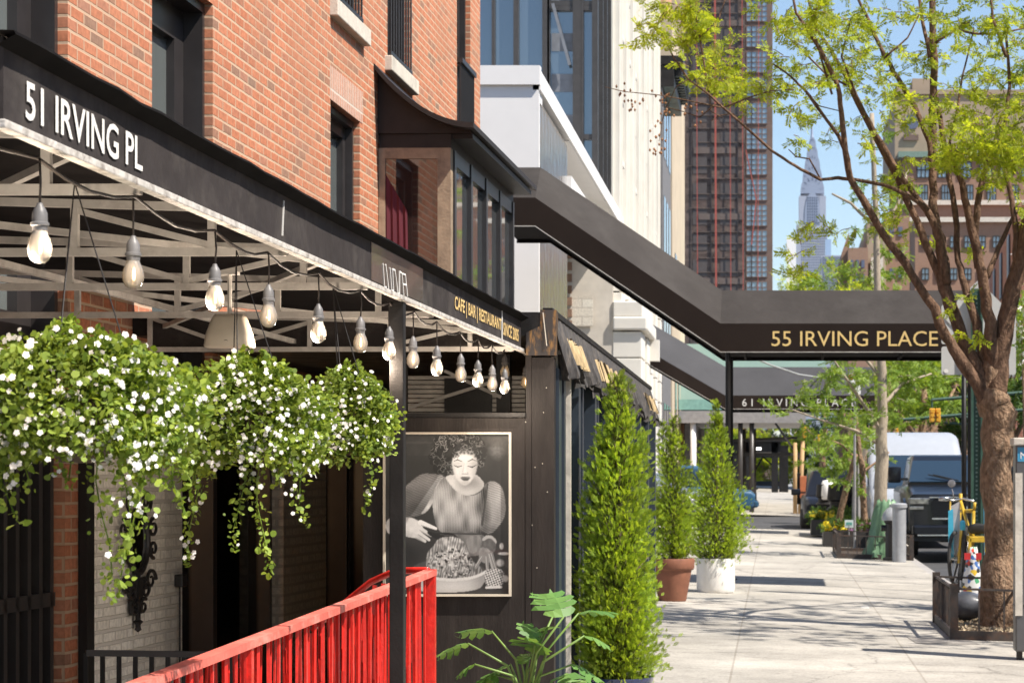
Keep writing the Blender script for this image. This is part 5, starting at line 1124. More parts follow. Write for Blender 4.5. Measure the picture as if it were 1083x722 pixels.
for i in range(7):
    y = S0 + 1.15 + i * 2.5
    for zb in ((1.2, 9.2, 15.2) if i % 2 == 0 else (1.2, 12.0)):
        if y + 1.2 < S1: 
            w = MB(); w.box(xS - .02, xS + .01, y, y + 1.3, zb, zb + 2.6); o = w.build('window', M['glassdark'], ws)
            f = MB(); f.box(xS, xS + .08, y + .62, y + .68, zb, zb + 2.6); f.box(xS, xS + .08, y, y + 1.3, zb + 1.25, zb + 1.32); f.build('frame', M['mull'], o)
            s = MB(); s.box(xS, xS + .10, y - .05, y + 1.35, zb - .18, zb - .02, .02); s.box(xS, xS + .10, y - .05, y + 1.35, zb + 2.72, zb + 2.90, .03); s.build('sill', M['whitestone'], o)
            for q in (): b_ = MB(); b_.loft([[Vector((xS + d * s1, y + q + dy, zb + 2.7 - dz)) for s1, dy in ((0, -.07), (1, -.07), (1, .07), (0, .07))] for dz, d in ((0, .26), (.15, .27), (.28, .16), (.42, .18), (.55, .06))]); b_.build('bracket', M['stone'], o)
m = MB(); m.box(-14, xS, S0 - .03, S0, 3.0, 7.0)
sw = m.build('side_wall', M['stone'], ws)
M['whitecb'] = brickmat('cream_brick', [(.52, .47, .40), (.6, .55, .47), (.64, .6, .52)], (.46, .41, .35), bw=.6, rh=.2, mort=.014, bump=.3)
m = MB(); m.box(PX(601, 52.6), PX(627, 52.6), 52.60, 52.64, PZ(345, 52.6), PZ(313, 52.6)); m.build('brick_infill', M['whitecb'], ws)
m = MB()
for k in range(9): m.box(PX(600.5, 52.6) - .1 * (k % 2), PX(605, 52.6), 52.54, 52.60, PZ(360, 52.6) + k * .26, PZ(360, 52.6) + k * .26 + .18)
M['toothm'] = mat('old_brown_brick', (.20, .12, .08), .9); m.build('broken_brick_edge', M['toothm'], ws)

# dark cornice building
cb = thing('cornice_building', 'grey stone building with an overhanging black cornice behind the limestone building', 'building', (-3.6, 73, .6))
M['greystone'] = mat('grey_painted_stone', (.16, .155, .16), .7, var=.15); M['tanstone'] = mat('tan_stone', (.50, .41, .30), .85, var=.15, scale=1.2, bump=.2, dirt=(.30, .23, .16), dscale=.6, damt=.5)
m = MB(); m.box(-14, -3.45, 72.4, 78, .4, PZ(70, 72.4)); m.build('wall', M['greystone'], cb)
m = MB(); zc = PZ(68, 73); m.box(-14, -2.82, 72.3, 78.4, zc - .12, zc + .14); m.box(-14, -3.1, 72.35, 78.2, zc - .8, zc - .12)
for i in range(12): m.box(-3.1, -2.88, 72.6 + i * .48, 72.8 + i * .48, zc - .45, zc - .12)
m.build('cornice', M['black'], cb)
for i in range(3):
    for j in range(4): w = MB(); w.box(-3.46, -3.43, 73 + i * 1.7, 74 + i * 1.7, 2.2 + j * 3.2, 4.2 + j * 3.2); w.build('window', M['glassdark'], cb)
tb = thing('tan_building', 'tan stone building with orange brick upper floors rising beyond the black cornice', 'building', (-3.6, 80, .7))
m = MB(); m.box(-14, PX(722, 88), 79, 90, .5, PZ(70, 88)); m.build('wall', M['tanstone'], tb)
M['orangeb'] = brickmat('far_orange_brick', [(.45, .22, .10), (.52, .28, .13), (.5, .25, .12)], (.5, .4, .3), bump=.3)
M['redb'] = brickmat('far_red_brick', [(.26, .09, .06), (.32, .12, .08), (.29, .10, .07)], (.36, .26, .2), bump=.3)
m = MB(); m.box(-14, PX(703, 90), 90.2, 96, .5, 40); m.build('orange_wing', M['orangeb'], tb); m = MB(); m.box(PX(706, 98), PX(716, 98), 98, 104, .5, 44); m.build('red_wing', M['redb'], tb)
m = MB(); m.box(PX(703.5, 97), PX(722, 97), 97.5, 98, .5, 42); m.build('stone_wing', M['tanstone'], tb)
for j in range(5): w = MB(); w.box(PX(722, 88) - .01, PX(722, 88) + .03, 81 + (j % 3) * 2.6, 82.2 + (j % 3) * 2.6, 4 + (j // 3) * 3.6, 6 + (j // 3) * 3.6); w.build('window', M['glassdark'], tb)

# netted tower at the end of the street
M['net'] = mat('brown_netting', (.10, .075, .066), .9, spec=.1, var=.5, scale=.5, stretch=(1, 1, 2.2), dirt=(.17, .13, .11), dscale=.35, damt=.9)
M['netbrick'] = mat('brown_tower_brick', (.15, .10, .08), .85, var=.2, scale=.5); M['redline'] = mat('red_hoist_line', (.34, .07, .05), .7); M['steelw'] = mat('pale_scaffold', (.12, .092, .08), .8)
M['towerglass'] = glassmat('tower_glass', (.17, .26, .34), .08, .01, wscale=.3)
DT = 350.0; tx = lambda px: PX(px, DT); tz = lambda py: PZ(py, DT)
nt_ = thing('netted_tower', 'tall tower wrapped in brown scaffold netting with red hoist lines, left of the spire', 'building', (tx(770), DT, 1.3))
m = MB(); m.box(tx(700), tx(817), DT, DT + 16, 1, 95); m.build('wall', M['netbrick'], nt_)
m = MB(); m.box(tx(712), tx(788), DT - 1.4, DT - .1, 1, 93); m.build('netting', M['net'], nt_)
m = MB()
for px in (739, 758.5, 774, 787): m.bar((tx(px), DT - 1.9, 2), (tx(px - 2.5), DT - 1.9, 92), .11 if px != 758.5 else .26, .11)
m.bar((tx(801), DT - .6, 2), (tx(803), DT - .6, 92), .10); m.bar((tx(789), DT - 1.5, tz(160)), (tx(800), DT - 1.5, tz(212)), .14); m.bar((tx(800), DT - 1.5, tz(212)), (tx(795), DT - 1.5, tz(260)), .14); m.build('hoist_lines', M['redline'], nt_)
m = MB()
zz = 3.0; i = 0
while zz < 90:
    m.box(tx(729 + 5 * (i % 3)), tx(787 - 9 * (i % 4 == 1)), DT - 1.6, DT - 1.42, zz, zz + (.10 if i % 5 else .9)); i += 1; zz += 1.9 * random.uniform(.8, 1.2)
for px in (731, 752, 780): m.box(tx(px), tx(px) + .12, DT - 1.55, DT - 1.42, 1, 91)
m.build('scaffold', M['steelw'], nt_)
fl_h = 3.78; z = 6.0
win0 = None
while z < 88:
    if win0 is None:
        w = MB(); w.box(tx(789.5), tx(811.5), DT - .05, DT + .05, z, z + 3.1); win0 = w.build('window', M['towerglass'], nt_)
        f = MB()
        for k in range(5): x = tx(789.5) + (tx(811.5) - tx(789.5)) * k / 4; f.box(x - .07, x + .07, DT - .16, DT - .04, z, z + 3.1)
        for q in (0, .75, 1.5, 2.25, 3.1): f.box(tx(789.5), tx(811.5), DT - .15, DT - .045, z + q - .06, z + q + .06)
        f.build('window_frame', M['netbrick'], win0)
    else:
        c = dup(win0, loc=win0.location + Vector((0, 0, z - 6.0)), parent=nt_)
    z += fl_h
M['netwin'] = mat('windows_behind_netting', (.07, .058, .055), .6)
for j in range(22):
    z = 6 + j * fl_h
    for a, b_ in ((762, 781), (733, 748)): m = MB(); m.box(tx(a), tx(b_), DT - 1.45, DT - 1.405, z, z + 2.4); m.build('veiled_window', M['netwin'], nt_)

# ---- distant skyscraper with arched steel crown
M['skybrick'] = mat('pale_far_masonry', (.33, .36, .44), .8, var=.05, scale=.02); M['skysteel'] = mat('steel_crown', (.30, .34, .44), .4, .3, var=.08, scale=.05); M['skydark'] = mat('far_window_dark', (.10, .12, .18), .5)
DC = 2000.0; cx_ = lambda px: PX(px, DC); cz_ = lambda py: PZ(py, DC)
ch = thing('spired_skyscraper', 'distant pale skyscraper with a stepped arched steel crown and a needle spire', 'skyscraper', (cx_(859), DC + 15, 1.3))
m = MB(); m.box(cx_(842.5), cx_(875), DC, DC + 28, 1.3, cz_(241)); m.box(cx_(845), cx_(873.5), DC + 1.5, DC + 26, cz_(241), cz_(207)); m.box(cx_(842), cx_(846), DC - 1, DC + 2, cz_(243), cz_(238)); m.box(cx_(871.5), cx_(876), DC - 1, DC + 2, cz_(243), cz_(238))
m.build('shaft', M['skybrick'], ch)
m = MB()
for i in range(7):
    x = cx_(853.2 + i * 2.1)
    for j in range(13): m.box(x, x + .8, DC + 1.3, DC + 1.6, cz_(238 - j * 2.6), cz_(238 - j * 2.6) + 1.1)
for i in range(13):
    x = cx_(847.5 + i * 2.15)
    for j in range(25): m.box(x, x + .85, DC - .2, DC + .1, cz_(312 - j * 2.8), cz_(312 - j * 2.8) + 1.2)
wn = m.build('window_bands', M['skydark'], ch); wn['kind'] = 'stuff'
def arch(mb, hw, zb, h, y0, y1, xc=cx_(859.3), n=16):
    poly = [(xc - hw, y0, zb)] + [(xc - hw * math.cos(math.pi * k / n), y0, zb + (h) * (math.sin(math.pi * k / n) ** .75)) for k in range(n + 1)] + [(xc + hw, y0, zb)]
    mb.prism(poly[::-1], (0, y1 - y0, 0))
sc_ = .8
tiers = [(14.2 * sc_, 207, 203, 20), (12.6 * sc_, 204, 184, 17), (10.4 * sc_, 190, 172, 14), (8.2 * sc_, 177, 161, 11), (6.0 * sc_, 166, 151, 8), (4.0 * sc_, 155, 143, 5)]
m = MB(); 
for i, (hw, pb, pt, dd) in enumerate(tiers[1:]): 
    arch(m, hw * 1.0, cz_(pb), cz_(pt) - cz_(pb), DC + 14 - dd * .62, DC + 14 + dd * .62)
    y0 = DC + 14 - dd * .62
m.tube([(cx_(859.3), DC + 14, cz_(150)), (cx_(859), DC + 14, cz_(140)), (cx_(858.6), DC + 14, cz_(118))], [2.6, 1.1, .35], 8); m.build('crown', M['skysteel'], ch)
m = MB()
for i, (hw, pb, pt, dd) in enumerate(tiers[1:]):
    y0 = DC + 14 - dd * .62 - .25; nn = 7; xc = cx_(859.3)
    for k in range(nn):
        a = math.pi * (k + .5) / nn; r0, r1 = .66, .9; h = cz_(pt) - cz_(pb)
        p0 = (xc - hw * .66 * math.cos(a - .12), y0, cz_(pb) + h * .70 * math.sin(a) ** .75); p1 = (xc - hw * .66 * math.cos(a + .12), y0, cz_(pb) + h * .70 * math.sin(a) ** .75); p2 = (xc - hw * .86 * math.cos(a), y0, cz_(pb) + h * .90 * math.sin(a) ** .75)
        m.prism([p0, p1, p2], (0, .3, 0))
m.build('triangle_windows', M['skydark'], ch)
m = MB(); arch(m, 6.6, cz_(235), cz_(203) - cz_(235), DC - .5 + 1.4, DC + 1.5); m.build('central_arch', M['skysteel'], ch)
m = MB()
for i in range(5):
    for j in range(9): x = cx_(853.9 + i * 2.35); m.box(x, x + 1.0, DC + .6, DC + .9, cz_(234 - j * 3), cz_(234 - j * 3) + 1.5)
m.build('arch_windows', M['skydark'], ch)
fb = thing('white_slab_tower', 'plain white slab tower low beside the spired skyscraper', 'skyscraper', (cx_(837) * .8, 1600, 1.3)); m = MB(); m.box(PX(832, 1600), PX(842, 1600), 1600, 1620, 1, PZ(251, 1600)); m.build('shaft', M['whiteclad'], fb)
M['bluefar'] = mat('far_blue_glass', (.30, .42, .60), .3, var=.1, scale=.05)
fb = thing('blue_glass_tower', 'narrow blue glass tower just right of the spired skyscraper', 'skyscraper', (PX(877, 1700), 1700, 1.3)); m = MB(); m.box(PX(873, 1700), PX(879, 1700), 1700, 1720, 1, PZ(253, 1700)); m.build('shaft', M['bluefar'], fb)
fb = thing('pale_office_block', 'pale blue grey office block low on the horizon right of the spired skyscraper', 'skyscraper', (PX(886, 1300), 1300, 1.3)); m = MB(); m.box(PX(869, 1300), PX(905, 1300), 1300, 1330, 1, PZ(270, 1300)); m.build('shaft', M['skybrick'], fb)
m = MB()
for i in range(16):
    for j in range(12): x = PX(870.5 + i * 2.2, 1300); m.box(x, x + .6, 1299.7, 1300.1, PZ(273 + j * 3, 1300), PZ(273 + j * 3, 1300) + .8)
m.build('windows', M['skydark'], fb)['kind'] = 'stuff'

# ---- brick buildings on the right
M['brownb'] = brickmat('brown_brick', [(.27, .16, .11), (.32, .19, .13), (.30, .175, .12)], (.27, .20, .15), bump=.3)
M['tanb'] = mat('tan_brick_far', (.34, .265, .19), .85, var=.12, scale=.6, dirt=(.28, .19, .13), dscale=.3, damt=.4); M['copper'] = mat('green_copper', (.16, .24, .20), .6)
DR = 205.0; rx = lambda px: PX(px, DR); rz = lambda py: PZ(py, DR)
rb = thing('brick_apartment_tower', 'large brown brick apartment building with a tan top storey, behind the forked street tree', 'building', (rx(1000), DR, 1.2))
m = MB(); m.box(rx(955), rx(1260), DR, DR + 25, 1, rz(166)); m.box(rx(962), rx(1240), DR - 8, DR - .02, 1, rz(243)); m.build('wall', M['brownb'], rb)
m = MB(); m.box(rx(947), rx(1250), DR + 1, DR + 24, rz(166), rz(98))
m.box(rx(946), rx(1251), DR + .8, DR + 1.2, rz(98), rz(98) + .4)
m.box(rx(949), rx(960), DR + 1.5, DR + 5, rz(98), rz(86)); m.box(rx(966), rx(985), DR + 1.5, DR + 6, rz(98), rz(80)); m.build('top_storey', M['tanb'], rb)
m = MB(); m.box(rx(950), rx(1260), DR - .5, DR + 1.2, rz(167), rz(161)); m.build('copper_ledge', M['copper'], rb); 
m = MB()
for py in (214, 243): m.box(rx(955), rx(1260), DR - (8.4 if py == 243 else .35), DR - (8 if py == 243 else 0), rz(py) - .25, rz(py) + .15)
m.build('stone_band', M['sill'], rb)
w = MB(); w.lathe([(.0001, 0), (.65, 0), (.65, .1)], Vector((rx(965), DR + .85, rz(127))), 20, axis='y'); w.build('round_window', M['skydark'], rb)
w = MB(); w.box(rx(956), rx(972), DR + .8, DR + .95, rz(147), rz(141)); w.build('louvre', M['netbrick'], rb)
wp_ = None
for py0, py1, D_, pxs in ((188, 172, DR, range(970, 1250, 22)), (212, 196, DR, range(972, 1250, 24)), (262, 250, DR - 8, range(975, 1240, 15)), (296, 284, DR - 8, range(975, 1240, 15)), (330, 318, DR - 8, range(975, 1240, 15))):
    for px in pxs:
        ww_ = 13 if py0 == 188 else (9 if py0 == 212 else 7)
        w = MB(); w.box(PX(px, D_), PX(px + ww_, D_), D_ - .06, D_ + .02, PZ(py0, D_), PZ(py1, D_)); o = w.build('window', M['towerglass'], rb)
        f = MB(); n_ = 3 if ww_ > 8 else 2
        for k in range(n_ + 1): x = PX(px, D_) + (PX(px + ww_, D_) - PX(px, D_)) * k / n_; f.box(x - .05, x + .05, D_ - .12, D_ - .05, PZ(py0, D_), PZ(py1, D_))
        for z in (PZ(py0, D_), (PZ(py0, D_) + PZ(py1, D_)) / 2, PZ(py1, D_)): f.box(PX(px, D_), PX(px + ww_, D_), D_ - .12, D_ - .05, z - .05, z + .05)
        f.build('frame', M['mull'], o)
lb_ = thing('brick_row_house', 'lower brown brick building with a pale side wall, left of the large apartment building', 'building', (PX(920, 170), 170, 1.2))
m = MB(); m.box(PX(897, 170), PX(918, 170), 170, 190, 1, PZ(262, 170)); m.prism([(PX(886, 172), 172, 1), (PX(898, 172), 172, 1), (PX(898, 172), 172, PZ(245, 172)), (PX(890, 172), 172, PZ(268, 172))], (0, 12, 0)); m.box(PX(936, 175), PX(962, 175), 175, 195, 1, PZ(228, 175)); m.build('wall', M['brownb'], lb_)
m = MB(); m.box(PX(917, 172), PX(937, 172), 172, 190, 1, PZ(236, 172)); m.build('pale_wall', M['tanb'], lb_); m = MB(); m.box(PX(921, 171), PX(934, 171), 171, 171.9, PZ(300, 171), PZ(272, 171)); m.build('stone_gable', M['sill'], lb_)
for px in (899, 905, 911): 
    for py in (275, 290, 305): w = MB(); w.box(PX(px, 170), PX(px + 3.4, 170), 169.9, 170.02, PZ(py + 8, 170), PZ(py, 170)); w.build('window', M['skydark'], lb_)
for px in (941, 950): 
    for py in (240, 262, 284): w = MB(); w.box(PX(px, 175), PX(px + 4.4, 175), 174.9, 175.02, PZ(py + 10, 175), PZ(py, 175)); w.build('window', M['skydark'], lb_)
nb = thing('red_brick_house', 'reddish brown brick house behind the forked trunk of the largest street tree', 'building', (PX(1090, 95), 95, .7))
m = MB(); m.prism([(PX(1046, 110), 110, .2), (PX(1046, 110), 110, PZ(292, 110)), (PX(1074, 84), 84, PZ(218, 84)), (PX(1074, 84), 84, .2)], (14, 0, 0)); m.build('wall', M['redb'], nb)
for k in range(3):
    for j in range(3):
        y = 88 + k * 7; xw = PX(1074, 84) + (PX(1046, 110) - PX(1074, 84)) * (y - 84) / 26; w = MB(); w.prism([(xw - .03, y, 3.2 + j * 3), (xw - .03 + (PX(1046, 110) - PX(1074, 84)) * 1.6 / 26, y + 1.6, 3.2 + j * 3), (xw - .03 + (PX(1046, 110) - PX(1074, 84)) * 1.6 / 26, y + 1.6, 5 + j * 3), (xw - .03, y, 5 + j * 3)], (-.04, 0, 0)); w.build('window', M['skydark'], nb)
# row on the east side, seen only in reflections and as bounce light
er = thing('brick_row', 'tan terrace across the street, mirrored in the shop glass', 'building', (22, 20, 0))
m = MB(); m.box(20, 32, -20, 60, -.6, 13); m.build('wall', M['tanb'], er)
for k in range(12):
    for j in range(3):
        w = MB(); w.box(19.93, 20.02, -18 + k * 6.4, -16.6 + k * 6.4, 1.4 + j * 3.6, 3.6 + j * 3.6); w.build('window', M['towerglass'], er)

# ---- low structures between: sidewalk shed, teal hoarding, end of street
M['teal'] = mat('pale_teal_hoarding', (.34, .50, .45), .6, var=.06, scale=1); M['teal2'] = mat('teal_netting', (.20, .38, .33), .7); M['greysteel'] = mat('grey_steel_deck', (.30, .29, .29), .5)
sh = thing('sidewalk_shed', 'sidewalk shed with a grey beam, white columns and pale teal hoarding beyond the cross street', 'scaffold shed', (PX(760, 84), 84, .7))
Ds = 84.0; m = MB(); m.box(PX(716, Ds), PX(852, Ds), Ds, Ds + .3, PZ(447, Ds), PZ(435, Ds)); m.box(PX(716, Ds), PX(852, Ds), Ds + .3, Ds + 22, PZ(437, Ds), PZ(434, Ds)); m.build('deck_beam', M['greysteel'], sh)
m = MB(); m.box(-14, PX(815, Ds), Ds + 1.2, Ds + 1.35, PZ(432, Ds), PZ(421, Ds)); m.build('lower_hoarding', M['teal2'], sh)
m = MB(); m.box(-14, PX(875, Ds), Ds + 2, Ds + 20, PZ(423, Ds), PZ(360, Ds)); m.build('hoarding', M['teal'], sh)
m = MB(); m.box(PX(694, Ds), PX(711, Ds), Ds - .6, Ds + 1, PZ(425, Ds), PZ(402, Ds)); m.box(-6.5, PX(711, Ds), Ds - .7, Ds + 1, PZ(437, Ds), PZ(431, Ds)); m.build('white_box', M['whiteclad'], sh)
for px, c in ((733, 'whiteclad'), (757, 'greysteel'), (783, 'mull'), (795, 'mull')):
    for dy in (0, 9): m = MB(); m.tube([(PX(px, Ds), Ds + .2 + dy, .6), (PX(px, Ds), Ds + .2 + dy, PZ(447, Ds))], .11 if c == 'whiteclad' else .09, 10); m.build('column', M[c], sh, smooth=True)
m = MB(); m.bar((PX(820, Ds), Ds + .2, PZ(447, Ds)), (PX(850, Ds), Ds + .2, PZ(490, Ds)), .08); m.bar((PX(775, Ds), Ds + 6, PZ(478, Ds)), (PX(850, Ds), Ds + 6, PZ(478, Ds)), .12); m.bar((PX(770, Ds), Ds + 6, PZ(462, Ds)), (PX(850, Ds), Ds + 6, PZ(459, Ds)), .10); m.build('brace', M['mull'], sh)
# storefronts of the next block, left
nbk = thing('corner_storefront', 'dark corner shopfront with wooden jambs under the sidewalk shed', 'shop front', (-4, 92, .7))
m = MB(); m.box(-10, PX(722, 84.5), 86.5, 110, .5, 4.2); m.build('wall', M['black'], nbk)
m = MB(); m.box(PX(717, 85), PX(722, 85), 86.2, 86.45, .5, 4.0); m.box(PX(700, 85), PX(703, 85), 86.2, 86.45, .5, 4.0); M['woodj'] = mat('brown_wood_jamb', (.22, .12, .06), .6); m.build('jamb', M['woodj'], nbk)
m = MB(); m.box(PX(706, 85), PX(715, 85), 86.3, 86.45, .9, 3.0); m.build('pane', M['glasspale'], nbk)
s2 = thing('sidewalk_shed', 'dark second sidewalk shed framing a bright green opening at the far end of the sidewalk', 'scaffold shed', (PX(800, 150), 150, 1.2))
D2 = 150.0; m = MB()
m.box(PX(770, D2), PX(788, D2), D2, D2 + 30, 1.1, PZ(466, D2)); m.box(PX(788, D2), PX(793, D2), D2, D2 + .5, 1.1, PZ(466, D2)); m.box(PX(788, D2), PX(826, D2), D2, D2 + 30, PZ(478, D2), PZ(466, D2)); m.box(PX(816, D2), PX(823, D2), D2, D2 + .6, 1.1, PZ(466, D2)); m.box(PX(824, D2), PX(834, D2), D2 + 3, D2 + 3.4, 1.1, PZ(470, D2))
m.box(PX(765, D2), PX(834, D2), D2 - .3, D2, PZ(467, D2), PZ(464, D2)); m.bar((PX(793, D2), D2 + 12, 2.3), (PX(806, D2), D2 + 12, 3.6), .12); m.bar((PX(806, D2), D2 + 12, 3.6), (PX(817, D2), D2 + 12, 3.0), .12)
m.build('frame', M['black'], s2); m = MB(); m.box(PX(800, D2), PX(805, D2), D2 - .05, D2 + .0, PZ(475.5, D2), PZ(473, D2)); M['lampw'] = mat('white_lamp', (.9, .9, .9), .4, emit=(1, .95, .85), estr=2.5); m.build('lamp', M['lampw'], s2)
m = MB(); m.box(PX(788, 195), PX(830, 195), 196, 196.2, 1.4, 2.0); M['parkfence'] = M['iron']; pk = m.build('park_fence', M['iron']); tag(pk, 'low dark fence of the park at the far end of the sidewalk', 'fence')
# ================================================================ trees
M['treebark'] = mat('brown_flaky_bark', (.235, .15, .095), .9, spec=.2, var=.5, scale=14, bump=1.0, bscale=24, stretch=(1.6, 1.6, .8), dirt=(.46, .33, .22), dscale=11, damt=.75, bdist=.04)
M['limbbark'] = mat('dark_reddish_bark', (.135, .080, .052), .9, spec=.2, var=.45, scale=12, bump=1.0, bscale=26, stretch=(2, 2, 1), dirt=(.30, .19, .12), dscale=14, damt=.6, bdist=.02)
M['palebark'] = mat('pale_grey_bark', (.34, .28, .21), .9, var=.3, scale=16, bump=.8, bscale=30, stretch=(3, 3, .6))
M['lime'] = leafmat('spring_leaf', (.24, .33, .02), (.44, .50, .05), .55)
M['lime2'] = leafmat('spring_leaf_green', (.13, .23, .03), (.25, .35, .05), .42)
M['deep'] = leafmat('mid_green_leaf', (.05, .11, .02), (.12, .20, .035), .35)
SPR = spray_template(6, 1.0, .38, .25)
def spray_cloud(name, mt, parent, clumps, D, per=1.0, size=.26, dspread=.9, tpl=SPR, droop=-.15, twigs=None):
    pos = []; di = []; sc = []; s = D / F; tw_ = MB()
    for cl in clumps:
        cx, cy, rx_, ry_ = cl[:4]; n = int((cl[4] if len(cl) > 4 else rx_ * ry_ * .09) * per); dd = cl[5] if len(cl) > 5 else random.uniform(-dspread, dspread)
        c = P(cx, cy, D + dd)
        # a clump is several twigs; sprays sit along them
        k = max(2, n // 7)
        for _ in range(k):
            o = c + Vector((random.gauss(0, rx_ * s * .45), random.gauss(0, .35), random.gauss(0, ry_ * s * .45)))
            v = Vector((random.gauss(0, 1), random.gauss(0, .7), random.gauss(0, .45))).normalized() * random.uniform(.2, .45) * min(1.3, max(.5, rx_ * s * 1.5))
            tw_.tube([o, o + v * .5 + Vector((0, 0, .02)), o + v], [.006, .004, .002], 3, caps=False)
            for j in range(7):
                p = o + v * (j + .5) / 7; q = v.normalized() * .6; pos.append(p); di.append((q.x + random.gauss(0, .55), q.y + random.gauss(0, .55), q.z + random.gauss(droop, .4))); sc.append(size * random.uniform(.55, 1.15))
    ro = np.random.normal(size=(len(pos), 3)) * .5 + np.array((.0, 0, 1.0)); ro = np.cross(ro, np.array(di))
    o_ = scatter(name, mt, parent, tpl[0], tpl[1], pos, di, sc, roll=np.random.normal(size=(len(pos), 3)))
    return tw_
WS = [1.0]
def limbs(mb, segs, D, s=None):
    s = D / F
    for seg in segs:
        off = seg[0]; pts = []; rad = []
        for i, (px, py, w_) in enumerate(seg[1]):
            d = D + off * i / max(1, len(seg[1]) - 1) + (seg[2] if len(seg) > 2 else 0)
            p = P(px, py, d); pts.append(p); rad.append(w_ * WS[0] * d / F / 2)
        # resample with slight kinks
        q = []; r_ = []
        for i in range(len(pts) - 1):
            for t in (0, .34, .67): q.append(pts[i].lerp(pts[i + 1], t) + (Vector((random.gauss(0, 1), random.gauss(0, 1), random.gauss(0, 1))) * rad[i] * (.05 if w_ > 28 else .16) if t else Vector())); r_.append((rad[i] + (rad[i + 1] - rad[i]) * t) * random.uniform(.95, 1.08))
        q.append(pts[-1]); r_.append(rad[-1]); mb.tube(q, r_, 10)
D1_ = 24.5
t1 = thing('street_tree', 'large multi-stemmed street tree with bright spring leaves in the nearest railed pit', 'tree', (PX(1055, D1_), D1_, gz(2.3, D1_)))
m = MB(); gy = VY - (gz(2.3, D1_) - EH) / D1_ * F
limbs(m, [(0, [(1056, gy + 4, 48), (1055, gy - 6, 41), (1055, 600, 36), (1057, 540, 33), (1056, 480, 33), (1055, 450, 35), (1051, 425, 35), (1049, 400, 20), (1048, 380, 10)])], D1_)
m.build('trunk', M['treebark'], t1, smooth=True)
m = MB(); WS[0] = .74
limbs(m, [
 (-.6, [(1050, 440, 24), (1034, 405, 21), (1012, 374, 17), (1001, 357, 15), (980, 315, 13), (958, 279, 12), (933, 246, 11), (914, 213, 10.5), (899, 188, 10), (894, 160, 9), (890, 120, 8), (886, 91, 7), (869, 55, 6), (842, 14, 4), (834, -30, 3)]),
 (.5, [(1052, 432, 26), (1035, 395, 22), (1018, 360, 19), (1004, 318, 17), (988, 279, 12), (975, 246, 11), (958, 210, 10), (945, 180, 10), (933, 158, 9), (914, 122, 8.5), (897, 85, 7), (880, 55, 5), (862, 30, 4), (850, -20, 3)]),
 (.9, [(1006, 330, 18), (999, 290, 17), (995, 253, 16), (988, 226, 13), (986, 190, 12), (987, 150, 12), (987, 100, 11), (987, 50, 10), (986, 0, 9), (984, -60, 7)]),
 (.2, [(1002, 300, 12), (995, 255, 11), (980, 222, 10), (955, 190, 8), (940, 165, 8), (920, 130, 6.5), (905, 100, 5)]),
 (.9, [(1048, 410, 20), (1038, 365, 16), (1029, 330, 13), (1020, 300, 11), (1013, 276, 9), (1010, 224, 8.5), (1002, 172, 8), (995, 130, 7.5), (988, 90, 6), (983, 40, 5)]),
 (-.2, [(1050, 400, 24), (1047, 354, 19), (1043, 315, 16), (1036, 279, 14), (1024, 224, 12), (1012, 180, 8), (1004, 150, 5)]),
 (.3, [(1035, 283, 12), (1031, 250, 11), (1034, 215, 10), (1042, 180, 8), (1052, 150, 6), (1060, 120, 4)]),
 (2.5, [(1100, 190, 16), (1160, 120, 12), (1240, 60, 9), (1320, 10, 6), (1400, -60, 4)]), (-2.5, [(1090, 240, 14), (1170, 200, 11), (1280, 160, 8), (1400, 130, 5), (1500, 90, 3)]), (1.0, [(1115, 120, 12), (1200, 20, 9), (1300, -60, 6), (1420, -120, 4)]), (-1.5, [(1280, 160, 6), (1380, 60, 5), (1480, 0, 3)]),
 (.1, [(1054, 425, 30), (1057, 380, 27), (1064, 337, 25), (1076, 290, 25), (1086, 250, 24), (1100, 190, 20), (1115, 120, 16), (1125, 40, 11), (1130, -50, 6)]),
 (.6, [(1044, 293, 9), (1056, 262, 7), (1068, 236, 6), (1080, 215, 5)]),
 (.4, [(1074, 300, 9), (1075, 251, 9), (1070, 210, 8), (1063, 177, 7), (1062, 140, 6), (1068, 90, 5), (1064, 40, 4)]),
 (-.9, [(982, 222, 6.5), (962, 208, 6), (936, 196, 5.5), (905, 190, 5), (886, 188, 5), (868, 190, 4.5), (853, 182, 4.5), (835, 172, 4), (817, 160, 4), (790, 136, 3.6), (765, 114, 3.4), (750, 100, 3), (728, 84, 2.2)]),
 (.4, [(985, 166, 9), (983, 150, 8), (969, 116, 7.5), (950, 83, 7), (936, 61, 6.5), (920, 25, 5), (908, 0, 4), (900, -40, 3)]),
 (-.5, [(897, 168, 6), (887, 144, 5.5), (868, 118, 4.5), (850, 94, 4), (835, 80, 3), (818, 68, 2)]),
 (.5, [(983, 60, 6), (976, 25, 5), (970, -20, 4)]), (.6, [(990, 45, 4), (1010, 32, 3.5), (1035, 36, 3.5), (1060, 35, 3), (1090, 28, 2.5)]),
 (-.3, [(868, 190, 2.4), (856, 168, 2.4), (842, 166, 1.8), (834, 158, 1.4)]), (.3, [(1000, 170, 4), (1012, 120, 4), (1018, 80, 3), (1030, 30, 2)]),
 (.3, [(1045, 175, 4), (1056, 150, 3.4), (1075, 130, 2.6)]), (-.4, [(914, 122, 3.6), (890, 60, 3), (900, 20, 2)]), (.2, [(1064, 60, 5), (1050, 20, 4), (1046, -20, 3)])], D1_)
WS[0] = 1.0
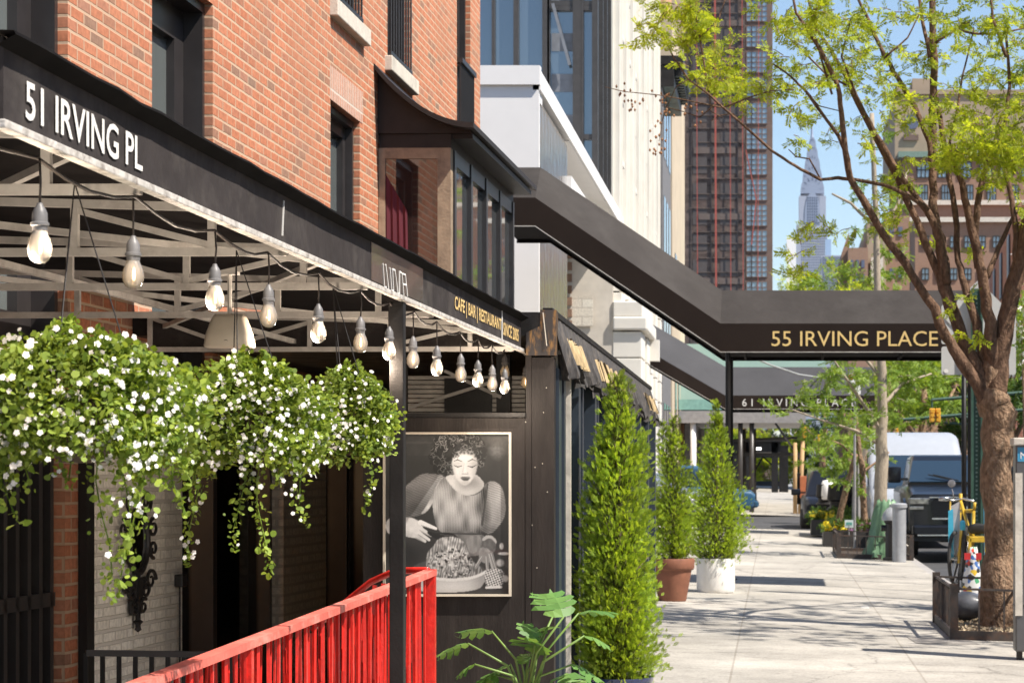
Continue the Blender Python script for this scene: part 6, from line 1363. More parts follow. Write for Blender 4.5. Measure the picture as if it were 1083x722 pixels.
# thin seed-bearing twigs at the far left
def twig(pts, w): limbs(m, [(random.uniform(-.3, .3), [(a, b, w * (1 - .6 * i / len(pts))) for i, (a, b) in enumerate(pts)])], D1_ - .4)
twig([(765, 114), (735, 108), (700, 101), (660, 97), (640, 92)], 1.4); twig([(760, 108), (740, 124), (722, 118), (700, 112)], 1.4); twig([(728, 84), (715, 92), (702, 120), (697, 150)], 1.2); twig([(750, 100), (752, 118), (765, 125)], 1.2)
twig([(790, 136), (775, 120), (762, 122), (752, 128)], 1.3); twig([(880, 100), (868, 60), (860, 30)], 2.5); twig([(895, 90), (875, 80), (850, 55), (828, 35)], 2.5); twig([(935, 62), (960, 40), (975, 10)], 2.2)
twig([(750, 100), (745, 70), (740, 40), (735, 10)], 2.2); twig([(728, 84), (712, 60), (700, 35), (685, 25)], 2); twig([(765, 114), (790, 104), (815, 96), (840, 95)], 2); twig([(850, 94), (866, 112), (890, 118)], 1.6); twig([(740, 40), (760, 20), (770, -10)], 2)
M['treebark2'] = M['limbbark']
m.build('limbs', M['treebark2'], t1, smooth=True)
CL = [(690, 46, 24, 9, 22, -.5), (700, 18, 18, 18, 34, -.4), (726, 12, 26, 16, 60, -.5), (722, 42, 22, 14, 40, -.4), (742, 28, 22, 18, 55, -.3), (738, 66, 20, 10, 32), (760, 60, 18, 10, 24), (757, 84, 18, 9, 30), (778, 78, 18, 10, 24), (742, 92, 12, 6, 12), (780, 97, 26, 9, 34), (808, 90, 20, 9, 28), (826, 98, 18, 10, 22), (775, 60, 14, 9, 14),
      (850, 113, 16, 5, 10), (868, 118, 12, 5, 8), (820, 12, 20, 14, 34), (832, 40, 18, 12, 26), (845, 20, 26, 18, 50), (876, 12, 34, 16, 62), (908, 18, 24, 16, 36), (880, 42, 30, 14, 50), (905, 60, 20, 12, 28), (922, 44, 18, 10, 18), (855, 68, 22, 12, 30), (884, 78, 24, 12, 34), (872, 96, 18, 8, 16), (925, 70, 14, 8, 10),
      (905, 92, 18, 10, 18), (938, 60, 14, 10, 10), (940, 90, 12, 8, 7), (862, 134, 18, 6, 7), (880, 146, 12, 5, 5), (842, 150, 14, 4, 5), (920, 118, 14, 7, 8),
      (1000, 12, 26, 12, 34), (1032, 14, 24, 14, 36), (1064, 12, 24, 14, 40), (1075, 40, 18, 14, 28), (1045, 46, 22, 12, 28), (1068, 66, 20, 12, 30), (1040, 76, 20, 10, 22), (1020, 50, 16, 10, 14), (1075, 92, 16, 12, 22), (1048, 104, 18, 9, 20),
      (1000, 165, 16, 6, 30, -1.0), (1018, 152, 22, 9, 60, -1.0), (1040, 160, 24, 9, 70, -1.1), (1062, 158, 22, 11, 60, -1.0), (1078, 170, 12, 11, 34, -1), (1034, 138, 18, 7, 34, -.9), (1056, 138, 20, 7, 34, -.9), (1078, 140, 12, 9, 22), (1012, 168, 12, 5, 14, -1), (1030, 120, 14, 6, 12), (1072, 118, 14, 8, 18),
      (930, 160, 12, 7, 8), (936, 190, 12, 12, 12), (925, 215, 16, 12, 20, 1), (945, 225, 14, 14, 20, 1.2), (940, 250, 14, 10, 16, 1.2), (920, 240, 14, 8, 12, 1), (905, 238, 20, 5, 10), (880, 246, 20, 4, 8), (858, 256, 18, 6, 10), (850, 275, 14, 10, 12), (842, 290, 14, 8, 14), (868, 240, 14, 5, 8), (1000, 260, 10, 5, 8), (965, 140, 10, 6, 6), (955, 175, 9, 6, 5), (915, 150, 10, 6, 5),
      (1010, 320, 5, 2, 3, -1), (1033, 350, 3, 2, 3, -1), (1076, 200, 10, 7, 10), (1078, 235, 8, 6, 6)] + [(random.uniform(925, 1083), random.uniform(0, 125), 17, 10, 15) for _ in range(15)] + [(random.uniform(1010, 1083), random.uniform(175, 270), 10, 7, 7) for _ in range(7)] + [(random.uniform(955, 1083), random.uniform(110, 190), 12, 7, 8) for _ in range(9)]
TOP = [(random.uniform(1180, 1700), random.uniform(-190, 170), 32, 24, 26, random.uniform(-4, 2.5)) for _ in range(120)] + [(random.uniform(740, 1330), random.uniform(-190, -20), 34, 26, 22, random.uniform(-3, 3)) for _ in range(50)] + [(random.uniform(1090, 1380), random.uniform(0, 210), 30, 18, 16, random.uniform(-3, 3)) for _ in range(24)]
tw1 = spray_cloud('foliage', M['lime'], t1, CL, D1_, per=1.9, size=.13); tw2 = spray_cloud('upper_foliage', M['lime2'], t1, TOP, D1_, per=1.0, size=.17)
tw1.v += []; o = len(tw1.v); tw1.v += tw2.v; tw1.f += [tuple(i + o for i in f) for f in tw2.f]
tw1.build('twigs', M['treebark'], t1)
# small honey-coloured seed clusters on bare twigs
m = MB()
for _ in range(70):
    a = random.choice(((700, 101), (660, 97), (705, 118), (699, 140), (722, 118), (740, 120), (668, 108), (672, 112), (696, 155))); c = P(a[0] + random.gauss(0, 5), a[1] + random.gauss(0, 6), D1_ - .4); m.lathe([(.0001, -.02), (.014, 0), (.0001, .02)], c, 5)
M['seed'] = mat('brown_seed', (.30, .15, .07), .8); m.build('seed_pods', M['seed'], t1)

# second street tree (thin pale trunk) with soft green sprays
def small_tree(label, px, D, base_z, stems, clumps, bark='palebark', leaf='lime2', per=1.0, size=.2, dsp=.8):
    t = thing('street_tree', label, 'tree', (PX(px, D), D, base_z), 0, 'street trees along the kerb'); m = MB(); limbs(m, stems[:1], D); m.build('trunk', M[bark], t, smooth=True)
    if len(stems) > 1: m = MB(); limbs(m, stems[1:], D); m.build('limbs', M[bark], t, smooth=True)
    tw = spray_cloud('foliage', M[leaf], t, clumps, D, per=per, size=size, dspread=dsp); tw.build('twigs', M[bark], t); return t
D_2 = 43.8; g2 = gz(1.9, D_2); gy2 = VY - (g2 - EH) / D_2 * F
small_tree('young street tree with a straight pale trunk wrapped in green tarp at its foot', 932, D_2, g2,
  [(0, [(932, gy2, 16), (932, 560, 15), (932, 500, 14.5), (932, 455, 12), (933, 410, 10), (931, 360, 9), (928, 300, 7.5), (925, 200, 6), (922, 120, 5)]), (-.8, [(932, 455, 5), (915, 430, 3.5), (895, 400, 3), (880, 378, 2)]), (.8, [(932, 430, 5), (955, 405, 3), (985, 395, 2)]), (-.6, [(930, 470, 4), (905, 455, 3), (872, 445, 2), (835, 432, 1.5)]), (0, [(932, 400, 4), (900, 360, 3), (870, 345, 2)]), (.5, [(930, 250, 4), (950, 215, 3), (960, 180, 2)]), (-.5, [(926, 240, 4), (900, 215, 3), (880, 205, 2)])],
  [(885, 398, 28, 10, 50), (862, 408, 22, 8, 26), (845, 420, 22, 6, 22), (830, 433, 20, 5, 14), (872, 432, 28, 8, 44), (900, 420, 20, 14, 44), (918, 400, 18, 14, 38), (915, 438, 18, 12, 36), (890, 452, 22, 8, 36), (862, 456, 24, 7, 30), (950, 400, 18, 12, 36), (970, 392, 18, 8, 26), (955, 425, 16, 12, 30), (985, 402, 16, 9, 22), (948, 448, 14, 9, 20), (925, 462, 14, 6, 14), (965, 440, 12, 9, 16),
   (880, 380, 24, 8, 10), (935, 386, 20, 6, 14), (905, 292, 28, 7, 60, 1.5), (870, 296, 22, 5, 34, 1.5), (940, 294, 24, 7, 44, 1.5), (845, 298, 16, 4, 14, 1.5), (935, 265, 16, 10, 20, 1), (960, 285, 12, 8, 12, 1), (918, 240, 16, 9, 20, 1), (940, 215, 14, 10, 16), (925, 185, 14, 10, 12), (905, 210, 12, 7, 8), (955, 200, 10, 8, 8), (925, 140, 14, 12, 10)], per=1.5, size=.20)
D_3 = 50.0; g3 = gz(1.9, D_3); gy3 = VY - (g3 - EH) / D_3 * F
small_tree('small staked street tree with dense mid green foliage behind the flower box', 914, D_3, g3,
  [(0, [(914, gy3, 8), (914, 540, 7), (912, 500, 6.5), (908, 470, 6), (905, 440, 4)]), (-.4, [(884, 560, 8), (892, 530, 7), (900, 500, 6), (905, 480, 5)]), (.3, [(911, 500, 3.5), (925, 490, 2.5), (940, 478, 2)]), (-.3, [(905, 485, 3), (890, 470, 2), (872, 462, 1.5)])],
  [(880, 470, 20, 9, 44), (862, 480, 20, 8, 36), (900, 466, 20, 8, 36), (885, 488, 22, 8, 44), (870, 498, 18, 6, 28), (905, 492, 18, 9, 34), (890, 508, 16, 6, 24), (925, 480, 14, 8, 20), (915, 512, 12, 5, 12), (940, 492, 10, 6, 10), (848, 490, 12, 5, 10), (905, 452, 14, 8, 20)], bark='treebark', leaf='lime2', per=1.5, size=.2)
m = MB()
for px, lean in ((903, 1.5), (908, -1)): m.tube([P(px, 555, 50.6), P(px + lean, 470, 50.6)], .05, 6)
tag(m.build('tree_stakes', M['greysteel']), 'pair of grey metal stakes beside the small staked tree', 'stakes')
# background crowns
def crown(label, px, D, clumps, leaf, per, size, seed=0, trunk=True):
    g_ = .008 * min(D, 240) - .1; t = thing('background_tree', label, 'tree', (PX(px, D), D, g_), 0, 'trees far along the street')
    gyy = VY - (g_ - EH) / D * F; s = F / D; m = MB(); limbs(m, [(0, [(px, gyy, .5 * s), (px, gyy - 2.2 * s, .34 * s), (px + 3, gyy - 4.5 * s, .2 * s)]), (1, [(px, gyy - 2.2 * s, .22 * s), (px + 1.2 * s, gyy - 4.6 * s, .08 * s)]), (-1, [(px, gyy - 2.4 * s, .2 * s), (px - 1.3 * s, gyy - 4.4 * s, .08 * s)])], D); m.build('trunk', M['treebark'], t, smooth=True)
    tw = spray_cloud('foliage', M[leaf], t, clumps, D, per=per, size=size, dspread=2.0); tw.build('twigs', M['treebark'], t); return t
def rc(x0, x1, y0, y1, n, rx_, ry_, k): return [(random.uniform(x0, x1), random.uniform(y0, y1), rx_, ry_, k) for _ in range(n)]
crown('mid green tree behind the white van on the right', 975, 82, rc(940, 1012, 372, 440, 34, 14, 9, 22), 'lime2', 1.0, .5)
crown('dense dark green tree right of the forked trunk', 1065, 76, rc(1035, 1110, 378, 445, 40, 14, 10, 24), 'deep', 1.0, .5)
crown('tree with pale leaves behind the traffic light', 1012, 96, rc(985, 1050, 388, 468, 34, 12, 9, 22), 'deep', 1.0, .55)
crown('tall light green tree far down the street over the awnings', 870, 120, rc(826, 920, 286, 372, 44, 14, 8, 14) , 'lime', 1.0, .6)
crown('green tree over the traffic signal beyond the cross street', 930, 118, rc(900, 975, 372, 470, 40, 14, 9, 18), 'lime2', 1.0, .6)
crown('leafy park tree at the far end of the sidewalk', 806, 204, rc(780, 838, 455, 508, 44, 8, 6, 16), 'lime', 1.0, 1.0)
crown('bushy park tree right of the far shed opening', 850, 208, rc(826, 880, 445, 505, 44, 9, 7, 16), 'deep', 1.0, 1.0)
crown('park tree behind the far shed, left side', 775, 206, rc(740, 800, 450, 505, 30, 9, 7, 14), 'lime2', 1.0, 1.0)
# flowering shrub at the right edge
sb = thing('flowering_shrub', 'white flowering shrub behind the forked trunk and grey sign backs', 'shrub', (PX(1080, 40), 40, PZ(420, 40)))
pos = []; 
for _ in range(260): c = P(1080 + random.gauss(0, 7), 350 + random.gauss(0, 24), 40); pos.append(c + Vector((0, random.gauss(0, .2), 0)))
scatter('foliage', M['lime2'], sb, SPR[0], SPR[1], pos[:150], rnd_dirs(150), np.full(150, .18)); scatter('flowers', M['petal'], sb, PT[0], PT[1], pos[150:], rnd_dirs(110), np.full(110, .035))
m = MB(); m.tube([P(1084, 470, 40), P(1082, 400, 40), P(1080, 330, 40)], [.03, .02, .01], 6); m.build('stem', M['treebark'], sb)

# ================================================================ tree pits
M['rustiron'] = mat('dark_rusty_iron', (.045, .035, .03), .65, var=.4, scale=12, dirt=(.16, .07, .03), dscale=8, damt=.5); M['chips'] = mat('pale_wood_chips', (.50, .40, .27), .95, var=.5, scale=30, bump=1.0, bscale=50, island=True)
def guard(label, x0, x1, y0, y1, h, step, sides=('n', 'l', 'f', 'r'), kerb=.09):
    g_ = gz((x0 + x1) / 2, y0); t = thing('tree_guard', label, 'tree guard', ((x0 + x1) / 2, (y0 + y1) / 2, g_), 0, 'iron tree guards')
    k = MB(); f = MB()
    for (a, b_, nm) in (((x0, y0), (x1, y0), 'n'), ((x0, y0), (x0, y1), 'l'), ((x0, y1), (x1, y1), 'f'), ((x1, y0), (x1, y1), 'r')):
        A_ = Vector((a[0], a[1], gz(*a))); B_ = Vector((b_[0], b_[1], gz(*b_))); k.bar(A_ + Vector((0, 0, kerb / 2)), B_ + Vector((0, 0, kerb / 2)), .05, kerb)
        if nm in sides:
            f.bar(A_ + Vector((0, 0, h)), B_ + Vector((0, 0, h)), .03, .022); n = max(2, int((B_ - A_).length / step))
            for i in range(n + 1): p = A_.lerp(B_, i / n); f.bar(p + Vector((0, 0, kerb - .01)), p + Vector((0, 0, h)), .016, .016, up=(0, 1, 0))
    for c in ((x0, y0), (x1, y0), (x0, y1), (x1, y1)):
        z = gz(*c); f.box(c[0] - .04, c[0] + .04, c[1] - .04, c[1] + .04, z, z + h + .05)
    k.build('kerb', M['rustiron'], t); f.build('railing', M['rustiron'], t); return t
def G(px, py):
    D = EH * F / ((py - 493) - .03 * (px - VX)); return ((px - VX) / F * D, D)
a = G(1011, 676); b_ = G(997, 660)
x0, y0 = a; guard('black iron tree guard around the largest trunk', x0 - .02, 2.50, y0, y0 + 2.55, .50, .22)
m = MB(); g_ = gz(2.1, y0 + 1)
pos = np.stack([np.random.uniform(x0 + .03, 2.47, 1500), np.random.uniform(y0 + .05, y0 + 2.5, 1500), np.zeros(1500)], 1); pos[:, 2] = .008 * pos[:, 1] - .03 * pos[:, 0] + np.random.uniform(.03, .07, 1500)
CH = ([(-.5, -.22, 0), (.5, -.2, .05), (.55, .22, .02), (-.45, .2, .06)], [(0, 1, 2, 3)])
d_ = np.random.normal(size=(1500, 3)); d_[:, 2] *= .25
ch_ = scatter('wood_chips', M['chips'], None, CH[0], CH[1], pos, d_, np.random.uniform(.03, .07, 1500), roll=np.random.normal(size=(1500, 3)) * .4 + np.array([0, 0, 1.])[None] * 0 + np.cross(np.array([0, 0, 1.]), d_))
ch_['kind'] = 'stuff'; ch_['label'] = 'pale wood chips covering the soil of the nearest tree pit'; ch_['category'] = 'wood chips'
sheet('pit_soil', x0, 2.47, y0 + .02, y0 + 2.5, .03, 'soil', ny=2)
a = G(887, 588); x2, y2 = a; guard('low iron tree guard by the tarp-wrapped young trunk', x2 - .02, 2.5, 43.4, 46.6, .42, .16)
sheet('pit_soil', x2, 2.47, 43.5, 46.5, .03, 'soil', ny=2)
# flower boxes further along
M['boxm'] = mat('black_plank_box', (.03, .026, .024), .6); M['flw'] = leafmat('yellow_petals', (.75, .55, .02), (.85, .68, .05), .2); M['flp'] = leafmat('mauve_petals', (.25, .10, .25), (.45, .25, .45), .2)
for lab, pa, pb, pyb, D_, fc in (('low black flower box with yellow flowers, the farther one', 858, 905, 561, 56, 'flw'), ('low black flower box with yellow and mauve flowers behind the iron tree guard', 871, 925, 575, 49.5, 'flp')):
    xa, xb_ = PX(pa, D_), PX(pb, D_); g_ = PZ(pyb, D_); t = thing('flower_box', lab, 'flower box', ((xa + xb_) / 2, D_, g_), 0, 'flower boxes at the kerb')
    m = MB(); m.box(xa, xb_, D_, D_ + 1.6, g_ - .1, g_ + .26); m.build('box', M['boxm'], t)
    n = 420; pos = np.stack([np.random.uniform(xa, xb_, n), np.random.uniform(D_ + .05, D_ + 1.5, n), np.random.uniform(g_ + .22, g_ + .42, n)], 1)
    scatter('foliage', M['deep'], t, SPR[0], SPR[1], pos, rnd_dirs(n, .5), np.random.uniform(.1, .2, n))
    pos = np.stack([np.random.uniform(xa, xa + (xb_ - xa) * .5, 60), np.random.uniform(D_ + .05, D_ + .6, 60), np.random.uniform(g_ + .30, g_ + .46, 60)], 1); scatter('yellow_flowers', M['flw'], t, PT[0], PT[1], pos, rnd_dirs(60), np.full(60, .05))
    if fc == 'flp': pos = np.stack([np.random.uniform(xa + (xb_ - xa) * .4, xb_, 90), np.random.uniform(D_ + .05, D_ + .8, 90), np.random.uniform(g_ + .28, g_ + .44, 90)], 1); scatter('mauve_flowers', M['flp'], t, PT[0], PT[1], pos, rnd_dirs(90), np.full(90, .04))
sg = thing('garden_sign', 'tiny pale sign stuck in the flower box', 'sign', P(898, 558, 49.2)); m = MB(); c = P(898, 553.5, 49.2); m.box(c.x - .09, c.x + .09, c.y, c.y + .01, c.z - .08, c.z + .08); M['signpale'] = mat('pale_sign_face', (.55, .64, .62), .5); m.build('face', M['signpale'], sg); m = MB(); m.box(c.x - .06, c.x + .06, c.y - .004, c.y, c.z - .03, c.z + .03); M['signgreen'] = mat('green_sign_print', (.10, .30, .26), .5); m.build('print', M['signgreen'], sg); m = MB(); m.tube([c, c - Vector((0, 0, .25))], .008, 5); m.build('stake', M['greysteel'], sg)
# tarp at the foot of the young tree
M['tarp'] = mat('green_tarp', (.15, .27, .15), .45, var=.25, scale=5, bump=.5, bscale=8)
c = Vector((PX(932, D_2 - .1), D_2 - .1, g2)); rings = []
for z, r_ in ((.02, .36), (.12, .34), (.3, .27), (.5, .24), (.72, .22), (.95, .20), (1.05, .17), (1.08, .12)):
    ring = []
    for k in range(28):
        a = 2 * math.pi * k / 28; q = r_ * (1 + .12 * math.sin(k * 2.1 + z * 4) + .10 * math.sin(k * 1.3 + 2 + z * 9)); ring.append(c + Vector((q * math.cos(a) - .06 * (1 - z) + .08, q * math.sin(a), z + .03 * math.sin(k * 1.7))))
    rings.append(ring)
m = MB(); m.loft(rings, caps=False); tag(m.build('tree_wrap', M['tarp'], smooth=True), 'crumpled green tarp wrapped around the young tree trunk', 'tarp')
m = MB(); m.bar(P(936, 563, 43.2), P(960, 577, 43.0), .05, .02); tag(m.build('pale_stick', M['sill']), 'pale stick leaning across the iron tree guard by the tarp', 'stick')

# ================================================================ posts and signs
M['greenpost'] = mat('green_painted_steel', (.035, .085, .06), .45, var=.2, scale=10); M['signback'] = mat('bare_aluminium_sign_back', (.55, .55, .53), .5, .0, var=.06, scale=3); M['hole'] = mat('post_hole', (.25, .35, .30), .7)
DP = 30.0; s_ = DP / F
ps = thing('sign_post', 'green perforated sign post carrying the grey backs of three traffic signs', 'sign post', (PX(1033, DP), DP, gz(2.3, DP)))
m = MB(); g_ = gz(2.55, DP); x = PX(1033, DP); m.box(x - .048, x - .04, DP - .03, DP + .03, g_, PZ(305, DP)); m.box(x + .04, x + .048, DP - .03, DP + .03, g_, PZ(305, DP)); m.box(x - .04, x + .04, DP + .02, DP + .03, g_, PZ(305, DP)); m.box(x - .075, x - .048, DP - .035, DP - .03, g_, PZ(305, DP)); m.box(x + .048, x + .075, DP - .035, DP - .03, g_, PZ(305, DP)); m.build('channel', M['greenpost'], ps)
m = MB(); z = g_ + .1
while z < PZ(310, DP): m.box(x - .012, x + .012, DP + .012, DP + .018, z, z + .022); z += .055
m.build('holes', M['hole'], ps)
def plate(px0, px1, py0, py1, y, r_=.03):
    xa, xb_, za, zb_ = PX(px0, DP), PX(px1, DP), PZ(py1, DP), PZ(py0, DP); m = MB(); pts = []
    for cx, cz, a0 in ((xb_ - r_, za + r_, -90), (xb_ - r_, zb_ - r_, 0), (xa + r_, zb_ - r_, 90), (xa + r_, za + r_, 180)):
        for k in range(5): a = R(a0 + k * 22.5); pts.append((cx + r_ * math.cos(a), y, cz + r_ * math.sin(a)))
    m.prism(pts, (0, .004, 0)); return m
plate(996, 1075, 366, 396, DP + .06).build('lower_plate', M['signback'], ps); plate(996, 1075, 322, 363.5, DP + .06).build('upper_plate', M['signback'], ps)
m = MB(); cx, cz, h = PX(1035, DP), PZ(334, DP), .46; m.prism([(cx - h, DP + .05, cz), (cx, DP + .05, cz + h), (cx + h, DP + .05, cz), (cx, DP + .05, cz - h)], (0, .004, 0)); m.build('diamond_plate', M['signback'], ps)
m = MB(); c = P(1001, 392, DP); m.lathe([(.0001, -.002), (.028, -.002), (.028, 0)], c + Vector((0, .055, 0)), 16, axis='y'); m.build('sticker', M['white'], ps)
DP2 = 36.0; x = PX(1019.5, DP2); dp = thing('lamp_post', 'slim dark brown pole standing left of the green sign post', 'pole', (x, DP2, gz(2.5, DP2)))
m = MB(); m.tube([(x, DP2, gz(2.6, DP2) - .1), (x, DP2, PZ(355, DP2))], .04, 10); m.build('pole', M['black'], dp, smooth=True); m = MB(); m.lathe([(.09, 0), (.09, .04), (.05, .08), (.04, .12)], (x, DP2, gz(2.6, DP2)), 12); m.build('base', M['black'], dp, smooth=True)
# NO PARKING regulation sign behind the 61 awning
nps = thing('parking_sign', 'small red and white no parking sign plate above the street tree', 'sign', P(904, 400, 47.5))
c = P(904, 400, 47.5); m = MB(); m.box(c.x - .14, c.x + .14, c.y, c.y + .01, c.z - .10, c.z + .10); m.box(c.x - .12, c.x + .12, c.y, c.y + .01, c.z - .32, c.z - .12); m.build('plate', M['white'], nps); M['signred'] = mat('sign_red', (.55, .03, .03), .5)
m = MB(); m.lathe([(.045, -.006), (.06, -.006), (.06, 0), (.045, 0)], c + Vector((-.07, 0, .03)), 16, axis='y'); m.text('P', (c.x - .09, c.y - .005, c.z + .0), (1, 0, 0), (0, 0, 1), .04, .06); m.build('red_print', M['signred'], nps)
m = MB(); m.tube([c + Vector((0, .03, .15)), (c.x, c.y + .03, gz(c.x, c.y))], .025, 8); m.build('post', M['greysteel'], nps)
# parking meter kiosk at right edge
DM = 21.0; x = PX(1079, DM); g_ = gz(2.17, DM)
pm = thing('parking_meter', 'tall grey parking pay station with a blue label beside the nearest tree guard', 'parking meter', (x + .12, DM, g_)); M['meter'] = mat('grey_metal_meter', (.13, .125, .125), .4, .5, var=.1)
m = MB(); m.box(PX(1073, DM), PX(1073, DM) + .34, DM - .1, DM + .14, PZ(688, DM), PZ(470, DM), .012); m.build('body', M['meter'], pm); m = MB(); m.box(PX(1070, DM), PX(1070, DM) + .40, DM - .13, DM + .17, PZ(471, DM), PZ(463, DM), .01); m.box(PX(1073, DM) - .004, PX(1073, DM) + .06, DM - .11, DM - .1, PZ(650, DM), PZ(500, DM)); m.build('lid', M['sill'], pm)
m = MB(); m.box(PX(1075, DM), PX(1081, DM), DM - .04, DM + .02, g_, PZ(687, DM)); m.build('leg', M['rustiron'], pm); M['bluelab'] = mat('blue_label', (.06, .30, .50), .5); m = MB(); m.box(PX(1075, DM), PX(1075, DM) + .25, DM - .104, DM - .101, PZ(488, DM), PZ(473, DM)); m.build('label', M['bluelab'], pm)
m = MB(); m.text('M', (PX(1078, DM), DM - .107, PZ(485, DM)), (1, 0, 0), (0, 0, 1), .05, .06); m.build('label_letter', M['white'], pm)
m = MB()
for py in (520, 585, 640): m.box(PX(1073, DM) - .006, PX(1073, DM) + .348, DM - .106, DM + .146, PZ(py, DM), PZ(py, DM) + .008)
m.build('seams', M['iron'], pm)
# a second pole whose shadow falls on the sidewalk is the pay station itself

# hydrant / standpipe / bin
M['hydrant'] = mat('silver_grey_paint', (.36, .37, .385), .42, .2, var=.12, scale=9, bump=.1); c = Vector((PX(951, 42.5), 42.5, gz(2.2, 42.5)))
hd = thing('pipe_bollard', 'silver grey capped pipe bollard at the kerb in front of the pickup', 'bollard', c); zt = PZ(532, 42.5) - c.z
m = MB(); m.lathe([(.125, 0), (.125, zt - .08), (.145, zt - .08), (.145, zt - .02), (.12, zt), (.0001, zt + .01)], c, 24); m.build('pipe', M['hydrant'], hd, smooth=True, angle=30)
fh = thing('fire_hydrant', 'dark fire hydrant with a silver bonnet left of the pipe bollard', 'hydrant', (PX(944, 43.0), 43.0, gz(2.1, 43))); c = Vector((PX(943.5, 43.0), 43.0, gz(2.1, 43))); zt = PZ(536, 43) - c.z
m = MB(); m.lathe([(.17, 0), (.17, .05), (.125, .07), (.125, zt - .3), (.15, zt - .28), (.15, zt - .24)], c, 20); m.lathe([(.06, -.2), (.06, .2)], c + Vector((0, 0, zt - .38)), 12, axis='x'); m.build('barrel', M['iron'], fh, smooth=True, angle=40)
m = MB(); m.lathe([(.19, zt - .24), (.19, zt - .18), (.16, zt - .1), (.09, zt - .02), (.05, zt), (.05, zt + .05), (.0001, zt + .05)], c, 20); m.build('bonnet', M['hydrant'], fh, smooth=True, angle=40)
# mailbox, newspaper box, bins, wooden poles, cone
M['olive'] = mat('olive_green_steel', (.10, .115, .05), .5, var=.15); M['orangeb2'] = mat('faded_orange_box', (.50, .16, .07), .5, var=.2); DB = 70.0
x0_, x1_ = PX(854, DB), PX(868.5, DB); g_ = PZ(537, DB)
mb_ = thing('mail_box', 'olive green street mail box with a rounded top', 'mailbox', ((x0_ + x1_) / 2, DB, g_)); m = MB(); n = 10; prof = [(DB, g_ + .1), (DB + .55, g_ + .1)] + [(DB + .275 + .275 * math.cos(math.pi * k / n), g_ + 1.0 + .2 * math.sin(math.pi * k / n)) for k in range(n + 1)]
m.prism([(x0_, y, z) for y, z in prof], (x1_ - x0_, 0, 0)); m.build('body', M['olive'], mb_); m = MB()
for x in (x0_ + .03, x1_ - .05): 
    for y in (DB + .04, DB + .5): m.box(x, x + .03, y, y + .03, g_, g_ + .11)
m.build('legs', M['olive'], mb_)
nbx = thing('newspaper_box', 'faded orange newspaper box beside the green mail box', 'newspaper box', (PX(849, 71), 71, g_)); m = MB(); m.box(PX(846, 71), PX(852.5, 71), 71, 71.4, PZ(527, 71), PZ(503, 71), .015); m.build('case', M['orangeb2'], nbx); m = MB(); m.box(PX(843, 71.2), PX(846.6, 71.2), 71.2, 71.5, PZ(533, 71), PZ(500, 71)); m.box(PX(846.5, 71), PX(848, 71), 71.1, 71.3, PZ(537, 71), PZ(527, 71)); m.build('stand', M['black'], nbx)
for lab, px, D_, pyt, pyb, r_ in (('glossy black litter bin with an urn shaped base behind the flower box', 890, 58, 512, 560, .36), ('dark litter bin with a pale bag beside the green mail box', 874, 62, 512, 550, .28)):
    c = Vector((PX(px, D_), D_, PZ(pyb, D_))); h = PZ(pyt, D_) - c.z; t = thing('litter_bin', lab, 'litter bin', c, 0, 'litter bins at the corner'); m = MB()
    m.lathe([(r_ * 1.2, 0), (r_ * 1.2, h * .18), (r_ * .9, h * .22), (r_ * .85, h * .42), (r_ * 1.05, h * .45), (r_ * .8, h * .52), (r_ * .8, h * .62), (r_ * 1.0, h * .66), (r_ * .9, h), (r_ * .7, h)], c, 20); m.build('barrel', M['glossblack'] if 'glossblack' in M else M['black'], t, smooth=True, angle=40)
    if px == 874: m = MB(); m.lathe([(.0001, h + .12), (.12, h + .1), (.18, h - .05), (.2, h - .3), (.15, h - .4)], c + Vector((.02, -.12, 0)), 10); m.build('bag', M['whiteclad'], t, smooth=True)
M['wood'] = mat('tan_wood_post', (.46, .30, .15), .8, var=.15)
for lab, px, a, b_ in (('tan wooden pole at the far corner, upright', 841, (841, 525), (841, 468)), ('tan wooden pole at the far corner, leaning right', 847, (846, 515), (849, 466))):
    m = MB(); A_, B_ = P(*a, 84), P(*b_, 84); A_.z = .62; m.tube([A_, B_], .075, 8); tag(m.build('wooden_pole', M['wood'], smooth=True), lab, 'pole', 'wooden poles at the far corner')
# traffic lights and lamps seen through leaves
M['tlyellow'] = mat('traffic_light_yellow', (.70, .36, .03), .5); M['tlred'] = mat('lit_red_signal', (1, .08, .02), .5, emit=(1, .10, .03), estr=3); M['tldark'] = mat('signal_lens', (.06, .03, .02), .3)
def signal(label, px, py, D, hpx, red=False, pair=1, group='traffic signals'):
    c = P(px, py, D); s = D / F; h = hpx * s; w = h * .36; t = thing('traffic_light', label, 'traffic light', c, 0, group); m = MB()
    for k in range(pair): xo = k * w * 1.15; m.box(c.x - w / 2 + xo, c.x + w / 2 + xo, c.y, c.y + .2, c.z - h / 2, c.z + h / 2, .02)
    for k in range(pair):
        for j in range(3): m.lathe([(w * .36, -.16), (w * .40, -.16), (w * .40, 0)], c + Vector((k * w * 1.15, 0, h * .31 - j * h * .31)), 10, axis='y')
    m.build('housing', M['tlyellow'], t)
    for k in range(pair):
        for j in range(3): m = MB(); m.lathe([(.0001, -.02), (w * .33, -.02), (w * .33, 0)], c + Vector((k * w * 1.15, 0, h * .31 - j * h * .31)), 12, axis='y'); m.build('lens', M['tlred'] if (red and j == 0) else M['tldark'], t)
    m = MB(); m.tube([c + Vector((0, .1, h / 2)), c + Vector((0, .1, h / 2 + .25))], .03, 6)
    m.tube([c + Vector((0, .1, h / 2 + .22)), c + Vector((3.4, .2, h / 2 + .5)), c + Vector((6.4, .2, h / 2 + .3))], .05, 6); m.tube([c + Vector((6.4, .2, h / 2 + .35)), Vector((c.x + 6.4, c.y + .2, .2))], .09, 8); m.build('mast_arm', M['greenpost'], t); return t
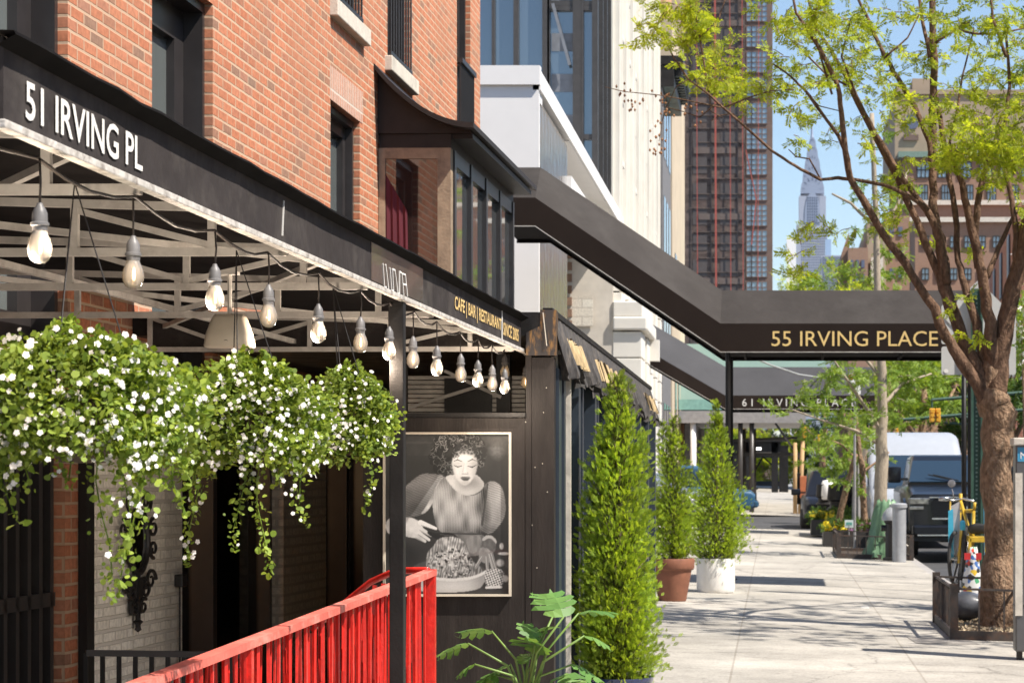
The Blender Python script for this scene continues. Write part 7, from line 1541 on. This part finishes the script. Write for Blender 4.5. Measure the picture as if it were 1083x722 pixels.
signal('pair of yellow traffic light housings hanging from a mast arm above the white van', 986, 439, 62, 15, pair=2); signal('small orange traffic light low above the van roof', 949, 456, 64, 7); signal('orange red signal head glowing in the leaves by the far corner', 851, 457, 84, 12, red=True); signal('small amber signal between the tree leaves over the mail box', 866, 463, 86, 8)
M['wire'] = mat('overhead_wire', (.35, .36, .34), .5); m = MB(); pts = [P(706 + (1010 - 706) * t, 371 + 57 * t + 30 * 4 * t * (1 - t) * .0 + 20 * math.sin(t * 3.14), 40 + 44 * t) for t in [i / 12 for i in range(13)]]
m.tube([P(790, 375, 46), P(815, 386, 50), P(845, 396, 54), P(880, 401, 60), P(905, 400, 66)], .02, 5); tag(m.build('overhead_wire', M['wire'], smooth=True), 'thin pale wire sagging across the front of the slate awning', 'wire')

# ================================================================ bicycle with stickers
DBk = 28.5; bk = thing('bicycle', 'yellow framed bicycle covered in colourful stickers leaning on the green sign post', 'bicycle', (PX(1022, DBk), DBk, gz(2.3, DBk)))
M['yel'] = mat('yellow_frame_paint', (.62, .40, .03), .4, coat=.3); M['tyre'] = mat('dark_tyre', (.05, .048, .046), .8); M['cyan'] = mat('sky_blue_plastic', (.06, .42, .62), .45); M['greycloth'] = mat('grey_panel', (.42, .41, .42), .6); M['chrome'] = mat('dull_chrome', (.6, .6, .6), .25, .9)
def Bp(px, py, dy=0): return P(px, py, DBk + dy)
gb_ = gz(2.4, DBk)
def wheel(cx, cy, rz_, name_, tilt=.18):
    m = MB(); c = Bp(cx, cy); pts = []
    for k in range(33): a = 2 * math.pi * k / 32; pts.append(c + Vector((rz_ * tilt * math.cos(a), rz_ * math.cos(a) * .95, rz_ * math.sin(a))))
    m.tube(pts, .022, 8, caps=False); w = m.build(name_, M['tyre'], bk, smooth=True)
    m = MB()
    for k in range(12): a = 2 * math.pi * k / 12; m.tube([c, c + Vector((rz_ * tilt * math.cos(a), rz_ * math.cos(a) * .95, rz_ * math.sin(a)))], .002, 3)
    m.lathe([(.02, -.04), (.02, .04)], c, 8, axis='x'); m.build('spokes', M['chrome'], w)
wheel(1023, 585, .33, 'rear_wheel'); wheel(1010, 590, .31, 'front_wheel', .3)
m = MB(); m.tube([Bp(1012, 588, .4), Bp(1014, 560, .35), Bp(1016, 522, .2)], .022, 8); m.tube([Bp(1016, 530, .2), Bp(1028, 570, -.2), Bp(1023, 590, -.35)], .022, 8); m.tube([Bp(1016, 540, .2), Bp(1030, 540, -.1)], .022, 8); m.tube([Bp(1030, 540, -.1), Bp(1028, 585, -.3)], .02, 8); m.tube([Bp(1030, 540, -.1), Bp(1031, 531, -.12)], .02, 6)
m.tube([Bp(1017, 550, -.2), Bp(1014, 595, -.3)], .018, 6); m.tube([Bp(1005, 530, .3), Bp(1005, 600, .3)], .012, 6); m.build('frame', M['yel'], bk, smooth=True)
m = MB(); m.tube([Bp(996, 527, .1), Bp(1008, 529, .2), Bp(1019, 527, .2), Bp(1030, 530, .1)], .014, 8); m.lathe([(.028, -.07), (.028, .07)], Bp(999, 527, .1), 8, axis='x'); m.build('handlebar', M['chrome'], bk, smooth=True)
m = MB(); m.tube([Bp(1009, 528, .2), Bp(1007, 517, .15)], .007, 6); c = Bp(1006.5, 511, .15); m.lathe([(.0001, -.01), (.04, -.008), (.048, 0), (.04, .008), (.0001, .01)], c, 16, axis='y'); rg = m.build('mirror', M['greycloth'], bk, smooth=True)
m = MB(); c = Bp(1035, 559, -.3); m.lathe([(.0001, -.13), (.05, -.11), (.07, -.02), (.055, .08), (.0001, .13)], c, 12, axis='x', sx=.5); m.build('seat', M['tyre'], bk, smooth=True)
M['stick'] = None
def stickermat():
    m_, t, ns, ln = nt('sticker_patchwork'); out = N(t, 'ShaderNodeOutputMaterial'); b = N(t, 'ShaderNodeBsdfPrincipled'); ln.new(b.outputs[0], out.inputs[0]); tc = N(t, 'ShaderNodeTexCoord'); vo = N(t, 'ShaderNodeTexVoronoi'); vo.inputs['Scale'].default_value = 19; ln.new(tc.outputs['Object'], vo.inputs['Vector'])
    sp = N(t, 'ShaderNodeSeparateColor'); ln.new(vo.outputs['Color'], sp.inputs[0]); cr = N(t, 'ShaderNodeValToRGB'); ln.new(sp.outputs[0], cr.inputs[0]); cr.color_ramp.interpolation = 'CONSTANT'; e = cr.color_ramp.elements
    cols = [(0, (.75, .74, .72)), (.32, (.08, .18, .45)), (.42, (.7, .72, .74)), (.6, (.70, .07, .04)), (.68, (.75, .5, .05)), (.76, (.7, .7, .7)), (.88, (.1, .4, .2)), (.93, (.05, .05, .05))]
    e[0].position = 0; e[0].color = c4(cols[0][1]); e[1].position = cols[1][0]; e[1].color = c4(cols[1][1])
    for p_, c_ in cols[2:]: q = e.new(p_); q.color = c4(c_)
    ln.new(cr.outputs[0], b.inputs['Base Color']); b.inputs['Roughness'].default_value = .4; return m_
M['stick'] = stickermat()
m = MB(); rings = []
for py, hw in ((578, .05), (590, .075), (605, .10), (620, .13), (632, .125), (646, .10)):
    c = Bp(1029 - (py - 578) * .02, py, -.55); rings.append([c + Vector((hw * math.cos(a_), .08 * math.sin(a_), 0)) for a_ in [2 * math.pi * k / 14 for k in range(14)]])
m.loft(rings); m.build('stickered_fender', M['stick'], bk, smooth=True)
m = MB(); c = Bp(1029, 588, -.62); m.box(c.x - .1, c.x + .1, c.y, c.y + .02, c.z - .04, c.z + .04); m.build('reflector', M['signred'], bk)
m = MB(); m.box(Bp(1021, 0).x, Bp(1040, 0).x, DBk - .6, DBk + .0, PZ(572, DBk), PZ(566, DBk), .008); m.box(Bp(1020, 0).x, Bp(1023, 0).x, DBk - .6, DBk - .57, PZ(600, DBk), PZ(568, DBk)); m.box(Bp(1037, 0).x, Bp(1040, 0).x, DBk - .6, DBk - .57, PZ(600, DBk), PZ(568, DBk)); m.build('rear_rack', M['yel'], bk)
m = MB(); pts = [Bp(1006, 535, .05), Bp(1015, 530, .05), Bp(1016, 565, .0), Bp(1011, 592, 0), Bp(1006, 575, .05)]; m.prism(pts, (0, .03, 0)); m.build('side_panel', M['greycloth'], bk); m = MB(); m.prism([Bp(1003, 540, .0), Bp(1008, 538, .0), Bp(1009, 588, 0), Bp(1005, 592, 0), Bp(1003, 570, 0)], (0, .03, 0)); m.prism([Bp(1040, 520, .3), Bp(1045, 520, .3), Bp(1045, 580, .3), Bp(1041, 590, .3)], (0, .03, 0)); m.build('blue_cloth', M['cyan'], bk)
m = MB(); m.lathe([(.03, -.05), (.035, 0), (.03, .05), (.015, .07)], Bp(1018, 556, -.3), 10); m.build('water_bottle', M['cyan'], bk)
m = MB()
for (a, b_) in (((1012, 600), (1018, 560)), ((1018, 600), (1023, 570)), ((1008, 615), (1014, 590))): m.tube([Bp(*a, -.2), Bp(*b_, -.1)], .012, 5)
m.build('stays', M['rustiron'], bk)
# dark bag inside the guard
c = Vector((PX(1026, 25.2), 25.2, gz(2.1, 25.2) + .06)); m = MB(); rings = []
for k in range(7): t_ = k / 6; rr_ = .17 * math.sin(math.pi * (t_ * .9 + .05)) ** .6; rings.append([c + Vector((-.22 + .44 * t_, rr_ * math.cos(a_) * .9, .17 + rr_ * math.sin(a_) * (1.15 - .5 * t_))) for a_ in [2 * math.pi * q / 12 for q in range(12)]])
M['bag'] = mat('grey_plastic_bag', (.12, .125, .14), .3, var=.2, bump=.6, bscale=14); m.loft(rings); tag(m.build('rubbish_bag', M['bag'], smooth=True), 'dark grey rubbish bag slumped inside the nearest tree guard', 'bag')

# ================================================================ vehicles
M['carblack'] = mat('black_car_paint', (.008, .009, .013), .28, 0.0, spec=.3, coat=.35, var=.1); M['carblue'] = mat('dark_blue_car_paint', (.03, .09, .16), .25, coat=1.0, var=.1); M['carwhite'] = mat('white_van_paint', (.36, .385, .43), .35, coat=.5, var=.04); M['cargrey'] = mat('grey_car_paint', (.22, .22, .24), .3, coat=.8)
M['windsc'] = glassmat('sky_tinted_car_glass', (.022, .042, .070), .08, .003, coat=.08, spec=.45); M['lamp'] = mat('headlight_lens', (.30, .30, .29), .15, .6, var=.5, scale=12); M['rim'] = mat('dark_rim', (.10, .10, .11), .35, .6); M['grille'] = mat('grille_mesh', (.015, .015, .016), .5)  # car glass base colour carries the blue of reflected sky
def ring(y, x0, x1, z0, z1, r_, n=4):
    pts = []
    for cx, cz, a0 in ((x1 - r_, z0 + r_, -90), (x1 - r_, z1 - r_, 0), (x0 + r_, z1 - r_, 90), (x0 + r_, z0 + r_, 180)):
        for k in range(n + 1): a = R(a0 + 90 * k / n); pts.append((cx + r_ * math.cos(a), y, cz + r_ * math.sin(a)))
    return pts
def wheels(t, fr, pos, r_, w_):
    for (x, y) in pos:
        sgn = -1 if x < 0 else 1; m = MB(fr); m.lathe([(r_ * .62, -w_ / 2), (r_ * .95, -w_ / 2), (r_, -w_ / 2 + .03), (r_, w_ / 2 - .03), (r_ * .95, w_ / 2), (r_ * .62, w_ / 2)], (x, y, r_), 24, axis='x'); o = m.build('wheel', M['tyre'], t, smooth=True, angle=40)
        m = MB(fr); m.lathe([(.0001, w_ * .3 * sgn), (r_ * .62, w_ * .42 * sgn), (r_ * .62, w_ * .2 * sgn)], (x, y, r_), 20, axis='x'); m.build('rim', M['rim'], o)
def car(name, label, cat, loc, rz, L, W, H, kind, paint, group=None):
    t = thing(name, label, cat, loc, rz, group); fr = wm(t); h = W / 2
    m = MB(fr); 
    if kind == 'pickup':
        zb, zbelt, hood = .45, 1.22, 1.2
        m.loft([ring(0.0, -h * .88, h * .88, .45, 1.10, .1), ring(.08, -h * .96, h * .96, .42, 1.20, .10), ring(.5, -h * .98, h * .98, .42, 1.29, .14), ring(1.45, -h, h, .42, 1.40, .2), ring(L - .6, -h, h, .45, 1.36, .12), ring(L, -h * .97, h * .97, .5, 1.34, .08)])
        m.loft([ring(1.35, -h * .92, h * .92, 1.25, 1.42, .05), ring(2.05, -h * .84, h * .84, 1.25, H - .04, .10), ring(2.5, -h * .82, h * .82, 1.25, H, .10), ring(3.7, -h * .82, h * .82, 1.25, H - .02, .10), ring(4.1, -h * .88, h * .88, 1.25, 1.42, .05)])
        for sd in (-1, 1): m.loft([[(sd * (h - .16), y_, z0_), (sd * (h + .035), y_, z0_ + .02), (sd * (h + .035), y_, z0_ + .12), (sd * (h - .16), y_, z0_ + .14)] for y_, z0_ in ((.45, .55), (.6, .88), (.95, 1.0), (1.35, .9), (1.52, .55))])
        ws0, ws1, za, zb2 = 1.345, 1.885, 1.44, H - .12; wr = .42; wpos = [(-h + .12, 1.0), (h - .12, 1.0), (-h + .12, L - 1.3), (h - .12, L - 1.3)]
    elif kind == 'van':
        m.loft([ring(0, -h * .9, h * .9, .45, .95, .12), ring(.15, -h, h, .4, 1.15, .15), ring(.9, -h, h, .38, 1.35, .15), ring(1.7, -h, h, .38, H - .35, .2), ring(2.1, -h * .98, h * .98, .38, H - .04, .22), ring(2.6, -h * .98, h * .98, .38, H, .22), ring(L, -h, h, .4, H - .02, .18)])
        ws0, ws1, za, zb2 = .875, 1.49, 1.36, H - .55; wr = .36; wpos = [(-h + .12, .95), (h - .12, .95), (-h + .12, L - 1.1), (h - .12, L - 1.1)]
    else:
        m.loft([ring(0, -h * .88, h * .88, .4, .82, .1), ring(.15, -h * .97, h * .97, .32, .95, .14), ring(1.1, -h, h, .3, 1.05, .16), ring(L - .3, -h, h, .35, 1.1, .14), ring(L, -h * .92, h * .92, .42, 1.0, .1)])
        m.loft([ring(1.05, -h * .9, h * .9, .98, 1.06, .03), ring(1.85, -h * .76, h * .76, .98, H - .02, .14), ring(2.6, -h * .75, h * .75, .98, H, .14), ring(L - .9, -h * .76, h * .76, .98, H - .06, .14), ring(L - .2, -h * .88, h * .88, .98, 1.06, .03)])
        ws0, ws1, za, zb2 = 1.12, 1.82, 1.08, H - .10; wr = .34; wpos = [(-h + .1, .9), (h - .1, .9), (-h + .1, L - .95), (h - .1, L - .95)]
    m.build('body', M[paint], t, smooth=True, angle=35)
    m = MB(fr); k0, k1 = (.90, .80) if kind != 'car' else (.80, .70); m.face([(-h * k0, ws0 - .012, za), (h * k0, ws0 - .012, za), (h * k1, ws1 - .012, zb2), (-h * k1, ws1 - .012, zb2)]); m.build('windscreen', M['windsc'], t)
    for sd in (-1, 1):
        m = MB(fr); xx = sd * h * (.86 if kind != 'van' else 1.003); x2_ = sd * h * (.82 if kind != 'van' else 1.003)
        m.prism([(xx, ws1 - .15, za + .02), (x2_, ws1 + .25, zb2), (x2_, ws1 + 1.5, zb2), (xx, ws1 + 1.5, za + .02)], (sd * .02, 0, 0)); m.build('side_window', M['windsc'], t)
        m = MB(fr); m.box(sd * (h + .04), sd * (h + .30), ws0 + .22, ws0 + .36, za - .02, za + (.30 if kind != 'car' else .15), .03); m.bar((sd * h * .9, ws0 + .3, za + .05), (sd * (h + .1), ws0 + .3, za + .05), .05); m.build('wing_mirror', M['carwhite'] if kind == 'van' else M['carblack'], t, smooth=True, angle=40)
        m = MB(fr); z_ = 1.0 if kind == 'pickup' else .72; m.box(sd * h * .60, sd * h * .97, -.02, .30, z_, z_ + (.13 if kind == 'pickup' else .13), .02)
        if kind == 'pickup': m.box(sd * h * .70, sd * h * .97, -.015, .2, z_ - .10, z_ - .03, .015); m.build('headlight', M['lamp'], t)
    m = MB(fr); gz0 = .72 if kind == 'pickup' else .5; m.prism([(-h * .50, -.03, gz0 + .04), (-h * .57, -.03, gz0 + .22), (-h * .50, -.03, gz0 + .42), (h * .50, -.03, gz0 + .42), (h * .57, -.03, gz0 + .22), (h * .50, -.03, gz0 + .04)] if kind == 'pickup' else [(-h * .56, -.03, gz0), (-h * .56, -.03, gz0 + .38), (h * .56, -.03, gz0 + .38), (h * .56, -.03, gz0)], (0, .08, 0)); 
    for k in range(7): m.box(-h * .54, h * .54, -.045, -.03, gz0 + .03 + k * .05, gz0 + .045 + k * .05)
    m.build('grille', M['grille'], t)
    if kind == 'pickup': m = MB(fr); m.box(-h * .6, h * .6, -.055, -.035, gz0 + .41, gz0 + .43); m.box(-h * .55, h * .55, -.05, -.04, gz0 + .0, gz0 + .03); m.box(-h * .12, h * .12, -.055, -.045, gz0 + .17, gz0 + .25); m.build('grille_bar', M['chrome'], t)
    m = MB(fr); m.box(-h * .92, h * .92, -.10, .06, .40, .62, .05); m.box(-.2, .2, -.115, -.1, .44, .56); m.build('bumper', M['carblack'] if kind == 'pickup' else M[paint], t)
    if kind == 'pickup': m = MB(fr); m.box(-h * .82, h * .82, -.108, -.098, .41, .435); m.build('bumper_strip', M['chrome'], t)
    wheels(t, fr, wpos, wr, .26)
    if kind == 'pickup':
        m = MB(fr); m.box(-h * .95, h * .95, -.03, .0, .31, .40); m.build('trim', M['grille'], t)
        m = MB(fr)
        for sd in (-1, 1): m.tube([(sd * .05, ws0 - .03, za + .02), (sd * .05 - .5, ws0 + .05, za + .14)], .012, 5)
        m.build('wipers', M['grille'], t)
    return t
zr = .008 * 45 - .19
car('pickup_truck', 'black pickup truck parked at the kerb facing the camera', 'pickup truck', (PX(1017, 45.0), 45.0, EH + (VY - 589) / F * 45.0), 0, 5.9, 2.06, 1.98, 'pickup', 'carblack')
car('delivery_van', 'white high-roofed van parked behind the black pickup', 'van', (PX(972, 53.0), 53.0, .008 * 53 - .19), 0, 5.9, 2.15, 2.66, 'van', 'carwhite')
car('parked_car', 'dark car mostly hidden by foliage behind the litter bins', 'car', (PX(885, 64), 64, .008 * 64 - .19), 0, 4.6, 1.85, 1.75, 'car', 'carblack', 'cars at the crossing')
car('parked_car', 'blue vehicle nosing out from behind the white potted cedar at the cross street', 'car', (PX(799, 76), 76, .008 * 76 - .06), R(90), 4.4, 1.85, 1.75, 'car', 'carblue', 'cars at the crossing')
car('parked_car', 'grey car windscreen showing between the two farther potted cedars', 'car', (PX(748, 66), 66, .008 * 66 - .06), R(62), 4.5, 1.85, 1.55, 'car', 'cargrey', 'cars at the crossing')

# ================================================================ camera, sky, sun
cam = bpy.data.cameras.new('camera'); co = bpy.data.objects.new('camera', cam); COL.objects.link(co); SC.camera = co
co.location = (0, 0, EH); co.rotation_euler = (R(90), 0, 0); cam.sensor_width = 36; cam.lens = F / 1083 * 36; cam.shift_x = -(VX - 541.5) / 1083; cam.shift_y = (VY - 361) / 1083
cam.clip_start = .1; cam.clip_end = 9000
cam.dof.use_dof = True; cam.dof.focus_distance = 9.5; cam.dof.aperture_fstop = 13
E, A = 53, 25
ts = Vector((math.cos(R(E)) * math.cos(R(A)), -math.cos(R(E)) * math.sin(R(A)), math.sin(R(E))))
sd = bpy.data.lights.new('sun', 'SUN'); so = bpy.data.objects.new('sun', sd); COL.objects.link(so); so.rotation_euler = ts.to_track_quat('Z', 'Y').to_euler(); sd.energy = SUN_E; sd.angle = R(.53); sd.color = (1, .93, .83); so.location = (20, -10, 30)
w = bpy.data.worlds.new('World'); SC.world = w; w.use_nodes = True; t = w.node_tree; t.nodes.clear(); out = N(t, 'ShaderNodeOutputWorld'); bg = N(t, 'ShaderNodeBackground'); sk = N(t, 'ShaderNodeTexSky', sky_type='NISHITA')
sk.sun_disc = False; sk.sun_elevation = R(E); sk.sun_rotation = math.atan2(ts.x, ts.y); sk.air_density = 1.0; sk.dust_density = .6; sk.ozone_density = 2.2; sk.altitude = 0
bg.inputs[1].default_value = SKY_S; t.links.new(sk.outputs[0], bg.inputs[0]); t.links.new(bg.outputs[0], out.inputs[0])
SC.view_settings.view_transform = 'Standard'; SC.view_settings.look = 'None'; SC.view_settings.gamma = 1; SC.view_settings.exposure = EXPO; SC.view_settings.use_curve_mapping = False
cy = SC.cycles; cy.use_denoising = True; cy.max_bounces = 8; cy.transparent_max_bounces = 12; cy.diffuse_bounces = 4; cy.glossy_bounces = 3; cy.caustics_reflective = False; cy.caustics_refractive = False; cy.sample_clamp_indirect = 6
try: cy.denoiser = 'OPENIMAGEDENOISE'
except Exception: pass
# ================================================================ air
if HAZE:
    m, t, ns, ln = nt('haze_volume'); out = N(t, 'ShaderNodeOutputMaterial'); pv = N(t, 'ShaderNodeVolumePrincipled'); ln.new(pv.outputs[0], out.inputs['Volume'])
    pv.inputs['Color'].default_value = (.80, .88, 1, 1); pv.inputs['Density'].default_value = HAZE; pv.inputs['Anisotropy'].default_value = .1
    hz = MB(); hz.box(-4100, 4100, -450, 6100, -6, 340); h_ = hz.build('haze', m); h_['kind'] = 'stuff'; h_['label'] = 'thin pale haze filling the street and the distance'; h_['category'] = 'haze'
